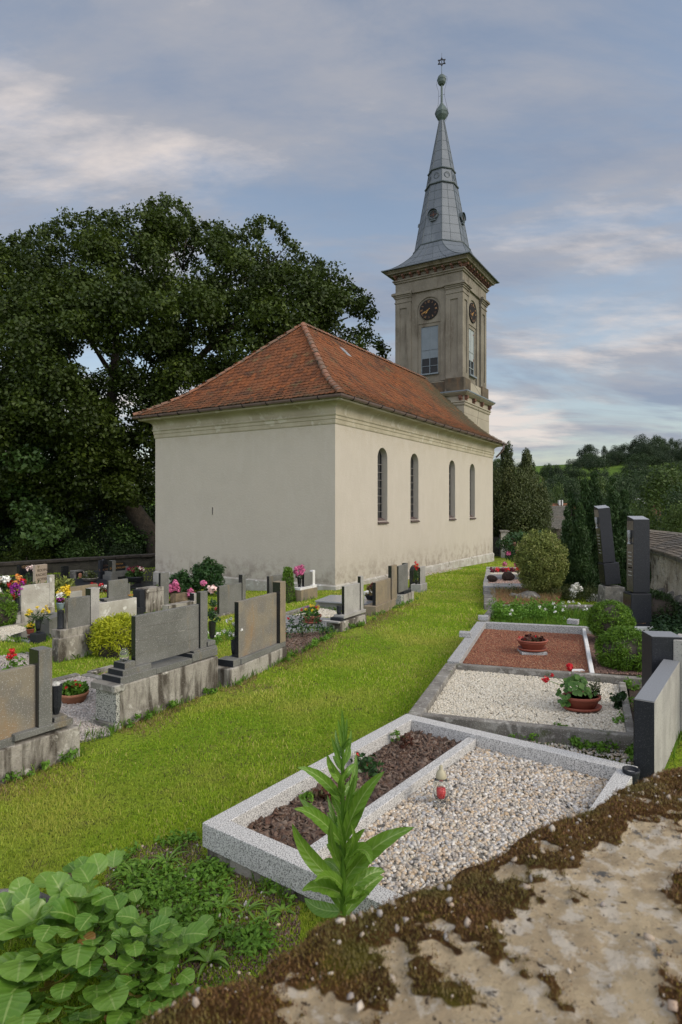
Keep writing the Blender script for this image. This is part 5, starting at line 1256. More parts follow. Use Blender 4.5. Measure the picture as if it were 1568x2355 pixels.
krect(g1, (a1, a2, a3, a4), KW, .056, Z1, 'granbright')
e1 = (a2 - a1).normalized(); e2 = (a3 - a2).normalized()
fo = .02
b_ = [a1 + (e1 + e2) * fo, a2 + (-e1 + e2) * fo, a3 + (-e1 - e2) * fo, a4 + (e1 - e2) * fo]
MB().prism([(p.x, p.y) for p in b_], -.25, .0555).build('concrete_base', MT['concrete'], g1, bevel=.005)
EXCL.append([(p.x, p.y, 0) for p in (a1, a2, a3, a4)])
da, db = Pz(*A6(905, 152), .17), Pz(*A6(418, 486), .17)
dd_ = (db - da).normalized(); fr = Fr(db.x, db.y, math.atan2(-dd_.x, -dd_.y)); Ld = (da - db).length
in1 = [a1 + (e1 + e2) * KW, a2 + (-e1 + e2) * KW, a3 + (-e1 - e2) * KW, a4 + (e1 - e2) * KW]
dL = lambda P_: (P_ - db).dot(Vector((dd_.y, -dd_.x, 0)))
# split polygon by divider line: extend the divider to both kerbs
def isect(p, d, q, e):
    den_ = d.x * e.y - d.y * e.x; t_ = ((q.x - p.x) * e.y - (q.y - p.y) * e.x) / den_; return p + d * t_
m0 = isect(db, dd_, in1[0], e2); m1 = isect(db, dd_, in1[1], e2)
off = Vector((fr.c, -fr.s, 0)) * .075
frd = Fr(m0.x, m0.y, math.atan2(m1.x - m0.x, m1.y - m0.y)); MB().fbox(frd, .002, (m1 - m0).length - .002, -.075, 0, .03, .168).build('divider', MT['granbright'], g1, bevel=.004)
mul = [in1[0], in1[1], m1, m0]; peb = [m0 + off, m1 + off, in1[2], in1[3]]
o_ = MB().prism([(p.x, p.y) for p in mul], .0, .085).build('soil_bed', MT['soil']); struct(o_)
tag(stones('bark_mulch', mul, .088, .023, 4200, MT['bark'], base=(np.array([[-1, -.45, -1], [1, -.6, -1], [1.1, .5, -1], [-.8, .6, -1], [-1, -.45, 1], [1, -.6, 1], [1.1, .5, 1], [-.8, .6, 1]]) * [1, 1, .5],
    np.array([[0, 2, 1], [0, 3, 2], [4, 5, 6], [4, 6, 7], [0, 1, 5], [0, 5, 4], [1, 2, 6], [1, 6, 5], [2, 3, 7], [2, 7, 6], [3, 0, 4], [3, 4, 7]])), flat=.22, rough=.1, smooth=False, layers=1.2, asp=(.5, 1.5)), 'bark mulch in the narrow bed of the nearest grave', 'mulch')
o_ = MB().prism([(p.x, p.y) for p in peb], .0, .092).build('pebble_bed', MT['greystone']); struct(o_)
tag(stones('river_pebbles', peb, .094, .0128, 4600, MT['pebble'], base=ICO1, flat=.62, rough=.035, layers=1.0, asp=(.75, 1.4)), 'rounded river pebbles filling the nearest grave', 'pebbles')
lb = Pz(1014, 1849, .10)
lantern('clear glass candle lantern with red candle standing on river pebbles', lb, .262, .056)
vb = Pz(1451, 1800, .13)
t = thing('grave_vase', 'round black plastic vase sunk beside the right headstone, seen over the mossy wall', 'vase', vb)
MB().lathe(vb, [(.045, -.1), (.052, .06), (.058, .085), (.058, .10), (.048, .10), (.044, .04), (.0, .03)], 24).build('vase_body', MT['blackrough'], t, smooth=True)
# plants in the mulch
def smallplant(label, p, mat, r, h, n=6, L=.04, bl=None, name='bedding_plant'):
    t = thing(name, label, 'plant', p, None)
    C = np.array([p]) + np.column_stack([R.uniform(-r, r, n), R.uniform(-r, r, n), R.uniform(.02, h, n)])
    cloud('foliage', C, r * .6, 12, L, L * .5, MT[mat], t, shell=.2); stems('stems', p, [Vector(c) for c in C[:4]], 'shrub', t, .002)
    if bl: blooms('blossom', C[:3] + [0, 0, .02], .018, MT[bl], t, n=10)
    return t
smallplant('pale green seedling in the bark mulch near the far corner', Pz(*A6(683, 180), .09), 'weed', .03, .13, 8, .025)
smallplant('reddish young plant in the bark mulch beside the divider', Pz(*A6(720, 190), .09), 'redleaf', .05, .12, 8, .04)
smallplant('small red flowered rose in the bark mulch behind the teasel', Pz(*A6(600, 270), .09), 'peony', .09, .13, 12, .05, 'fred')
smallplant('tiny green tuft in the bark mulch left of the teasel', Pz(*A6(415, 355), .09), 'weed', .05, .05, 8, .03)
smallplant('rusty leaved seedling in the bark mulch close to the teasel', Pz(*A6(460, 350), .09), 'redleaf', .05, .05, 8, .04)
# headstone of grave 2 (right edge)
fr = None
q0 = Pz(1505, 1615, .675); q1 = Pz(1563, 1521, .675); th_ = math.atan2(q1.x - q0.x, q1.y - q0.y); fX = Fr(q0.x, q0.y, th_); Lx = (q1 - q0).length
tX = thing('gravestone', 'thick dark headstone with rubbed pale flank and square post, cut by the right edge', 'gravestone', (q0.x, q0.y, 0), 'headstones by the boundary wall')
vX = .135
MB().fbox(fX, 0, Lx, 0, vX, .02, .675).build('slab', MT['granlight'], tX, bevel=.004)
MB().fbox(fX, -.006, -.0005, .002, vX - .002, .03, .672).build('polished_edge', MT['blackrough'], tX)
MB().fbox(fX, .0, Lx, vX + .0005, vX + .006, .03, .672).build('polished_front', MT['black'], tX)
MB().fbox(fX, .002, Lx - .002, .002, vX - .002, .676, .680).build('top_face', MT['blacktop'], tX)
qa = Pz(1501, 1465, .88); fq = Fr(qa.x, qa.y + .02, math.radians(98)); 
MB().fbox(fq, 0, .27, 0, .27, .05, .88).build('post', MT['blackrough'], tX, bevel=.004); MB().fbox(fq, .003, .267, .003, .267, .8805, .884).build('post_top', MT['blacktop'], tX)
fq2 = Fr(*fX.p(Lx + .02, -.1, 0)[:2], th_); MB().fbox(fX, Lx + .05, Lx + .4, -1.3, .06, .02, .86).build('side_wing', MT['granlight'], tX, bevel=.005)
EXCL.append([fX.p(0, 0, 0), fX.p(Lx, 0, 0), fX.p(Lx, vX, 0), fX.p(0, vX, 0)])
# ------------------------------------------------------------------ grave 2 white gravel
Z2 = .17
k = thing('grave_kerb', 'old lichened concrete kerb around white gravel', 'grave kerb', Pz(*A5(700, 500), 0), GK)
nl, fl_, fr_, nr_ = Pz(*A5(38, 632), Z2), Pz(*A5(252, 350), Z2), Pz(*A5(1408, 428), Z2), Pz(*A5(1330, 768), Z2 - .02)
kerb1('kerb_stone', nl, fl_, .135, -.25, Z2, MT['kerbold'], k, bevel=.012, side=-1)
kerb1('kerb_stone', Pz(*A5(300, 345), Z2), fr_, .09, -.25, Z2 - .004, MT['kerbold'], k, bevel=.012, side=-1)
kerb1('kerb_stone', Pz(*A5(100, 632), Z2), nr_, .085, -.25, Z2 - .006, MT['kerbold'], k, bevel=.012, side=1)
kerb1('inner_kerb', Pz(*A5(1215, 452), .15), Pz(*A5(1262, 742), .15), .07, -.1, .15, MT['kerbold'], k, bevel=.01, side=1)
gp_ = [Pz(*A5(*p), .1) for p in ((95, 640), (305, 385), (1225, 470), (1262, 765))]; EXCL.append([(p.x, p.y, 0) for p in gp_]); EXCL.append([(p.x, p.y, 0) for p in (nl, fl_, fr_, nr_)])
o_ = MB().prism([(p.x, p.y) for p in gp_], -.2, .092).build('gravel_bed', MT['greystone']); struct(o_)
tag(stones('white_gravel', gp_, .095, .0105, 6000, MT['whitegrav'], rough=.13, smooth=False, flat=.8), 'white marble gravel with geranium pot', 'gravel')
sp = [Pz(*A5(*p), .06) for p in ((1270, 470), (1400, 445), (1330, 740), (1300, 740))]
o_ = MB().prism([(p.x, p.y) for p in sp], -.2, .06).build('soil_strip', MT['soil']); struct(o_)
pg = Pz(*A5(1010, 604), .11)
t = pot('brown oval planter of red geraniums on white gravel', pg, .14, .135, 'terrared', [('fred', 2)], 'shrub', sx=1.32, rz=.06, lh=1.1, lsize=.06, nleaf=10, fr_=.02)
for o in list(t.children):
    if o.name.startswith(('foliage', 'blossom')): bpy.data.objects.remove(o)
def round_leaf(mb, c, nrm, r, n=9):
    nrm = Vector(nrm).normalized(); a = nrm.orthogonal().normalized(); b = nrm.cross(a); ph = rr.random() * 6.28
    v = [tuple(c)] + [tuple(Vector(c) + (a * math.cos(ph + 6.283 * i / n) + b * math.sin(ph + 6.283 * i / n)) * r * (1 + .10 * (-1) ** i) * (.55 if i == 0 else 1) + nrm * r * .18) for i in range(n)]
    mb.add(v, [(0, 1 + i, 1 + (i + 1) % n) for i in range(n)], rr.random())
mb = MB()
for i in range(95):
    a = rr.uniform(0, 6.28); q = rr.random() ** .6; d = Vector((math.cos(a) * q * 1.15, math.sin(a) * q * .9, 0))
    c = Vector(pg) + Vector((-.05, 0, .15)) + d * .16 + Vector((0, 0, .15 * (1 - q * q) + rr.uniform(-.02, .02)))
    round_leaf(mb, c, (d.x * .9 + rr.uniform(-.3, .3), d.y * .9 - .35, .7), rr.uniform(.022, .036))
for i in range(14):
    c = Vector(pg) + Vector((-.2 + rr.uniform(-.04, .04), -.08 + rr.uniform(-.03, .03), .06 + rr.uniform(0, .1))); round_leaf(mb, c, (-.4, -.6, .6), rr.uniform(.02, .032))
mb.build('geranium_leaves', MT['geran'], t)
cloud('foliage', [pg + Vector((.13, 0, .19)), pg + Vector((.15, .02, .14)), pg + Vector((.12, -.03, .24))], .05, 90, .025, .012, MT['conifer'], t, tang='up')
tp_ = [Pz(*A5(943, 372), .4) + Vector((0, 0, 0)), None, None]
for (x, y, s) in ((943, 372, .035), (810, 440, .032), (845, 418, .018)):
    p_ = P(*A5(x, y), pg.y - .02); blooms('blossom', [p_], s, MT['fred'], t, n=44); stems('stems', pg + Vector((-.05, 0, .13)), [p_], 'weed', t, .0025)
wl = Pz(*A5(1200, 600), .1)
smallplant('dark leafy weed growing at the inner kerb of the white gravel', wl, 'ivy', .06, .14, 10, .06)
for i, (x, y, lab) in enumerate(((1290, 480, 'leafy sprout in the soil strip beside the thick dark headstone'), (1350, 460, 'broad leaved sprout near the globe shrubs in the soil strip'), (1265, 590, 'low green sprout beside the inner kerb'), (1230, 680, 'small weed at the near end of the inner kerb'))):
    smallplant(lab, Pz(*A5(x, y + 20), .06), 'weed', .06, .10, 9, .04)
# weeds between kerb 1 and kerb 2
wp = [Pz(*A5(*p), .0) for p in ((520, 770), (760, 770), (1330, 830), (1340, 960), (1200, 900))]
tag(stones('loose_gravel', [Pz(*A5(*p), .0) for p in ((300, 720), (800, 790), (1330, 810), (1340, 960), (700, 860), (300, 760))], .02, .012, 2200, MT['pebble'], smooth=True), 'loose pebbles in the gap between two kerbs', 'gravel')
for i, (x, y) in enumerate(((640, 755), (760, 765), (910, 735), (960, 800), (1010, 815), (1130, 830), (1190, 820), (1240, 800), (1275, 830), (1310, 880), (1070, 790), (700, 750))):
    p_ = Pz(*A5(x, y + 12), .03); tt = smallplant('bright green strawberry like weed sprouting in the gap between kerbs', p_, 'weed', .055, .07, 9, .035, name='weed'); tt['group'] = 'weeds in the gap between kerbs'
# ------------------------------------------------------------------ grave 3 red gravel
Z3 = .175
k = thing('grave_kerb', 'grey granite kerb with small cubes on its corners around red gravel', 'grave kerb', Pz(*A5(700, 250), 0), GK)
c0, c1, c2 = Pz(*A5(262, 336), Z3), Pz(*A5(428, 118), Z3), Pz(*A5(1070, 146), Z3)
kerb1('kerb_stone', c0, c1, .15, -.2, Z3, MT['granface'], k, side=-1)
kerb1('kerb_stone', Pz(*A5(475, 118), Z3), c2, .10, -.2, Z3 - .002, MT['granface'], k, side=-1, ext=(0, .35))
kerb1('divider', Pz(*A5(1012, 150), .155), Pz(*A5(1056, 400), .155), .05, -.1, .155, MT['white'], k, side=1)
for (x, y) in ((354, 206), (456, 112), (957, 134)):
    p_ = Pz(*A5(x, y), Z3); f_ = Fr(p_.x + .03, p_.y + .04, math.radians(15 if x < 900 else 30)); MB().fbox(f_, -.075, .075, -.085, .085, Z3 + .001, Z3 + .07).build('corner_cube', MT['granface'], k, bevel=.004)
g3 = [Pz(*A5(*p), .1) for p in ((335, 345), (450, 158), (1010, 190), (1065, 405))]
EXCL.append([(p.x, p.y, 0) for p in (c0, c1, c2 + Vector((.5, 0, 0)), Pz(*A5(1408, 428), .17))])
o_ = MB().prism([(p.x, p.y) for p in g3], -.2, .088).build('gravel_bed', MT['terrared']); struct(o_)
tag(stones('red_gravel', g3, .09, .0095, 7000, MT['redgrav'], rough=.15, smooth=False, flat=.8), 'red brick gravel around the round brown planter', 'gravel')
g3b = [Pz(*A5(*p), .07) for p in ((1030, 160), (1240, 165), (1400, 415), (1075, 402))]
o_ = MB().prism([(p.x, p.y) for p in g3b], -.2, .06).build('gravel_bed', MT['soil']); struct(o_)
tag(stones('brown_gravel', g3b, .062, .012, 4200, MT['brownlava'], smooth=False), 'brown lava grit strip beneath the globe shrubs', 'gravel')
pr = Pz(*A5(735, 278), .135)
f_ = Fr(pr.x, pr.y, math.radians(93)); tag(MB().fbox(f_, -.17, .17, -.13, .13, .06, .132).build('paving_tile', MT['granface'], bevel=.004, at=(pr.x, pr.y, .06)), 'flat grey tile under the round brown planter', 'tile')
t = pot('round brown planter of small red begonias on red gravel', pr, .155, .13, 'terrared', [('fred', 6)], 'redleaf', sx=1.22, rz=0, lh=.35, lsize=.05, nleaf=90, fr_=.018)
MB().lathe(pr, [(.155, .128), (.172, .13), (.175, .145), (.165, .15), (.150, .145), (.148, .12)], 32, sx=1.22, closed=False).build('rim', MT['terrared'], t, smooth=True)
for (x, y) in ((850, 190), (855, 198), (845, 202)):
    pass
tag(MB().box(Pz(*A5(985, 392), .10), (.16, .07, .02), 1.5).build('tile_shard', MT['white'], at=Pz(*A5(985, 392), .09)), 'flat white stone lying at the near edge of the red gravel', 'stone')
# ------------------------------------------------------------------ globes and obelisks
q = P(1439, 1500, 7.75); globe('front clipped globe thuja beside the brown lava grit', q, .345, .30, 'globe', 26000, L=.042, W_=.010)
q = P(1404, 1428, 9.1); globe('rear clipped globe thuja in front of the tilted obelisk', q, .31, .29, 'globe', 20000, L=.045, W_=.011)
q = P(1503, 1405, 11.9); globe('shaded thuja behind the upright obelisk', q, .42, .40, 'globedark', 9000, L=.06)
def obelisk(label, x0, x1, yb, Y, tiers, tilt=0, rock=None, dep=.25):
    p0 = P(x0, yb, Y); t = thing('obelisk', label, 'obelisk', p0, 'dark granite obelisks')
    m = Y / FP
    for nm, xa, xb, ya, yb_, slant, mat in tiers:
        X0, X1 = (xa - CX) * m, (xb - CX) * m; z1, z0 = H - (ya - CY) * m, H - (yb_ - CY) * m
        xt0, xt1 = X0, X1; d = dep * (X1 - X0) / ((x1 - x0) * m)
        w = X1 - X0; dp = w * .86; y0 = Y + (dep - dp) / 2
        if slant:
            tp = .97; cx_ = (X0 + X1) / 2
            lo_ = [(X0, y0), (X1, y0), (X1, y0 + dp), (X0, y0 + dp)]; hi_ = [(cx_ + (x - cx_) * tp, y0 + dp / 2 + (y - y0 - dp / 2) * tp) for x, y in lo_]
            v = [(x, y, z0) for x, y in lo_] + [(x, y, z1 if i < 2 else z1 + .06) for i, (x, y) in enumerate(hi_)]
            MB().add(v, [(3, 2, 1, 0), (4, 5, 6, 7), (0, 1, 5, 4), (1, 2, 6, 5), (2, 3, 7, 6), (3, 0, 4, 7)]).build(nm, MT[mat], t, bevel=.004)
            top = [Vector(q_) + Vector((0, 0, .0015)) for q_ in v[4:]]; cn = sum(top, Vector()) / 4; top = [cn + (q_ - cn) * .985 for q_ in top]
            MB().add([tuple(q_) for q_ in top], [(0, 1, 2, 3)]).build('top_face', MT['mid'], t)
        else:
            MB().prism([(X0, y0), (X1, y0), (X1, y0 + dp), (X0, y0 + dp)], z0, z1).build(nm, MT[mat], t, bevel=.012)
        if nm in ('shaft', 'pedestal'):
            MB().add([(X0 - .0015, y0 + .004, z0 + .01), (X0 - .0015, y0 + dp - .004, z0 + .01), (X0 - .0015 + (.0 if not slant else w * .015), y0 + dp - .006, z1 - .03), (X0 - .0015 + (0 if not slant else w * .015), y0 + .008, z1 - .03)], [(0, 1, 2, 3)]).build('polished_side', MT['black'], t)
        if nm == 'shaft':
            for j in range(7): MB().prism([(X0 - .006 + .001 * j, y0 + .06), (X0 - .002, y0 + .06), (X0 - .002, y0 + dp - .06), (X0 - .006 + .001 * j, y0 + dp - .06)], z1 - .62 - j * .07, z1 - .60 - j * .07).build('inscription_line', MT['mid'], t)
            cz = z1 - .32; mb = MB(); mb.lathe((X0 - .02, y0 + dp / 2, cz - .14), [(.035, 0), (.03, .02), (.012, .05), (.014, .1), (.03, .14), (.032, .24), (.026, .26)], 12); mb.build('chalice_relief', MT['mid'], t, smooth=True)
    t.rotation_euler = (0, tilt, 0); return t
def dx(x): return D7(x, 0)[0]
def dy(y): return D7(0, y)[1]
obelisk('upright dark granite obelisk on white stone, in front of the boundary wall', dx(620), dx(917), dy(2040), 11.1, [
    ('shaft', dx(662), dx(904), dy(463), dy(1522), True, 'blackrough'), ('pedestal', dx(620), dx(917), dy(1535), dy(2006), False, 'blackrough'),
    ('foot', dx(560), dx(942), dy(2008), dy(2120), False, 'white')])
px0 = P(dx(620), dy(2040), 11.1)
tob = bpy.data.objects['obelisk']; yp = 11.1 + (.25 - (dx(917) - dx(620)) * 11.1 / FP * .86) / 2
text('B. KREJČÍ V NOVÉ LHOTĚ', MT['goldold'], tob, (P(dx(745), dy(1975), yp - .004)), (1, 0, 0), (0, 0, 1), .022)
MB().lathe(P(dx(565), dy(2040), 10.95), [(.10, -.1), (.12, .0), (.09, .08), (.03, .13), (0, .14)], 7).build('white_rock', MT['white'], tob)
Y1 = 14.0
o1 = obelisk('tilted dark granite obelisk leaning left on a rough grey stone base', dx(275), dx(497), dy(1420), Y1, [
    ('shaft', dx(262), dx(440), dy(300), dy(1090), True, 'blackrough'), ('pedestal', dx(255), dx(482), dy(1100), dy(1412), False, 'blackrough')], tilt=math.radians(-5.6))
m_ = Y1 / FP
pb = P(dx(355), dy(1420), Y1 + .12); mb = MB()
hw = (dx(515) - dx(205)) * m_ / 2
mb.add([(pb.x - hw * 1.15, pb.y - .2, -.5), (pb.x + hw * 1.15, pb.y - .2, -.5), (pb.x + hw * 1.15, pb.y + .25, -.5), (pb.x - hw * 1.15, pb.y + .25, -.5),
        (pb.x - hw * .92, pb.y - .16, pb.z), (pb.x + hw * .96, pb.y - .16, pb.z - .02), (pb.x + hw * .96, pb.y + .22, pb.z - .02), (pb.x - hw * .92, pb.y + .22, pb.z)],
       [(3, 2, 1, 0), (4, 5, 6, 7), (0, 1, 5, 4), (1, 2, 6, 5), (2, 3, 7, 6), (3, 0, 4, 7)])
bo = mb.build('rough_base', MT['greystone'], None, bevel=.02, at=(pb.x, pb.y, -.3)); tag(bo, 'rough lichened stone block carrying the tilted obelisk', 'stone base')
# ------------------------------------------------------------------ graves further along on the right
t = thing('grave_kerb', 'rough old stone kerb closing the weedy grave', 'grave kerb', Pz(*D4(700, 520), -.2), GK)
kerb1('kerb_stone', Pz(*D4(300, 520), -.05), Pz(*D4(1330, 526), -.05), .14, -.5, -.05, MT['kerbold'], t, side=-1, bevel=.02)
kerb1('kerb_stone', Pz(*D4(165, 640), .08), Pz(*D4(290, 530), -.02), .14, -.5, .02, MT['kerbold'], t, side=-1, bevel=.02)
EXCL.append([Pz(*D4(*p), -.02) for p in ((170, 650), (290, 530), (1330, 526), (1330, 700), (1100, 720), (230, 690))])
t = thing('grave_kerb', 'weathered kerb stone left of the overgrown red grave', 'grave kerb', Pz(*D4(240, 500), -.2), GK)
kerb1('kerb_stone', Pz(*D4(205, 515), -.1), Pz(*D4(205, 352), -.1), .3, -.5, -.1, MT['greystone'], t, side=-1, bevel=.02)
rg = [Pz(*D4(*p), -.13) for p in ((262, 385), (600, 375), (960, 400), (900, 520), (300, 520))]
o_ = MB().prism([(p.x, p.y) for p in rg], -.5, -.135).build('red_bed', MT['terrared']); struct(o_); EXCL.append([(p.x, p.y, 0) for p in rg])
tag(stones('red_gravel', rg, -.133, .013, 2600, MT['redgrav'], smooth=False), 'thin red grit overgrown with dry grass, further red grave', 'gravel')
q = Pz(*D4(615, 455), -.13); mb = MB(); v, f = ICO2; vv_ = v * [.42, .3, .13]; vv_[:, 2] += .05 * np.sin(v[:, 0] * 5); mb.add(vv_ + np.array(q), f.tolist()); tag(mb.build('boulder', MT['greystone'], smooth=True, at=q), 'flat grey boulder at the foot of the variegated bush', 'stone')
# polished double frame grave
ZD = -.06
def fr_px(x, y, z=ZD): return Pz(*D4(x, y), z)
n0, n1, f0_, f1_ = fr_px(198, 346), fr_px(640, 352), fr_px(232, 170), fr_px(640, 176)
t = thing('grave_kerb', 'polished granite frame with brown gravel and dark rocks, left of the variegated bush', 'grave kerb', (n0 + f1_) / 2 + Vector((0, 0, -.4)), GK)
mid0, mid1 = fr_px(219, 245), fr_px(640, 250)
MB().prism([(p.x, p.y) for p in (n0, n1, fr_px(640, 322), fr_px(205, 318))], -.2, ZD).build('front_slab', MT['mid'], t, bevel=.006)
MB().prism([(p.x, p.y) for p in (fr_px(198, 317), fr_px(246, 317), fr_px(246, 262), fr_px(212, 262))], -.25, ZD - .002).build('side_slab', MT['granlight'], t, bevel=.006)
MB().prism([(p.x, p.y) for p in (fr_px(214, 261), fr_px(640, 266), fr_px(640, 240), fr_px(219, 238))], -.2, ZD + .02).build('middle_slab', MT['mid'], t, bevel=.006)
MB().prism([(p.x, p.y) for p in (n0, n1, f1_, fr_px(225, 200))], -.7, -.2).build('concrete_base', MT['granlight'], t, bevel=.006)
EXCL.append([n0, n1, f1_, f0_])
g_ = [fr_px(*p, -.14) for p in ((246, 325), (640, 330), (640, 280), (246, 275))]
tag(stones('brown_gravel', g_, -.14, .022, 900, MT['pinkgrav'], smooth=False), 'reddish brown gravel with lava rocks', 'gravel')
for (x, y, s, lab) in ((275, 290, .13, 'dark lava rock at the left corner of the polished frame'), (292, 300, .14, 'second dark lava rock overlapping the corner rock'), (437, 285, .2, 'large dark lava rock in the middle of the reddish brown gravel')):
    q = fr_px(x, y, -.1); v, f = ICO2; jit = 1 + .13 * np.sin(v * 4 + x).sum(1, keepdims=True) * .5; tag(MB().add(v * jit * [s, s * .8, s * .72] + np.array(q) + [0, 0, s * .5], f.tolist()).build('lava_rock', MT['rock'], smooth=False, at=q), lab, 'rock')
t = thing('grave_kerb', 'farther speckled kerb with white gravel and red flower trough', 'grave kerb', (mid0 + f1_) / 2 + Vector((0, 0, -.4)), GK)
MB().prism([(p.x, p.y) for p in (fr_px(219, 237), fr_px(266, 237), fr_px(268, 184), fr_px(229, 182))], -.25, ZD + .004).build('side_slab', MT['granlight'], t, bevel=.006)
MB().prism([(p.x, p.y) for p in (fr_px(228, 181), fr_px(640, 186), fr_px(640, 176), fr_px(232, 168))], -.25, ZD + .03).build('rear_slab', MT['granlight'], t, bevel=.006)
MB().prism([(p.x, p.y) for p in (fr_px(268, 205), fr_px(640, 209), fr_px(640, 196), fr_px(268, 192))], -.25, ZD - .01).build('trough_front', MT['greystone'], t, bevel=.006)
w_ = [fr_px(*p, -.1) for p in ((266, 237), (640, 240), (640, 207), (266, 203))]; tag(stones('white_gravel', w_, -.1, .02, 1100, MT['whitegrav']), 'white gravel behind the lava rock grave', 'gravel')
p_ = [fr_px(x, 190, .0) for x in (285, 335, 385, 432, 480, 535)]
tb = thing('flower_bed', 'row of small dark red and white flowers in the farthest grave trough', 'flower bed', p_[2]); blooms('blossom', p_[::2], .09, MT['fdark'], tb, n=26); blooms('blossom', p_[1::2], .09, MT['fred'], tb, n=26); cloud('foliage', np.array([fr_px(x, 196, -.04) for x in (310, 360, 410, 455, 505, 550)]), .09, 30, .06, .04, MT['varieg'], tb)
# variegated bush, low green, juniper, peonies
gb = P(1252, 1366, 15.2); t = thing('variegated_bush', 'rounded bush with yellow green variegated leaves', 'shrub', gb)
d = unit(150); C = np.array([gb + Vector((0, .3, .74))]) + d * [.50, .50, .62]; cloud('foliage', C, .2, 230, .05, .028, MT['varieg'], t, shell=.3, up=.6)
tips = unit(90); tips[:, 2] = np.abs(tips[:, 2]); C2 = np.array([gb + Vector((0, .3, .74))]) + tips * [.63, .63, .76] * (1 + .16 * R.random((90, 1))); cloud('foliage', C2, .07, 22, .05, .025, MT['varieg'], t, shell=.2, tang='up')
stems('stems', gb + Vector((0, .3, -.1)), [Vector(c) for c in C[:14]], 'wood', t, .012)
mb = MB(); mb.lathe(gb + Vector((0, .3, .2)), [(.1, 0), (.36, .2), (.42, .5), (.3, .85), (.02, 1.0)], 12); mb.build('twig_core', MT['wood'], t)
gb = G(*D4(800, 470)); t = thing('ground_cover', 'low dense green ground cover at the foot of the variegated bush', 'plant', gb)
C = np.array([gb]) + np.column_stack([R.uniform(-1.1, 1.1, 70), R.uniform(-.2, 1.1, 70), R.uniform(.0, .22, 70)]); cloud('foliage', C, .16, 90, .045, .02, MT['shrub'], t, shell=.2)
gb = G(*D4(1130, 500)); t = thing('perennial_mound', 'grey green mound with white flowers near the rough stone base', 'plant', gb)
C = np.array([gb]) + np.column_stack([R.uniform(-.9, .75, 60), R.uniform(-.1, .9, 60), R.uniform(.0, .3, 60)]); cloud('foliage', C, .15, 90, .05, .016, MT['conifer'], t, shell=.2, tang='up')
fl = [P(*D4(x + rr.uniform(-14, 14), y + rr.uniform(-16, 16)), gb.y + .1) for x, y in ((1070, 400), (1060, 370), (1085, 350), (1090, 410), (1100, 345), (1140, 375), (1045, 395), (1075, 430), (1260, 440), (1285, 470), (1245, 470), (1300, 500), (1265, 500), (1230, 480), (1310, 465))]
blooms('blossom', fl, .07, MT['fwhite'], t, n=30)
gb = G(*D4(1062, 388)); tag(MB().lathe(gb, [(.16, -.1), (.18, .05), (.17, .42), (.19, .44), (.19, .48), (.0, .47)], 18).build('stone_stump', MT['lightlog'], at=gb), 'short round stump standing before the big juniper', 'stump')
# weedy daisy grave
wy = [Pz(*D4(*p), -.02) for p in ((200, 660), (300, 560), (1300, 560), (1280, 700), (1100, 715), (230, 685))]
gb = Pz(*D4(700, 620), .0); t = thing('daisy', 'white oxeye daisies on long stems over the weedy grave', 'flowers', gb)
fl = [P(*D4(x, y), rr.uniform(10.8, 12.2)) for x, y in ((875, 515), (800, 570), (893, 555), (970, 580), (890, 595), (1072, 497), (1122, 520), (1035, 665), (1025, 500), (990, 543), (1187, 540), (1195, 570), (1170, 573), (465, 617), (400, 590), (475, 577), (970, 507), (985, 660), (745, 545))]
for p_ in fl: 
    n_ = unit(1)[0]; 
blooms('blossom', fl, .028, MT['fwhite'], t, n=16)
mb = MB()
for p_ in fl: mb.tube([Vector((p_.x + rr.uniform(-.15, .15), p_.y + .1, -.15)), p_], .004, 3)
mb.build('stems', MT['weed'], t)
def tufts(name, label, poly, n, hgt, wd, mat, zf, parent=None, bend=.5, kind='stuff', cat='grass', two=True):
    poly = np.asarray([(p[0], p[1]) for p in poly]); lo, hi = poly.min(0), poly.max(0); q = lo + R.random((int(n), 2)) * (hi - lo); q = q[inpoly(q[:, 0], q[:, 1], poly)]
    return blades(name, label, q, hgt, wd, mat, zf, bend, kind, cat)
def blades(name, label, q, hgt, wd, mat, zf, bend=.5, kind='stuff', cat='grass', rnd=None):
    n = len(q); z = zf(q[:, 0], q[:, 1]) if callable(zf) else np.full(n, zf)
    hgt = np.broadcast_to(hgt, (n,)) * (.55 + .8 * R.random(n)); wd = np.broadcast_to(wd, (n,))
    a = R.random(n) * 6.283; da = np.stack([np.cos(a), np.sin(a), 0 * a], 1); b = R.random(n) * 6.283; side = np.stack([np.cos(b), np.sin(b), 0 * b], 1)
    p = np.column_stack([q, z]); up = np.array([0, 0, 1.0]); lean = (R.random(n) * bend)[:, None] * hgt[:, None]
    m = p + up * hgt[:, None] * .6 + da * lean * .35; tpp = p + up * hgt[:, None] * (1 - .25 * R.random(n)[:, None]) + da * lean
    s = side * wd[:, None] * .5
    V = np.stack([p - s, p + s, m + s * .75, tpp, m - s * .75], 1).reshape(-1, 3)
    F = np.arange(n * 5).reshape(-1, 5)
    o = fast(name, V, F, MT[mat], None, np.repeat(R.random(n) if rnd is None else rnd, 5))
    o['kind'] = kind; o['label'] = label; o['category'] = cat; return o
tufts('long_grass', 'long green grass and weeds on the overgrown grave', wy, 5500, .13, .011, 'longgrass', -.12, bend=.7)
C = []
for i in range(55):
    q_ = D4(rr.uniform(300, 980), rr.uniform(560, 660)); p_ = Pz(*q_, .0); C.append((p_.x, p_.y, -.05 + rr.uniform(0, .18)))
t = thing('weed_patch', 'dark leafy weeds in the middle of the overgrown grave', 'weeds', C[0]); cloud('foliage', C, .14, 80, .06, .026, MT['weed'], t, shell=.1)
tufts('dry_grass', 'dry straw coloured grass over the further red grave', rg, 3500, .12, .008, 'straw', -.14)
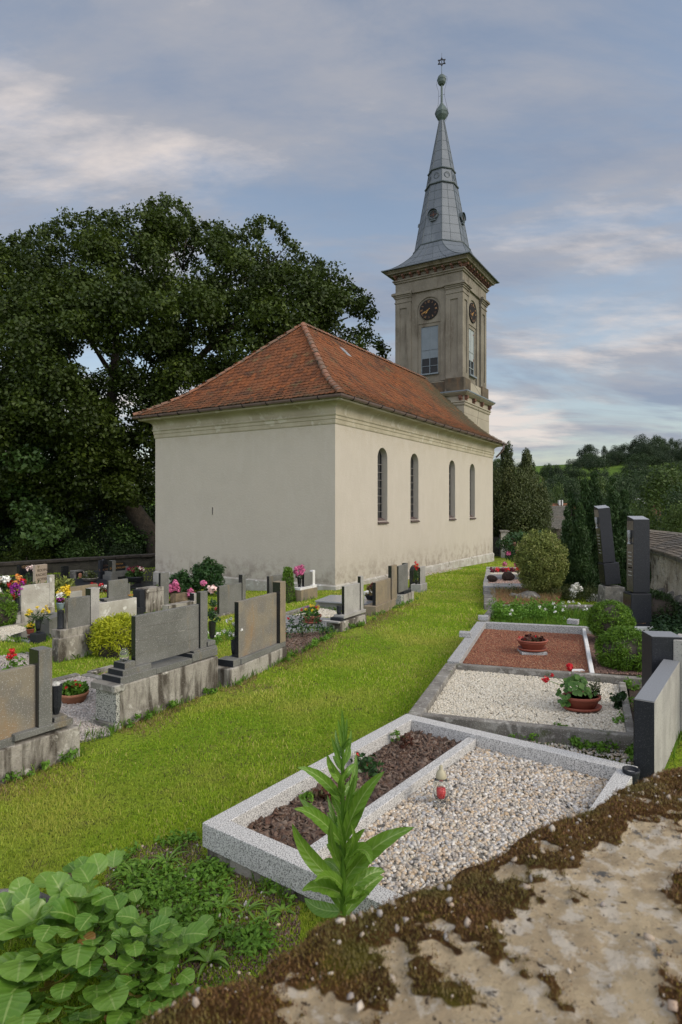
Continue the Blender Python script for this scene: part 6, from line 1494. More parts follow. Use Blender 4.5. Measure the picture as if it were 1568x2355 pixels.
# big juniper
gb = P(1372, 1365, 17.2); t = thing('juniper', 'large dark green upright juniper of many tips behind the tilted obelisk', 'juniper', gb)
mp_ = 17.2 / FP; tips = []
for (x, ytop, w) in ((1372, 1092, 26), (1345, 1110, 26), (1402, 1105, 26), (1322, 1140, 24), (1425, 1135, 24), (1306, 1165, 22), (1442, 1160, 18), (1358, 1130, 30), (1388, 1130, 30), (1296, 1200, 20), (1450, 1200, 16), (1290, 1180, 20), (1446, 1135, 16), (1292, 1250, 26), (1298, 1290, 28), (1300, 1330, 30), (1448, 1280, 20), (1335, 1180, 34), (1410, 1180, 34), (1370, 1170, 36), (1312, 1230, 30), (1440, 1235, 22)):
    X = (x - CX) * mp_; zt = H - (ytop - CY) * mp_; yo = rr.uniform(-.5, .6) - (.4 if ytop > 1150 else 0)
    for h in np.linspace(0, 1, 14):
        r = w * mp_ * (.25 + 1.0 * math.sqrt(h)); r = min(r, w * mp_ * 1.1); zc__ = zt - h * (zt - gb.z - .25)
        for _ in range(2): tips.append((X + rr.uniform(-.6, .6) * r, 17.2 + yo + rr.uniform(-.6, .6) * r, zc__, max(r * .6, .07)))
T_ = np.array(tips); cloud('foliage', T_[:, :3], np.column_stack([T_[:, 3], T_[:, 3], T_[:, 3] * 1.6]), 270, .085, .022, MT['juniper'], t, tang='up', shell=.4, clump=.5)
mb = MB()
for x in (-.7, -.35, 0, .35, .7): mb.tube([gb + Vector((x * .3, .2, -.1)), gb + Vector((x, .25, 1.0)), gb + Vector((x * .9, .2, 2.4))], [.07, .05, .01], 6)
mb.build('trunk', MT['log'], t)
gq = P(1262, 1252, 17.5); t2 = thing('juniper_branch', 'thin arching brownish juniper branches over the variegated bush', 'shrub', P(1300, 1365, 17.6))
C = [P(1310 - i * 6, 1290 - i * 5, 17.2 + .05 * i) for i in range(9)] + [P(1255 + i * 7, 1205 + i * 9, 18.5) for i in range(10)]; cloud('foliage', C, .14, 60, .10, .02, MT['conifer'], t2, tang='out', shell=.1); stems('twig', C[0], [C[8]], 'wood', t2, .01); stems('twig', C[18], [C[9]], 'wood', t2, .01)
gb = P(1208, 1292, 22.5); t = thing('peony_bush', 'leafy peony bush with pink blooms beyond the farthest grave', 'peony', gb, 'peony bushes')
C = np.array([gb]) + np.column_stack([R.uniform(-.8, .9, 46), R.uniform(-.4, .6, 46), R.uniform(.1, 1.0, 46)]); cloud('foliage', C, .22, 90, .15, .045, MT['peony'], t, shell=.2)
blooms('blossom', [P(*D3(x, y), 22) for x, y in ((818, 1195), (810, 1215), (825, 1220), (628, 1245), (562, 1440), (770, 1465), (1410, 1060))], .09, MT['fpink'], t, n=40)
# ------------------------------------------------------------------ gate, pillar, far wall
YW = 34.0
def PW(x, y): return P(*D3(x, y), YW)
gb = P(1160, 1280, YW); t = thing('gate_pillar', 'white rendered gate pillar with flat dark cap', 'pillar', gb)
MB().prism([(PW(492, 0).x, YW), (PW(622, 0).x, YW), (PW(680, 0).x, YW + .9), (PW(560, 0).x, YW + .9)], -1.2, PW(0, 835).z).build('pillar', MT['plinth'], t)
MB().prism([(PW(470, 0).x, YW - .1), (PW(640, 0).x, YW - .1), (PW(690, 0).x, YW + 1), (PW(540, 0).x, YW + 1)], PW(0, 833).z, PW(0, 812).z).build('cap', MT['kerbold'], t)
t = thing('boundary_wall', 'far graveyard wall with sloping slate cap and patchy plaster', 'wall', P(1200, 1285, YW))
mb = MB(); p0, p1, p2 = PW(622, 0), P(1222, 0, YW - 1.5), P(1300, 0, YW - 4.5)
zc1 = PW(0, 1040).z
wall_run(mb, (p0.x, p0.y + .25, 0), (p1.x, p1.y, 0), .5, zc1, 6); wall_run(mb, (p1.x, p1.y, 0), (p2.x, p2.y, 0), .5, zc1 - .05, 8); mb.build('masonry', M('patchy plaster', (.42, .38, .30), stain=(.22, .16, .09), ss=.8, st=(.52, .55), rough=.95), t)
mb = MB(); 
for (a, b) in ((Vector((p0.x, p0.y + .25, 0)), Vector((p1.x, p1.y, 0))), (Vector((p1.x, p1.y, 0)), Vector((p2.x, p2.y, 0)))):
    d = (b - a).normalized(); n_ = Vector((-d.y, d.x, 0))
    mb.add([a - n_ * .2 + Vector((0, 0, zc1)), b - n_ * .2 + Vector((0, 0, zc1 - .03)), b + n_ * .5 + Vector((0, 0, zc1 + .38)), a + n_ * .5 + Vector((0, 0, zc1 + .38)), a - n_ * .2 + Vector((0, 0, zc1 - .1)), b - n_ * .2 + Vector((0, 0, zc1 - .13))], [(0, 1, 2, 3), (4, 5, 1, 0)])
mb.build('wall_cap', MT['ridge'], t)
t = thing('iron_gate', 'black wrought iron gate between church corner and white pillar', 'gate', P(1140, 1282, YW)); mb = MB()
xs = np.linspace(PW(300, 0).x, PW(448, 0).x, 9); z0, z1 = PW(0, 1300).z, PW(0, 965).z
for x in xs: mb.tube([(x, YW, z0), (x, YW, z1 + .1)], .018, 5)
mb.build('bars', MT['iron'], t); mb = MB()
for z in (z0 + .05, z0 + .5, z1 - .02): mb.tube([(xs[0], YW, z), (xs[-1], YW, z)], .022, 5)
mb.build('rails', MT['iron'], t); MB().tube([PW(462, 1300), PW(462, 880)], .04, 6).build('gate_post', MT['iron'], t)
MB().tube([(xs[-1], YW, z1), PW(488, 985)], .03, 5).build('hinge', MT['iron'], t)
tag(MB().tube([P(*D3(788, 1190), 30), P(*D3(788, 905), 30)], .05, 8).lathe(P(*D3(786, 915), 30), [(0, .16), (.12, .0), (.08, -.06), (.0, -.08)][::-1], 4).build('iron_post', MT['iron'], at=P(*D3(788, 1250), 30)), 'rusty iron post with small diamond head before the far wall', 'post')
# right boundary wall
t = thing('boundary_wall', 'old lime rendered boundary wall with overhanging shingle cap at the right', 'wall', (8.1, 15.0, -.3))
wa = [(8.9, 20.5), (8.30, 16.3), (7.95, 14.8), (7.45, 13.2), (6.9, 11.6), (6.2, 9.9)]
mb = MB(); NS = 60
def along(tt):
    tt = tt * (len(wa) - 1); i = min(int(tt), len(wa) - 2); f_ = tt - i; return Vector((wa[i][0] * (1 - f_) + wa[i + 1][0] * f_, wa[i][1] * (1 - f_) + wa[i + 1][1] * f_, 0))
vs = []; fs = []; nz_ = 16
for i in range(NS * 2 + 1):
    p = along(i / (NS * 2)); d = (along(min(1, i / (NS * 2) + .01)) - along(max(0, i / (NS * 2) - .01))).normalized(); n_ = Vector((d.y, -d.x, 0))
    if n_.x > 0: n_ = -n_
    for j in range(nz_ + 1):
        z = -.8 + j / nz_ * 1.78; h = mnoise.noise(Vector((p.x * 1.4, p.y * 1.4, z * 1.6))) * .07 + mnoise.noise(Vector((p.x * 5, p.y * 5, z * 5))) * .03
        q_ = p + n_ * (h + (.05 if z < 0 else 0)); vs.append((q_.x, q_.y, z))
for i in range(NS * 2):
    for j in range(nz_): fs.append((i * (nz_ + 1) + j, (i + 1) * (nz_ + 1) + j, (i + 1) * (nz_ + 1) + j + 1, i * (nz_ + 1) + j + 1))
mb.add(vs, fs); mb.build('render', MT['rubble'], t, smooth=True)
mb = MB()
for row in range(9):
    i = 0; tt = 0.0
    while tt < 1:
        w = rr.uniform(.008, .02); p = along(tt); p2 = along(min(1, tt + w)); d = (p2 - p); 
        if d.length < 1e-4: break
        d.normalize(); n_ = Vector((d.y, -d.x, 0)); n_ = -n_ if n_.x < 0 else n_      # n_ points right (over the wall)
        o0 = -.16 + row * .10; zb_ = 1.0 + row * .043; j_ = rr.uniform(-.012, .012)
        A_, B_ = p + n_ * o0, p2 + n_ * o0; A2_, B2_ = p + n_ * (o0 + .16), p2 + n_ * (o0 + .16)
        mb.add([(A_.x, A_.y, zb_ + j_ + .02), (B_.x, B_.y, zb_ + j_ + .02), (B2_.x, B2_.y, zb_ + .06), (A2_.x, A2_.y, zb_ + .06), (A_.x, A_.y, zb_ + j_ - .022), (B_.x, B_.y, zb_ + j_ - .022)], [(0, 1, 2, 3), (4, 5, 1, 0)], rr.random())
        tt += w
vs = []
mb.build('shingle_cap', MT['shingle'], t)
mb = MB(); vs = []; fs = []
for i in range(21):
    p = along(i / 20); vs += [(p.x - .12, p.y, .9), (p.x - .13, p.y, .985), (p.x + .85, p.y, 1.36), (p.x + .85, p.y, -.8)]
for i in range(20):
    for j in range(3): fs.append((i * 4 + j, i * 4 + 4 + j, i * 4 + 5 + j, i * 4 + 1 + j))
mb.add(vs, fs); mb.build('wall_core', MT['greystone'], t)
for i in range(13):
    c = along(.30 + i * .035 + rr.uniform(-.005, .005)); v, f = ICO1; MB().add(v * [rr.uniform(.1, .17), rr.uniform(.12, .2), rr.uniform(.07, .12)] + np.array([c.x - .03, c.y, -.30 + (i % 3) * .17 + rr.uniform(-.03, .03)]), f.tolist()).build('exposed_stone', MT['greystone'], t, smooth=False)
iv = [(p[0], p[1]) for p in (P(1500, 1440, 11.5), P(1500, 1385, 15.5), (7.9, 15.2), (7.2, 12.6), (6.6, 11.2), (5.4, 9.0), (4.9, 9.2))]
q = np.asarray(iv); lo, hi = q.min(0), q.max(0); c = lo + R.random((900, 2)) * (hi - lo); c = c[inpoly(c[:, 0], c[:, 1], iv)]
o = cloud('ground_ivy', np.column_stack([c, gz(c[:, 0], c[:, 1]) + .08]), .2, 90, .055, .045, MT['ivy'], None, shell=.1, up=1.2); o['kind'] = 'stuff'; tag(o, 'dark ground ivy spreading below the right boundary wall', 'ivy')
# ------------------------------------------------------------------ near mossy wall
ZW = 1.65
epx = [(-250, 2700), (100, 2450), (264, 2354), (352, 2302), (440, 2262), (520, 2238), (602, 2213), (633, 2173), (690, 2143), (719, 2109), (800, 2085), (923, 2043), (1040, 1995), (1154, 1945), (1228, 1889), (1369, 1837), (1466, 1778), (1568, 1753), (1800, 1690), (2200, 1600)]
edge = [Pz(x, y, ZW) for x, y in epx]
seg = np.concatenate([[0], np.cumsum([(edge[i + 1] - edge[i]).length for i in range(len(edge) - 1)])])
ns, ntt = 520, 230
ss_ = np.linspace(0, seg[-1], ns); ex_ = np.interp(ss_, seg, [p.x for p in edge]); ey_ = np.interp(ss_, seg, [p.y for p in edge])
tt_ = np.concatenate([[-1.75, -1.4, -1.0, -.7, -.5, -.35, -.25, -.18, -.13, -.09, -.06, -.04, -.025, -.012], np.linspace(0, .46, ntt - 30) , np.linspace(.47, .7, 16)]); ntt = len(tt_)
dirx, diry = .545, -.838
Vw = np.zeros((ns, ntt, 3)); Ms = np.zeros((ns, ntt))
def wall_h(x, y, t):
    n1 = mnoise.noise(Vector((x * 7, y * 7, 3.1))); n2 = mnoise.noise(Vector((x * 19, y * 19, 7.7))); n3 = mnoise.noise(Vector((x * 60, y * 60, 1.3)))
    ms = n2 * .8 + mnoise.noise(Vector((x * 11 + 5, y * 11, 9.9))) * 1.0
    band = max(0, 1 - t / .15) * 1.3 - .12 if t > 0 else .8
    low = .20 * (1 if (x < .08 and t < .22) else 0) + (.16 if y < .64 else 0)
    m = min(1, max(0, (ms + band + low - .22 + mnoise.noise(Vector((x * 90, y * 90, 2))) * .35 + mnoise.noise(Vector((x * 42, y * 42, 6))) * .3) * 3.0))
    return n1, n2, n3, m
for i in range(ns):
    for j in range(ntt):
        t = tt_[j]
        if t >= 0: x, y, z = ex_[i] + dirx * t, ey_[i] + diry * t, ZW
        else:
            a = -t; x, y, z = ex_[i] - dirx * (.05 * min(1, a / .15)), ey_[i] - diry * (.05 * min(1, a / .15)), ZW - a
        n1, n2, n3, m = wall_h(x, y, t if t >= 0 else 0)
        z += n1 * .008 + n2 * .005 + n3 * .002 + m * .004 + (0.02 * min(t, .3) if t > 0 else 0) - (.016 * math.exp(-(t / .02) ** 2) if t >= 0 else .016 * math.exp(-t * t / .001))
        if t < 0: x += n1 * .02; y += n2 * .015
        Vw[i, j] = (x, y, z); Ms[i, j] = m
ii = (np.arange(ns - 1)[:, None] * ntt + np.arange(ntt - 1)[None]).ravel(); Fw = np.stack([ii, ii + ntt, ii + ntt + 1, ii + 1], 1)
def nearwall_mat():
    m, t, b = newmat('mossy lime mortar'); N = NB(t)
    col = N.mix(N.ramp(N.noise(14, 6, .65), .38, .62), (.52, .42, .27), (.40, .315, .20))
    col = N.mix(N.ramp(N.noise(38, 6, .6), .50, .62), col, (.58, .52, .42))
    col = N.mix(N.ramp(N.noise(40, 6, .7), .60, .66), col, (.13, .125, .115))
    col = N.mix(N.ramp(N.noise(12, 7, .7), .60, .68, 0, .8), col, (.29, .275, .24))
    col = N.mix(N.ramp(N.noise(230, 3, .6), .58, .72, 0, .6), col, (.16, .12, .075))
    col = N.mix(N.ramp(N.noise(150, 3, .6), .62, .70), col, (.50, .45, .36))
    col = N.mix(N.ramp(N.noise(95, 3, .6), .63, .70), col, (.07, .05, .035))
    mo = N.mix(N.ramp(N.noise(30, 5), .4, .6), (.055, .027, .010), (.10, .052, .016))
    mo = N.mix(N.ramp(N.noise(13, 5), .55, .68), mo, (.10, .085, .010))
    a = N.attr('moss'); col = N.mix(N.ramp(a, .35, .6), col, mo)
    N.L(col, b.inputs['Base Color']); b.inputs['Roughness'].default_value = .97; b.inputs['Specular IOR Level'].default_value = .15
    N.bump(N.noise(110, 8, .75), 1.0, .010, b); return m
nw = thing('mossy_wall', 'moss and mortar topped boundary wall in the foreground right under the camera', 'wall', (.2, .4, 0))
fast('masonry', Vw.reshape(-1, 3), Fw, nearwall_mat(), nw, None, {'moss': Ms.ravel()}, smooth=True)
# moss fibres and grit on it
keep = []; ji = R.integers(0, ns, 420000); jj = R.integers(10, ntt, 420000)
mk = Ms[ji, jj] > .08 + .75 * R.random(len(ji)); ji, jj = ji[mk], jj[mk]
# uniform per area is near enough: the grid is regular
pp = Vw[ji, jj] + R.normal(size=(len(ji), 3)) * .0016
n = len(pp); a = R.random(n) * 6.283; L_ = .0016 + .0022 * R.random(n); da = np.stack([np.cos(a), np.sin(a), 0 * a], 1); sd_ = np.stack([-np.sin(a), np.cos(a), 0 * a], 1) * .0007
tp = pp + da * (L_ * .8)[:, None] + np.array([0, 0, 1.0]) * L_[:, None]
V = np.stack([pp - sd_, pp + sd_, tp], 1).reshape(-1, 3)
fast('moss', V, np.arange(n * 3).reshape(-1, 3), MT['moss'], nw, np.repeat(R.random(n), 3))['kind'] = 'stuff'
ji = R.integers(0, ns, 6500); jj = R.integers(13, ntt, 6500); k_m = R.random(6500) < (.10 + .26 * Ms[ji, jj]); ji, jj = ji[k_m], jj[k_m]; pp = Vw[ji, jj]; n = len(pp)
bv, bf = ICO1; sc_ = (.0009 + .0048 * R.random(n) ** 4)
V = np.einsum('nij,nkj->nki', rots(n, 1), bv[None] * (1 + .28 * R.normal(size=(n, len(bv), 1))) * (sc_[:, None] * np.array([1.2, .9, .7]))[:, None, :]) + pp[:, None, :] + np.array([0, 0, .002])
F = (bf[None] + (np.arange(n) * len(bv))[:, None, None]).reshape(-1, 3)
MT['grit'] = PEB('lime grit', [(.42, .35, .26), (.30, .24, .18), (.48, .42, .34), (.22, .21, .2), (.38, .28, .2)], .9)
fast('lime_grit', V.reshape(-1, 3), F, MT['grit'], nw, np.repeat(R.random(n), len(bv)), smooth=False)['kind'] = 'stuff'
NWF = [tuple(p) for p in edge] + [(3.5, -1, 0), (-1.5, -1, 0)]
EXCL.append([(p[0] - dirx * .03, p[1] - diry * .03) for p in NWF])
# ------------------------------------------------------------------ big leaves
def bigleafmat(name, c1, c2, rib, veins=26, trans=.25, edge=None):
    m, t, b = newmat(name); N = NB(t); a = N.attr('rnd'); col = N.mix(a, c1, c2)
    lx = N.math('ABSOLUTE', N.attr('lx')); ly = N.attr('ly')
    ph = N.math('ADD', N.math('MULTIPLY', ly, float(veins)), N.math('MULTIPLY', lx, -9.0))
    vn = N.math('SINE', ph); vr = N.ramp(vn, .6, 1.0, 0, .22); col = N.mix(vr, col, rib)
    col = N.mix(N.ramp(lx, .09, .03), col, rib)
    col = N.mix(N.ramp(N.noise(30, 5), .5, .75, 0, .5), col, c2)
    if edge: col = N.mix(N.math('MULTIPLY', N.ramp(lx, .6, 1.0), N.ramp(N.noise(14, 4), .5, .62)), col, edge)
    N.L(col, b.inputs['Base Color']); b.inputs['Roughness'].default_value = .33; b.inputs['Specular IOR Level'].default_value = .5
    N.bump(vn, .2, .003, b)
    tr = N.n('ShaderNodeBsdfTranslucent'); N.L(col, tr.inputs[0]); mx = N.n('ShaderNodeMixShader'); mx.inputs[0].default_value = trans
    N.L(b.outputs[0], mx.inputs[1]); N.L(tr.outputs[0], mx.inputs[2]); N.L(mx.outputs[0], t.nodes['Material Output'].inputs[0]); return m
MT['teasel'] = bigleafmat('teasel leaves', (.10, .22, .022), (.17, .31, .035), (.30, .42, .12), 60, .35)
MT['bergenia'] = bigleafmat('bergenia leaves', (.085, .20, .020), (.17, .31, .045), (.26, .38, .10), 30, .3)
MT['bergold'] = bigleafmat('old bergenia leaves', (.20, .20, .04), (.22, .10, .03), (.35, .33, .12), 30, .2, edge=(.10, .03, .02))
def leaf(acc, b0, c0, t0, W_, up, prof, nseg=14, fold=.25, ripple=.0, rf=6, curl=0):
    b0, c0, t0, up = (np.array(q, float) for q in (b0, c0, t0, up)); vs = []; lx = []; ly = []
    for i in range(nseg + 1):
        t = i / nseg; p = (1 - t) ** 2 * b0 + 2 * t * (1 - t) * c0 + t * t * t0; d = 2 * (1 - t) * (c0 - b0) + 2 * t * (t0 - c0); d /= np.linalg.norm(d) + 1e-9
        s = np.cross(d, up); s /= np.linalg.norm(s) + 1e-9; nrm = np.cross(s, d); w = W_ * prof(t) * .5
        for k in (-1, -.66, -.33, 0, .33, .66, 1):
            rp_ = ripple * W_ * math.sin(t * rf * 6.28 + (k > 0) * 1.7) * abs(k) ** 2
            vs.append(p + s * w * k * (1 - .12 * fold * abs(k)) + nrm * (w * fold * abs(k) ** 1.5 + rp_)); lx.append(k); ly.append(t)
    base = acc['n']; m = 7
    for i in range(nseg):
        for j in range(m - 1): acc['f'].append((base + i * m + j, base + i * m + j + 1, base + (i + 1) * m + j + 1, base + (i + 1) * m + j))
    acc['v'] += vs; acc['x'] += lx; acc['y'] += ly; acc['r'] += [rr.random()] * len(vs); acc['n'] += len(vs)
def newacc(): return dict(v=[], f=[], x=[], y=[], r=[], n=0)
def leafobj(name, acc, mat, parent): return None if not acc['n'] else fast(name, acc['v'], acc['f'], mat, parent, acc['r'], {'lx': acc['x'], 'ly': acc['y']}, smooth=True)
lance = lambda t: (math.sin(math.pi * min(1, t * .93 + .07)) ** .75) * (1 - .35 * t) * 1.1 + (.25 if t < .05 else 0)
# teasel
YT = 2.62
def T(x, y, dy=0): return P(*A6(x, y), YT + dy)
tb = T(522, 722); tb = Vector((tb.x, tb.y, .02)); t = thing('teasel', 'tall green thistle like teasel with long paired leaves in front of the nearest grave', 'plant', tb)
mb = MB(); mb.tube([tb, T(520, 600), T(521, 450), T(518, 300), T(520, 180), T(522, 110)], [.014, .013, .011, .008, .006, .003], 8); mb.build('stem', MT['weed'], t, smooth=True)
acc = newacc()
for (bx, by, cx, cy, tx, ty, w, d0, d1, ux) in (
        (515, 350, 450, 260, 378, 246, .070, 0, -.10, -.3), (525, 470, 560, 330, 650, 258, .095, 0, -.06, .3), (515, 480, 440, 380, 368, 375, .085, 0, -.12, -.3), (530, 590, 610, 470, 742, 432, .115, 0, -.05, .3),
        (508, 610, 400, 530, 362, 418, .095, 0, -.06, -.4), (505, 460, 440, 400, 384, 340, .075, 0, .06, -.3), (522, 300, 480, 260, 470, 203, .055, 0, -.05, -.2), (524, 380, 560, 300, 560, 200, .05, 0, .1, .2),
        (518, 640, 450, 600, 392, 628, .10, 0, -.14, -.3), (520, 690, 440, 700, 400, 650, .09, 0, .10, -.3), (530, 640, 600, 560, 650, 568, .085, 0, .08, .3), (530, 660, 600, 640, 590, 640, .07, 0, -.2, .2),
        (520, 660, 590, 600, 545, 655, .07, 0, -.28, .2), (528, 700, 600, 590, 646, 585, .08, 0, .12, .3), (515, 560, 470, 480, 486, 400, .05, 0, -.12, -.2), (524, 560, 570, 500, 545, 420, .05, 0, -.12, .2),
        (515, 540, 500, 430, 470, 330, .05, 0, .1, -.2), (523, 420, 540, 330, 556, 270, .04, 0, -.08, .2), (518, 260, 500, 200, 483, 150, .034, 0, -.02, -.2), (521, 240, 540, 180, 545, 130, .032, 0, .04, .2),
        (520, 200, 512, 140, 503, 95, .026, 0, -.02, 0), (521, 190, 530, 140, 532, 92, .024, 0, .02, 0), (521, 180, 520, 120, 516, 66, .03, 0, -.01, 0), (520, 220, 495, 170, 497, 128, .024, 0, .05, 0), (524, 520, 600, 470, 606, 548, .085, 0, -.22, .2),
        (520, 620, 480, 560, 430, 600, .07, 0, -.25, -.2), (525, 500, 510, 430, 500, 380, .045, 0, -.2, 0), (518, 330, 510, 290, 530, 262, .05, 0, -.1, 0)):
    b, c, e_ = T(bx, by, d0), T(cx, cy, (d0 + d1) * .4), T(tx, ty, d1)
    leaf(acc, b, c, e_, w * .74, (ux * .6, -.75, .75), lance, 18, .34, .05, 5)
for i in range(22):
    f_ = i / 21; y0 = 690 - 500 * f_; sd = 1 if i % 2 else -1; L_ = (115 - 70 * f_) * rr.uniform(.7, 1.1); b = T(521, y0); leaf(acc, b, T(521 + sd * L_ * .35, y0 - L_ * .75, rr.uniform(-.06, .1)), T(521 + sd * L_ * rr.uniform(.5, .9), y0 - L_ * rr.uniform(.7, 1.3), rr.uniform(-.16, .2)), .055 - .03 * f_, (sd * .3, -.8, .6), lance, 14, .34, .05, 4)
leafobj('leaves', acc, MT['teasel'], t)
# bergenia
def BZ(x, y, z): return Pz(*A7(x, y), z)
BL = [(170, 660, 112), (300, 450, 62), (435, 530, 98), (330, 600, 78), (140, 510, 62), (505, 335, 52), (440, 390, 60), (375, 460, 45), (40, 690, 92), (410, 815, 78), (262, 790, 80), (540, 520, 55), (610, 540, 50), (662, 615, 50), (745, 660, 52), (835, 665, 50), (905, 700, 45), (632, 742, 50), (818, 800, 50), (922, 790, 62), (762, 890, 78), (862, 880, 45),
      (100, 890, 92), (215, 920, 88), (80, 1000, 92), (200, 850, 70), (582, 1050, 88), (660, 970, 60), (720, 1060, 52), (832, 970, 62), (905, 1010, 66), (400, 1090, 62), (560, 785, 45), (485, 745, 50), (705, 785, 45), (1020, 705, 62), (40, 1100, 100), (250, 1140, 70), (120, 1170, 80), (350, 700, 50), (240, 700, 60), (540, 640, 55), (330, 880, 55), (470, 880, 60), (480, 1150, 60), (620, 1150, 60), (780, 1090, 45), (700, 1150, 50), (-60, 900, 95), (-80, 1150, 100), (-90, 700, 80), (330, 1000, 60), (850, 1080, 50), (550, 1000, 60), (720, 700, 40), (450, 640, 55), (600, 860, 60), (300, 1050, 60)]
PL = [('bergenia', 'large leaved bergenia clump at the left edge of the picture', lambda x: x < 260), ('bergenia', 'bergenia clump with the biggest pale green round leaves in the middle of the bed', lambda x: 260 <= x < 600), ('bergenia', 'bergenia clump with smaller leaves nearest to the mossy wall', lambda x: x >= 600)]
rnd_ = lambda t: (max(0.0, math.sin(math.pi * min(1, t ** .85))) ** .5) * 1.04 + (.1 if t < .02 else 0)
for nm, lab, cond in PL:
    L_ = [q for q in BL if cond(q[0])]; c = BZ(sum(q[0] for q in L_) / len(L_), sum(q[1] for q in L_) / len(L_) + 60, .03); t = thing(nm, lab, 'plant', c, 'bergenia clumps')
    acc = newacc(); acc2 = newacc(); mb = MB()
    for (x, y, r_) in L_:
        for rep in range(6):
            z = rr.uniform(.19, .24) if rep == 0 else rr.uniform(.06, .19); sc = 1.02 if rep == 0 else rr.uniform(.45, .85)
            p = BZ(x, y, z) if rep == 0 else BZ(x, y, z) + Vector((rr.uniform(-.10, .10), rr.uniform(-.10, .10), 0))
            w = r_ * .44 * p.y / FP * 2.0 * sc; d = Vector((p.x - c.x + rr.uniform(-.12, .12), p.y - c.y - .12 + rr.uniform(-.12, .12), 0)); d = d.normalized() if d.length > .01 else Vector((0, -1, 0))
            el = rr.uniform(-.1, .85); dv = (d * math.cos(el) + Vector((0, 0, 1)) * math.sin(el)); 
            b = p - dv * w * .5; e_ = p + dv * w * .5 + d * w * .06; mid = p + Vector((0, 0, w * .12)) - d * w * .05
            up = Vector((-d.x * math.sin(el) - .15 * p.x, -d.y * math.sin(el) - .35, math.cos(el) + .3))
            A_ = acc2 if (rr.random() < .05 and rep) else acc
            leaf(A_, b, mid, e_, w * 1.02, up, rnd_, 12, rr.uniform(.1, .3), .025, 2)
            mb.tube([Vector((c.x + (b.x - c.x) * .8, c.y + (b.y - c.y) * .8, .01)), b], .005, 5)
    leafobj('leaves', acc, MT['bergenia'], t); leafobj('old_leaves', acc2, MT['bergold'], t)
q = G(*A7(60, 590)); v, f = ICO2; tag(MB().add(v * [.32, .12, .12] * (1 + .06 * np.sin(v * 7).sum(1, keepdims=True)) + np.array(q), f.tolist()).build('edging_stone', MT['greystone'], smooth=True, at=q), 'half hidden lichened edging stone behind the bergenia', 'stone')
# ------------------------------------------------------------------ weeds around the kerb and soil patch
sp_poly = [G(*A7(*p)) for p in ((560, 330), (760, 240), (1040, 200), (1062, 290), (1568, 520), (1568, 760), (1000, 1170), (560, 1170), (500, 700))]
sp_xy = [(p.x, p.y) for p in sp_poly]
tag(stones('bare_soil', sp_xy, lambda x, y: gz(x, y) + .002, .007, 9000, MT['bark'], flat=.5, smooth=False), 'crumbly bare soil beside the nearest grave kerb', 'soil')
tag(stones('loose_pebbles', sp_xy, lambda x, y: gz(x, y) + .006, .010, 120, MT['pebble']), 'scattered pale pebbles on the bare soil', 'pebbles')
def rosette(label, p, n, L_, w, mat='weed', group='weeds beside the nearest kerb', el=.6):
    t = thing('weed', label, 'weed', p, group); acc = newacc()
    for i in range(n):
        a = rr.uniform(0, 6.28); e_ = rr.uniform(.15, el); d = Vector((math.cos(a), math.sin(a), 0)); l = L_ * rr.uniform(.6, 1.1)
        leaf(acc, p, Vector(p) + d * l * .45 + Vector((0, 0, l * (.3 + e_ * .5))), Vector(p) + d * l + Vector((0, 0, l * e_ * .5)), w * rr.uniform(.7, 1.2), (-d.x * .2, -d.y * .2, 1), lance, 8, .3, .03, 3)
    leafobj('leaves', acc, MT['teasel'], t); return t
wl_ = [(1110, 350, 18, .15, .022, 'plantain like rosette right beside the granite kerb corner'), (1180, 400, 12, .10, .02, 'small rosette next to the kerb corner rosette'), (1000, 500, 16, .13, .02, 'narrow leaved weed halfway between bergenia and kerb'), (1160, 570, 18, .14, .018, 'spiky narrow leaved weed in the bare soil'),
       (1280, 590, 14, .13, .016, 'grassy weed in the bare soil nearest to the kerb'), (890, 480, 16, .14, .02, 'upright weed behind the smaller bergenia leaves'), (800, 470, 16, .14, .024, 'weed tuft between lawn and bergenia'), (960, 640, 18, .15, .02, 'long leaved weed right of the bergenia'), (1090, 850, 16, .12, .03, 'bright broad leaved weed near the mossy wall'),
       (1200, 720, 14, .10, .02, 'low weed in the pebbly soil'), (700, 400, 16, .16, .02, 'weed tuft behind the round bergenia leaves'), (640, 340, 14, .14, .018, 'weed tuft at the lawn edge'), (1320, 760, 14, .10, .016, 'weed next to the mossy wall edge'), (870, 330, 18, .18, .014, 'tall grass like tuft at the lawn edge'), (1400, 620, 14, .09, .02, 'weed under the teasel'), (1480, 590, 14, .1, .02, 'weed at the foot of the kerb near the teasel')]
for (x, y, n, L_, w, lab) in wl_: rosette(lab, Vector(G(*A7(x, y))) - Vector((0, 0, .005)), n, L_, w)
c = R.random((1300, 2)); q = np.asarray(sp_xy); lo, hi = q.min(0), q.max(0); c = lo + c * (hi - lo); c = c[inpoly(c[:, 0], c[:, 1], sp_xy)]
pat = np.array([mnoise.noise(Vector((x * 3.1, y * 3.1, 5))) for x, y in c]); c = c[pat > -.05]
o = cloud('low_weeds', np.column_stack([c, gz(c[:, 0], c[:, 1]) + .025]), .055, 14, .032, .016, MT['weed'], None, shell=.1, up=1.0); o['kind'] = 'stuff'; tag(o, 'low leafy weeds creeping over the bare soil', 'weeds')
EX2 = list(EXCL)
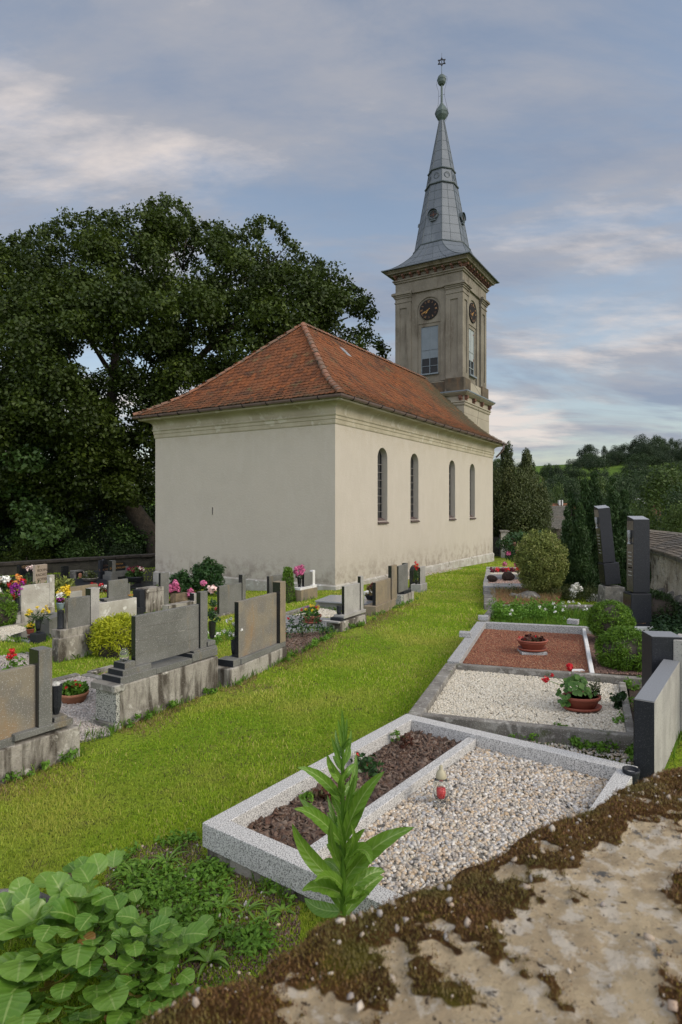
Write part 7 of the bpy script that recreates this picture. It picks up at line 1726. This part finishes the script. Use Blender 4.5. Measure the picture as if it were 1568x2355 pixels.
# ------------------------------------------------------------------ lawn
N_ = 520000
YL = np.exp(R.random(N_) * math.log(33 / 1.15)) * 1.15; XL = (-.74 + 1.3 * R.random(N_)) * YL + R.normal(size=N_) * .3
ok = np.ones(N_, bool)
for pl in EX2: 
    pl = [(p[0], p[1]) for p in pl]; lo = np.min(pl, 0); hi = np.max(pl, 0); bb = (XL > lo[0]) & (XL < hi[0]) & (YL > lo[1]) & (YL < hi[1])
    idx = np.where(bb)[0]; ins = inpoly(XL[idx], YL[idx], pl); ok[idx[ins]] = False
ins = inpoly(XL, YL, sp_xy); ok &= ~(ins & (R.random(N_) < .45))
rv = [(2.2, 4.2), (2.6, 5.3), (3.3, 8), (4.8, 12), (6.8, 20.5), (12, 20.5), (12, 3)]; ok &= ~(inpoly(XL, YL, rv) & (R.random(N_) < .6))
for a_, b_ in ((fA.p(-1, 0, 0), fB.p(0, 0, 0)), (fB.p(0, 0, 0), fC.p(0, 0, 0)), (fC.p(0, 0, 0), fD.p(0, 0, 0)), (fD.p(0, 0, 0), fE.p(.6, 0, 0))):
    ax, ay = a_[0], a_[1]; bx, by = b_[0], b_[1]; l2 = (bx - ax) ** 2 + (by - ay) ** 2; t_ = np.clip(((XL - ax) * (bx - ax) + (YL - ay) * (by - ay)) / l2, 0, 1); ds_ = np.hypot(XL - ax - t_ * (bx - ax), YL - ay - t_ * (by - ay))
    ok &= ~((ds_ < .42 + .2 * np.sin(XL * 3 + YL * 2.3)) & (R.random(N_) < .62))
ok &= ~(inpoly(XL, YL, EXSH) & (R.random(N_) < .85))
XL, YL = XL[ok], YL[ok]
ng = 300; gxx = np.linspace(-26, 20, ng); gyy = np.linspace(0, 36, ng); NG = np.array([[mnoise.noise(Vector((a * .9, b * .9, 1.5))) + .6 * mnoise.noise(Vector((a * 3.1, b * 3.1, 8.5))) for b in gyy] for a in gxx])
nn = NG[np.clip(((XL + 26) / 46 * ng).astype(int), 0, ng - 1), np.clip((YL / 36 * ng).astype(int), 0, ng - 1)]
rn = np.clip(.40 + .52 * nn + .34 * R.normal(size=len(XL)), 0, 1)
o = blades('lawn', 'mown lawn path and grass between the graves', np.column_stack([XL, YL]), .025 * (1 + YL / 24) * (1 + .35 * nn), .0042 * np.maximum(1, YL / 3.4), 'grass', gz, bend=.9, rnd=rn)
# longer grass and weeds along stones and kerbs
q = []; 
for pl in EX2[1:]:
    pl = [Vector((p[0], p[1], 0)) for p in pl]; cn = sum(pl, Vector()) / len(pl)
    for a_, b_ in zip(pl, pl[1:] + pl[:1]):
        L_ = (b_ - a_).length
        if L_ > 6: continue
        m = (a_ + b_) / 2; dens = 110 if m.y < 12 else 45
        for _ in range(int(L_ * dens)):
            s_ = rr.random(); p = a_ + (b_ - a_) * s_; o_ = (p - cn).normalized() * abs(rr.gauss(0, .035)); 
            if mnoise.noise(Vector((p.x * 2.2, p.y * 2.2, 3))) + rr.uniform(-.3, .3) > .0: q.append((p.x + o_.x, p.y + o_.y))
q = np.array(q); qk = ~inpoly(q[:, 0], q[:, 1], [(p[0], p[1]) for p in NWF])
q = q[qk]; blades('edge_grass', 'unmown grass along headstones and kerbs', q, .11, .0055 * np.maximum(1, q[:, 1] / 5), 'longgrass', gz, bend=.9)
row = [fA, fB, fC, fD, fE]; q = []
ends = [(fA.p(-1, 0, 0), fA.p(fA.u(A1(560, 0)[0]), 0, 0)), (fB.p(-.1, 0, 0), fB.p(fB.u(A1(1520, 0)[0]), 0, 0)), (fC.p(-.1, 0, 0), fC.p(fC.u(A2(1450, 0)[0]), 0, 0)), (fC.p(fC.u(A2(1450, 0)[0]), 0, 0), fD.p(0, 0, 0)), (fD.p(-.1, 0, 0), fD.p(fD.u(A3(820, 0)[0]), 0, 0)), (fD.p(fD.u(A3(820, 0)[0]), 0, 0), fE.p(0, 0, 0)), (fE.p(0, 0, 0), fE.p(fE.u(A3(1250, 0)[0]), 0, 0))]
q = []; cc = []
for a_, b_ in ends:
    a_, b_ = Vector(a_), Vector(b_); d = (b_ - a_); n_ = Vector((d.y, -d.x, 0)).normalized()
    for _ in range(int(d.length * 900)):
        p = a_ + d * rr.random() + n_ * abs(rr.gauss(.0, .24)) 
        if mnoise.noise(Vector((p.x * 1.7, p.y * 1.7, 11))) > -.12: q.append((p.x, p.y))
    for _ in range(int(d.length * 9)):
        p = a_ + d * rr.random() + n_ * rr.uniform(.01, .1)
        if mnoise.noise(Vector((p.x * 2.5, p.y * 2.5, 21))) > -.05: cc.append((p.x, p.y, gzf(p.x, p.y) + rr.uniform(.02, .09)))
q = np.array(q); blades('dry_grass', 'dry brownish grass strip along the row of headstones', q, .035, .006, 'straw', gz, bend=1.2)
o = cloud('edge_weeds', np.array(cc), .05, 26, .045, .022, MT['weed'], None, shell=.1, up=.8); o['kind'] = 'stuff'; tag(o, 'leafy weeds sprouting at the feet of the headstones', 'weeds')
# gravel drip strip along the church
a_ = [CF.p(2.2, -.06, 0), CF.p(9.5, -.06, 0), CF.p(9.5, -.5, 0), CF.p(2.2, -.55, 0)]
tag(stones('drip_gravel', a_, lambda x, y: gz(x, y) + .01, .02, 700, MT['pebble']), 'brown pebbles along the foot of the church wall', 'gravel')
# ------------------------------------------------------------------ trees
def crown_var(kind, n, mat, L):
    C = []; Rr = []
    m = {'round': 38, 'tall': 38, 'cone': 40}[kind]
    for i in range(m):
        d = unit(1)[0]; d[2] = abs(d[2]) if rr.random() < .7 else d[2]
        if kind == 'cone': h = rr.random(); r = .40 * (1 - h) ** .75 + .03; a = rr.uniform(0, 6.28); c = (math.cos(a) * r * .75, math.sin(a) * r * .75, .06 + h * .88); s = .10 + .09 * (1 - h)
        else:
            c = (d[0] * .34, d[1] * .34, (.50 if kind == 'round' else .5) + (d[2] if rr.random() < .5 else rr.uniform(-1, 1)) * .36); s = rr.uniform(.12, .19)
            if kind == 'tall': c = (d[0] * .30, d[1] * .30, .5 + d[2] * .42)
        C.append(c); Rr.append(s)
    o = cloud('crown', C, np.array(Rr), n // m, L, L * .6, MT[mat], None, shell=.45, up=.7, out=.7, clump=.55)
    me = o.data; bpy.data.objects.remove(o); return me
VAR = {}
for mat in ('hillleaf', 'hilldark', 'hilllight', 'bigleaf'):
    for kind in ('round', 'tall'): VAR[mat, kind] = crown_var(kind, 5200, mat, .036)
VAR['conifer', 'round'] = crown_var('round', 12000, 'conifer', .03)
VAR['conifer', 'cone'] = crown_var('cone', 9000, 'conifer', .03)
VAR['shrub', 'round'] = crown_var('round', 4500, 'shrub', .045)
tm = MB().tube([(0, 0, 0), (.02, 0, .3), (0, .02, .62)], [.035, .026, .01], 7).build('trunk', MT['log']); TRM = tm.data; bpy.data.objects.remove(tm)
def tree(label, px, top, wpx, Y, key, group, base=None, sink=.0, name='deciduous_tree', cat='tree', spin=None):
    X = (px - CX) / FP * Y; zt = H - (top - CY) / FP * Y; zb = (gzf(X, Y) if base is None else base) - sink; h = zt - zb; w = wpx / FP * Y
    if Y > 90 and h < .85 * w: zb = zt - .85 * w; h = zt - zb
    t = thing(name, label, cat, (X, Y, zb), group); a = rr.uniform(0, 6.28) if spin is None else spin
    c = bpy.data.objects.new('crown', VAR[key]); COL.objects.link(c); c.parent = t; c.scale = (w, w, h); c.rotation_euler = (0, 0, a)
    k = bpy.data.objects.new('trunk', TRM); COL.objects.link(k); k.parent = t; k.scale = (w * .8, w * .8, h)
    return t
def d5(x, y): return D5(x, y)
sc5 = .24854
HT = [(700, 305, 210, 235, 'hilldark', 'tall', 'ridge'), (640, 400, 170, 225, 'hilldark', 'round', 'ridge'), (850, 316, 70, 250, 'hilldark', 'tall', 'ridge'), (905, 350, 80, 255, 'hillleaf', 'round', 'ridge'), (960, 292, 120, 255, 'hilldark', 'round', 'ridge'), (1040, 280, 140, 256, 'hillleaf', 'round', 'ridge'), (1130, 262, 120, 255, 'hilldark', 'tall', 'ridge'), (1225, 190, 190, 250, 'hilldark', 'round', 'ridge'), (1330, 215, 150, 252, 'hillleaf', 'tall', 'ridge'), (1400, 250, 110, 258, 'hilldark', 'tall', 'ridge'),
      (1480, 242, 110, 262, 'hillleaf', 'tall', 'ridge'), (1560, 240, 120, 262, 'hilldark', 'round', 'ridge'), (1650, 230, 140, 262, 'hillleaf', 'round', 'ridge'), (1750, 220, 160, 262, 'hilldark', 'round', 'ridge'),
      (560, 425, 150, 212, 'hilldark', 'round', 'slope'), (780, 400, 200, 205, 'hilldark', 'round', 'slope'), (500, 500, 200, 190, 'hilldark', 'round', 'slope'), (400, 500, 170, 180, 'hilldark', 'tall', 'slope'), (320, 480, 150, 185, 'hillleaf', 'tall', 'slope'), (620, 500, 190, 185, 'hillleaf', 'round', 'slope'), (820, 520, 160, 182, 'hilldark', 'round', 'slope'), (935, 545, 140, 180, 'hilldark', 'round', 'slope'),
      (1150, 372, 210, 215, 'hillleaf', 'round', 'slope'), (1230, 300, 200, 225, 'hilldark', 'tall', 'slope'), (1290, 400, 180, 205, 'hillleaf', 'round', 'slope'), (1390, 348, 200, 205, 'hilldark', 'round', 'slope'), (1085, 452, 170, 190, 'hilldark', 'round', 'slope'), (1310, 490, 160, 170, 'hillleaf', 'round', 'slope'), (1500, 440, 180, 185, 'hillleaf', 'round', 'slope'), (1600, 430, 200, 190, 'hilldark', 'round', 'slope'), (1190, 450, 160, 185, 'hilldark', 'round', 'slope'),
      (400, 635, 210, 115, 'hilllight', 'round', 'foot'), (250, 600, 200, 125, 'hillleaf', 'round', 'foot'), (560, 598, 240, 130, 'hillleaf', 'round', 'foot'), (760, 573, 300, 125, 'hilllight', 'round', 'foot'), (900, 600, 200, 130, 'hillleaf', 'round', 'foot'), (1060, 628, 250, 122, 'hillleaf', 'round', 'foot'), (1190, 580, 160, 140, 'hillleaf', 'round', 'foot'), (1290, 620, 160, 135, 'hillleaf', 'round', 'foot'), (1200, 700, 180, 108, 'hilldark', 'round', 'foot'), (1010, 748, 180, 95, 'hilllight', 'round', 'foot'), (1100, 800, 190, 75, 'hilllight', 'round', 'foot'),
      (1350, 600, 150, 140, 'hilldark', 'round', 'foot'), (480, 740, 150, 105, 'hillleaf', 'round', 'foot'), (330, 700, 160, 110, 'hillleaf', 'round', 'foot'), (620, 700, 220, 100, 'hilldark', 'round', 'foot'), (850, 700, 220, 100, 'hillleaf', 'round', 'foot'), (1240, 868, 220, 55, 'hilllight', 'round', 'foot'), (1100, 900, 180, 50, 'hillleaf', 'round', 'foot'), (1350, 920, 190, 48, 'hilllight', 'round', 'foot'), (1180, 780, 160, 85, 'hillleaf', 'round', 'foot'), (1480, 1040, 160, 34, 'hilllight', 'round', 'foot'), (1290, 980, 160, 42, 'hillleaf', 'round', 'foot')]
DESC = {'ridge': 'standing on the hill ridge', 'slope': 'on the wooded hillside below the ridge', 'foot': 'at the foot of the hill beyond the graveyard'}; COLN = {'hillleaf': 'mid green', 'hilldark': 'dark green', 'hilllight': 'yellowish green'}; SHP = {'round': 'round', 'tall': 'tall'}
for (x, y, w, Y, mt, kd, zn) in HT:
    px, py = d5(x, y); tree('%s %s tree %s' % (COLN[mt], SHP[kd], DESC[zn]), px, py, w * sc5 * 1.15, Y, (mt, kd), '%s %s trees %s' % (COLN[mt], SHP[kd], zn), sink=1)
for i in range(46):
    x = 600 + i * 25 + rr.uniform(-10, 10); y = float(np.interp(x, [600, 700, 800, 850, 960, 1100, 1225, 1330, 1450, 1600, 1800], [430, 350, 420, 390, 330, 300, 240, 260, 290, 285, 280])) + rr.uniform(0, 90); px, py = d5(x, y); mt = rr.choice(['hillleaf', 'hilldark', 'hilldark'])
    if 1060 < py < 1085 and 1385 < px < 1450: continue
    tree('%s %s tree %s' % (COLN[mt], 'round', DESC['ridge']), px, py, rr.uniform(28, 44), rr.uniform(225, 252), (mt, 'round'), '%s %s trees ridge' % (COLN[mt], 'round'), sink=1)
k_ = 0
while k_ < 90:
    Y = rr.uniform(105, 245); X = Y * rr.uniform(.235, .80); z = gzf(X, Y); px, py = CX + X / Y * FP, CY - (z - H) / Y * FP
    hh_ = rr.uniform(5, 10); tp = py - hh_ / Y * FP
    if (1240 < px < 1325 and tp < 1082) or (1380 < px < 1450 and 1060 < tp < 1095 or 1380 < px < 1450 and py > 1062 and tp < 1090) or (px > 1530 and tp < 1062) or tp < 1052: k_ += .2; continue
    k_ += 1; mt = rr.choice(['hillleaf', 'hilldark', 'hillleaf', 'hilllight']); kd = rr.choice(['round', 'round', 'tall'])
    tree('%s %s tree %s' % (COLN[mt], SHP[kd], DESC['slope']), px, tp, hh_ * rr.uniform(.9, 1.5) / Y * FP, Y, (mt, kd), '%s %s trees slope' % (COLN[mt], SHP[kd]), sink=.5)
tree('leafy light green tree cut by the right edge above the boundary wall', 1560, 1062, 210, 38, ('hilllight', 'round'), None)
tree('second light green tree lower and nearer by the right edge', 1600, 1110, 190, 30, ('hillleaf', 'round'), None)
tree('low bright shrub rising just behind the boundary wall at the right', 1572, 1150, 100, 23, ('hilllight', 'round'), None, base=-.3)
# far left trees behind the wall
for i, (px, top, w, Y, key) in enumerate([(-60, 1020, 330, 46, 'bigleaf'), (60, 1080, 220, 42, 'shrub'), (150, 1060, 260, 52, 'bigleaf'), (250, 1120, 220, 44, 'hilldark'), (330, 1075, 240, 50, 'bigleaf'), (110, 1180, 190, 38, 'shrub'), (230, 1200, 170, 37, 'hilldark'), (320, 1195, 170, 37, 'shrub'), (20, 1190, 200, 36, 'hilldark'), (-120, 1150, 260, 36, 'bigleaf'), (400, 1150, 200, 40, 'shrub'), (180, 1235, 120, 34, 'shrub'), (60, 1240, 130, 33, 'bigleaf'), (290, 1245, 110, 35, 'hilldark')]):
    tree(['dark understory tree behind the low graveyard wall', 'leafy shrub behind the low graveyard wall', 'shadowy deep green bush behind the low graveyard wall'][('bigleaf', 'shrub', 'hilldark').index(key)], px, top, w, Y, (key, 'round'), 'understory %s behind the low wall' % key, name='understory_tree', base=-2.2)
for i, (px, top, w, Y) in enumerate([(1165, 1012, 78, 37.5), (1212, 1026, 84, 38.6)]):
    t = tree(['left and taller pointed arborvitae beside the church', 'right pointed arborvitae with brownish tip beside the barn'][i], px, top, w * 1.25, Y, ('conifer', 'cone'), 'arborvitae pair beside the gate', name='arborvitae', base=-1.2)
for i, (px, top, w, Y) in enumerate([(1155, 1058, 80, 37.0), (1190, 1072, 96, 37), (1224, 1080, 84, 38), (1180, 1120, 130, 36.6), (1226, 1130, 84, 37.2)]):
    tree(['left low arborvitae stem partly behind the church', 'middle arborvitae below the two pointed tips', 'right arborvitae filling up the group', 'dense lowest arborvitae in front of the group', 'rounded arborvitae nearest to the barn roof'][i], px, top, w * 1.1, Y, ('conifer', 'round'), 'arborvitae group by the gate', name='arborvitae', base=-1.2)
# the big tree
OUT_ = [(-260, 640), (-120, 560), (0, 560), (60, 545), (150, 505), (205, 492), (290, 492), (345, 470), (385, 458), (420, 480), (440, 505), (500, 518), (560, 540), (600, 505), (628, 505), (650, 540), (690, 590), (735, 605), (770, 625), (800, 655), (845, 690), (850, 720), (835, 760), (880, 800), (880, 835), (800, 850), (640, 900), (500, 940), (400, 1000), (370, 1080), (350, 1150), (300, 1200), (200, 1215), (90, 1215), (-60, 1230), (-260, 1200)]
YB = 37.0; mpb = YB / FP
t = thing('broadleaf_tree', 'huge dark broadleaf tree towering behind the church roof at the left', 'tree', P(372, 1290, YB), 'large graveyard trees')
C = []; Rr = []
tries = 0
while len(C) < 760 and tries < 60000:
    tries += 1; x, y = rr.uniform(-260, 890), rr.uniform(455, 1250)
    if not inpoly(np.array([x]), np.array([y]), OUT_)[0]: continue
    de = min(math.hypot(x - a, y - b) for a, b in [(OUT_[i][0] * (1 - s) + OUT_[(i + 1) % len(OUT_)][0] * s, OUT_[i][1] * (1 - s) + OUT_[(i + 1) % len(OUT_)][1] * s) for i in range(len(OUT_)) for s in (0, .25, .5, .75)])
    if de < 14: continue
    hd = min(1, de / 230) ** .5 * 7.5
    yy = YB + rr.choice((-1, 1)) * hd * rr.uniform(.45, 1) if rr.random() < .75 else YB + rr.uniform(-1, 1) * hd
    r = min(rr.uniform(.75, 1.45), max(.42, (de - 4) * mpb))
    # small windows of sky are left open
    if mnoise.noise(Vector((x * .012, y * .014, 2))) > .20 and de > 50 and y < 1080 and rr.random() < .85: continue
    C.append(P(x, y, yy)); Rr.append(r)
Rr = np.array(Rr); cloud('crown', C, np.column_stack([Rr, Rr, Rr * .72]), (Rr ** 2 * 330).astype(int) + 40, .21, .14, MT['bigleaf'], t, shell=.25, up=.7, out=.5, clump=.5)
# ragged sprigs along the outline
sp_ = []
for i in range(24):
    a_, b_ = OUT_[i], OUT_[i + 1]
    for s in np.linspace(0, 1, max(2, int(math.hypot(b_[0] - a_[0], b_[1] - a_[1]) / 10))): sp_.append(P(a_[0] + (b_[0] - a_[0]) * s + rr.uniform(-5, 5), a_[1] + (b_[1] - a_[1]) * s + rr.uniform(-6, 14), YB + rr.uniform(-1.5, 1.5)))
cloud('outer_sprigs', sp_, np.array([rr.uniform(.25, .65) for _ in sp_]), 60, .21, .13, MT['bigleaf'], t, shell=.1, up=.4, clump=.3)
mb = MB()
def limb(pts, r0, r1, n=9): 
    m = len(pts); mb.tube([P(x, y, YB + d) for (x, y, d) in pts], list(np.linspace(r0, r1, m)), n)
limb([(375, 1330, -1), (352, 1235, -.8), (318, 1190, -.6), (285, 1140, -.3), (258, 1090, 0), (245, 1030, .2)], .62, .42)
limb([(245, 1040, .2), (252, 960, .3), (262, 860, .3), (268, 760, .2), (262, 660, 0)], .40, .12); limb([(262, 1090, 0), (225, 1040, .4), (185, 1075, 1), (120, 1060, 1.5), (40, 1070, 2)], .2, .06)
limb([(380, 1100, 0), (385, 980, .2), (390, 880, .3), (420, 790, .1), (450, 700, 0), (500, 620, 0)], .42, .10); limb([(420, 800, 0), (380, 720, .5), (330, 650, .6), (300, 580, .4)], .18, .05)
limb([(390, 900, .3), (470, 810, .2), (560, 730, 0), (640, 660, 0), (690, 620, 0)], .24, .05); limb([(480, 800, .2), (600, 780, 0), (720, 760, -.2), (800, 730, 0)], .16, .04); limb([(540, 740, 0), (560, 650, 0), (600, 570, 0)], .12, .03)
limb([(250, 980, .3), (180, 880, .5), (120, 780, .8), (60, 700, 1)], .2, .05); limb([(262, 870, .3), (200, 770, .2), (170, 680, 0), (160, 600, 0)], .16, .04); limb([(385, 1000, .2), (320, 900, 1), (290, 820, 1.4)], .16, .05)
limb([(375, 1330, -1), (385, 1180, -.4), (382, 1090, 0)], .5, .42); limb([(500, 860, 0), (560, 800, .8), (640, 800, .8), (740, 810, .5)], .12, .03)
for (x, y) in ((330, 560), (420, 560), (520, 600), (200, 620), (100, 650), (620, 620), (700, 680), (350, 700), (480, 720), (150, 820), (90, 900), (200, 960), (330, 820), (60, 780), (580, 700), (440, 860), (0, 680), (0, 860)):
    for _ in range(3): limb([(x, y + 60, rr.uniform(-2, 2)), (x + rr.uniform(-30, 30), y + 10, rr.uniform(-3, 3)), (x + rr.uniform(-60, 60), y - rr.uniform(20, 60), rr.uniform(-4, 4))], .07, .02, 5)
mb.build('trunk', MT['log'], t, smooth=True)
t = thing('broadleaf_tree', 'second broadleaf tree with drooping crown cut by the left edge', 'tree', P(-30, 1300, 33), 'large graveyard trees')
C = [P(rr.uniform(-330, 150), rr.uniform(900, 1235), rr.uniform(30, 36)) for _ in range(70)]; Rr = np.array([rr.uniform(.7, 1.3) for _ in C]); cloud('crown', C, np.column_stack([Rr, Rr, Rr * .7]), (Rr ** 2 * 210).astype(int), .25, .15, MT['shrub'], t, shell=.3, up=.6)
MB().tube([P(-30, 1330, 33), P(-40, 1150, 33), P(-60, 900, 34)], [.3, .25, .1], 8).build('trunk', MT['log'], t)
# ------------------------------------------------------------------ village
def house(label, quad_roof, wall_z, Y, name='barn', mat='shingle'): pass
YH = 47; 
def Q(x, y, Y=YH): return P(*A4(x, y), Y)
t = thing('barn', 'old wooden barn with grey shingle roof below the hill', 'barn', (Q(640, 880).x, YH + 2, -6))
r0, r1 = Q(585, 668, YH + 3.2), Q(790, 668, YH + 6); e0, e1 = Q(495, 838), Q(640, 842, YH + 1.2)
e1 = e0 + (r1 - r0).normalized() * (r1 - r0).length * .62; e1.z = e0.z
up_ = r0 - e0
mb = MB(); n_ = Vector((0, 0, .09))
dd0 = (r1 - r0)
rows = 15
for i in range(rows):
    s0, s1 = i / rows, (i + 1.15) / rows; A0, B0 = e0 + up_ * s0, e0 + up_ * s0 + dd0
    k = 0.0
    while k < 1:
        w = rr.uniform(.012, .022); l0 = A0 + dd0 * k; l1 = A0 + dd0 * min(1, k + w); u_ = up_ * (s1 - s0); z_ = Vector((0, -.02, .06 + rr.uniform(0, .03)))
        mb.add([l0 + z_, l1 + z_, l1 + u_, l0 + u_, l0 + z_ - Vector((0, 0, .06)), l1 + z_ - Vector((0, 0, .06))], [(0, 1, 2, 3), (4, 5, 1, 0)], rr.random()); k += w
mb.build('roof', MT['barnroof'], t)
mb = MB(); gd = Vector((dd0.x, dd0.y, 0)).normalized(); back = Vector((-gd.y, gd.x, 0)) * ((r0 - e0).xy.length) * 2; 
b0 = e0 + gd * .5 + Vector((.2, .5, 0)); b1 = e0 + dd0 + Vector((0, .5, 0)); mb.extr([(b0.x, b0.y, -7), (b1.x, b1.y, -7), (b1.x, b1.y, e0.z - .05), (b0.x, b0.y, e0.z - .05)], back * .9)
mb.build('wall', MT['wood'], t)
mb = MB(); mb.add([r0, r1, r1 + (r1 - (e0 + dd0)) * Vector((1, 1, -1)).z * 0 + back * .5 - Vector((0, 0, 2)), r0 + back * .5 - Vector((0, 0, 2))], [(0, 1, 2, 3)]); mb.build('rear_roof', MT['barnroof'], t)
t = thing('house', 'house with red tiled roof ridge and white chimneys behind the barn', 'house', (Q(680, 700, 56).x, 56, -6))
a_, b_, c_, d_ = Q(612, 668, 56), Q(800, 668, 56), Q(800, 647, 58), Q(612, 649, 58); mb = MB(); mb.add([a_ - Vector((0, 0, 1.2)) - Vector((0, 1.5, 0)), b_ - Vector((0, 0, 1.2)) - Vector((0, 1.5, 0)), c_, d_], [(0, 1, 2, 3)]); mb.add([c_, d_, d_ + Vector((0, 4, -2.5)), c_ + Vector((0, 4, -2.5))], [(0, 1, 2, 3)]); rf = mb.build('roof', MT['tile'], t)
for x in (701, 709): 
    p_ = Q(x, 625, 57.5); MB().prism([(p_.x - .12, p_.y), (p_.x + .12, p_.y), (p_.x + .12, p_.y + .4), (p_.x - .12, p_.y + .4)], p_.z - 1.6, p_.z).build('chimney', MT['white'], rf)
MB().prism([(a_.x + .3, 56), (b_.x, 56), (b_.x, 61), (a_.x + .3, 61)], -7, a_.z - 1.1).build('wall', MT['plinth'], t)
YK = 88
def Q7(x, y): return P(*D7(x, y), YK)
t = thing('house', 'small brick gabled house among trees at the right', 'house', (Q7(1010, 300).x, YK, -8)); mb = MB(); g = [Q7(925, 310), Q7(1008, 205), Q7(1065, 300)]
g = [(g[0].x, YK, g[0].z), (g[1].x, YK, g[1].z), (g[2].x, YK, g[2].z), (g[2].x, YK, -8), (g[0].x, YK, -8)]; mb.extr(g, (3, 6, 0)); mb.build('wall', MT['bracket'], t)
mb = MB(); a_, b_, c_ = Vector(g[0]), Vector(g[1]), Vector(g[2]); dpt = Vector((3.2, 6.2, 0)); o_ = Vector((-.1, -.15, .12))
mb.add([a_ + o_ + Vector((-.4, 0, -.4)), b_ + o_ + Vector((0, 0, .05)), b_ + dpt + o_, a_ + dpt + o_ + Vector((-.4, 0, -.4))], [(0, 1, 2, 3)]); mb.add([b_ + o_ + Vector((0, 0, .05)), c_ + o_ + Vector((.5, 0, -.4)), c_ + dpt + o_ + Vector((.5, 0, -.4)), b_ + dpt + o_], [(0, 1, 2, 3)]); mb.build('roof', MT['ridge'], t)
MB().prism([(Q7(1000, 0).x - .15, YK - .05), (Q7(1000, 0).x + .15, YK - .05), (Q7(1000, 0).x + .15, YK - .01), (Q7(1000, 0).x - .15, YK - .01)], Q7(0, 285).z, Q7(0, 255).z).build('window', MT['glass'], t)
for i, (x, y, s) in enumerate(((725, 172, .5), (770, 170, .45), (820, 215, .7), (845, 232, .5))):
    p_ = P(*D7(x, y), 110); v, f = ICO1; tag(MB().add(v * [s, s, s * .5] + np.array(p_), f.tolist()).build('white_tarp', MT['white'], at=p_), ['leftmost small white heap on the far meadow', 'second small white heap on the far meadow', 'largest white heap on the far meadow', 'lowest white heap on the far meadow'][i], 'heap')

# ------------------------------------------------------------------ look-alikes are told apart by their place
ORD = ['', 'first', 'second', 'third', 'fourth', 'fifth', 'sixth', 'seventh', 'eighth', 'ninth', 'tenth', 'eleventh', 'twelfth', 'thirteenth', 'fourteenth', 'fifteenth', 'sixteenth', 'seventeenth', 'eighteenth', 'nineteenth']
def ordn(n):
    if n < 20: return ORD[n]
    t_ = ['', '', 'twent', 'thirt', 'fort', 'fift'][n // 10]; return t_ + 'ieth' if n % 10 == 0 else t_ + 'y-' + ORD[n % 10]
by = {}
for o in S.objects:
    if 'label' in o and o.parent is None: by.setdefault(o['label'], []).append(o)
for l, os_ in by.items():
    if len(os_) > 1:
        os_.sort(key=lambda o: o.location.x / max(.5, o.location.y))
        for i, o in enumerate(os_): o['label'] = '%s, %s from left' % (l, ordn(i + 1))
for o in S.objects:
    for k_ in ('_w', 'fr'):
        if k_ in o: del o[k_]
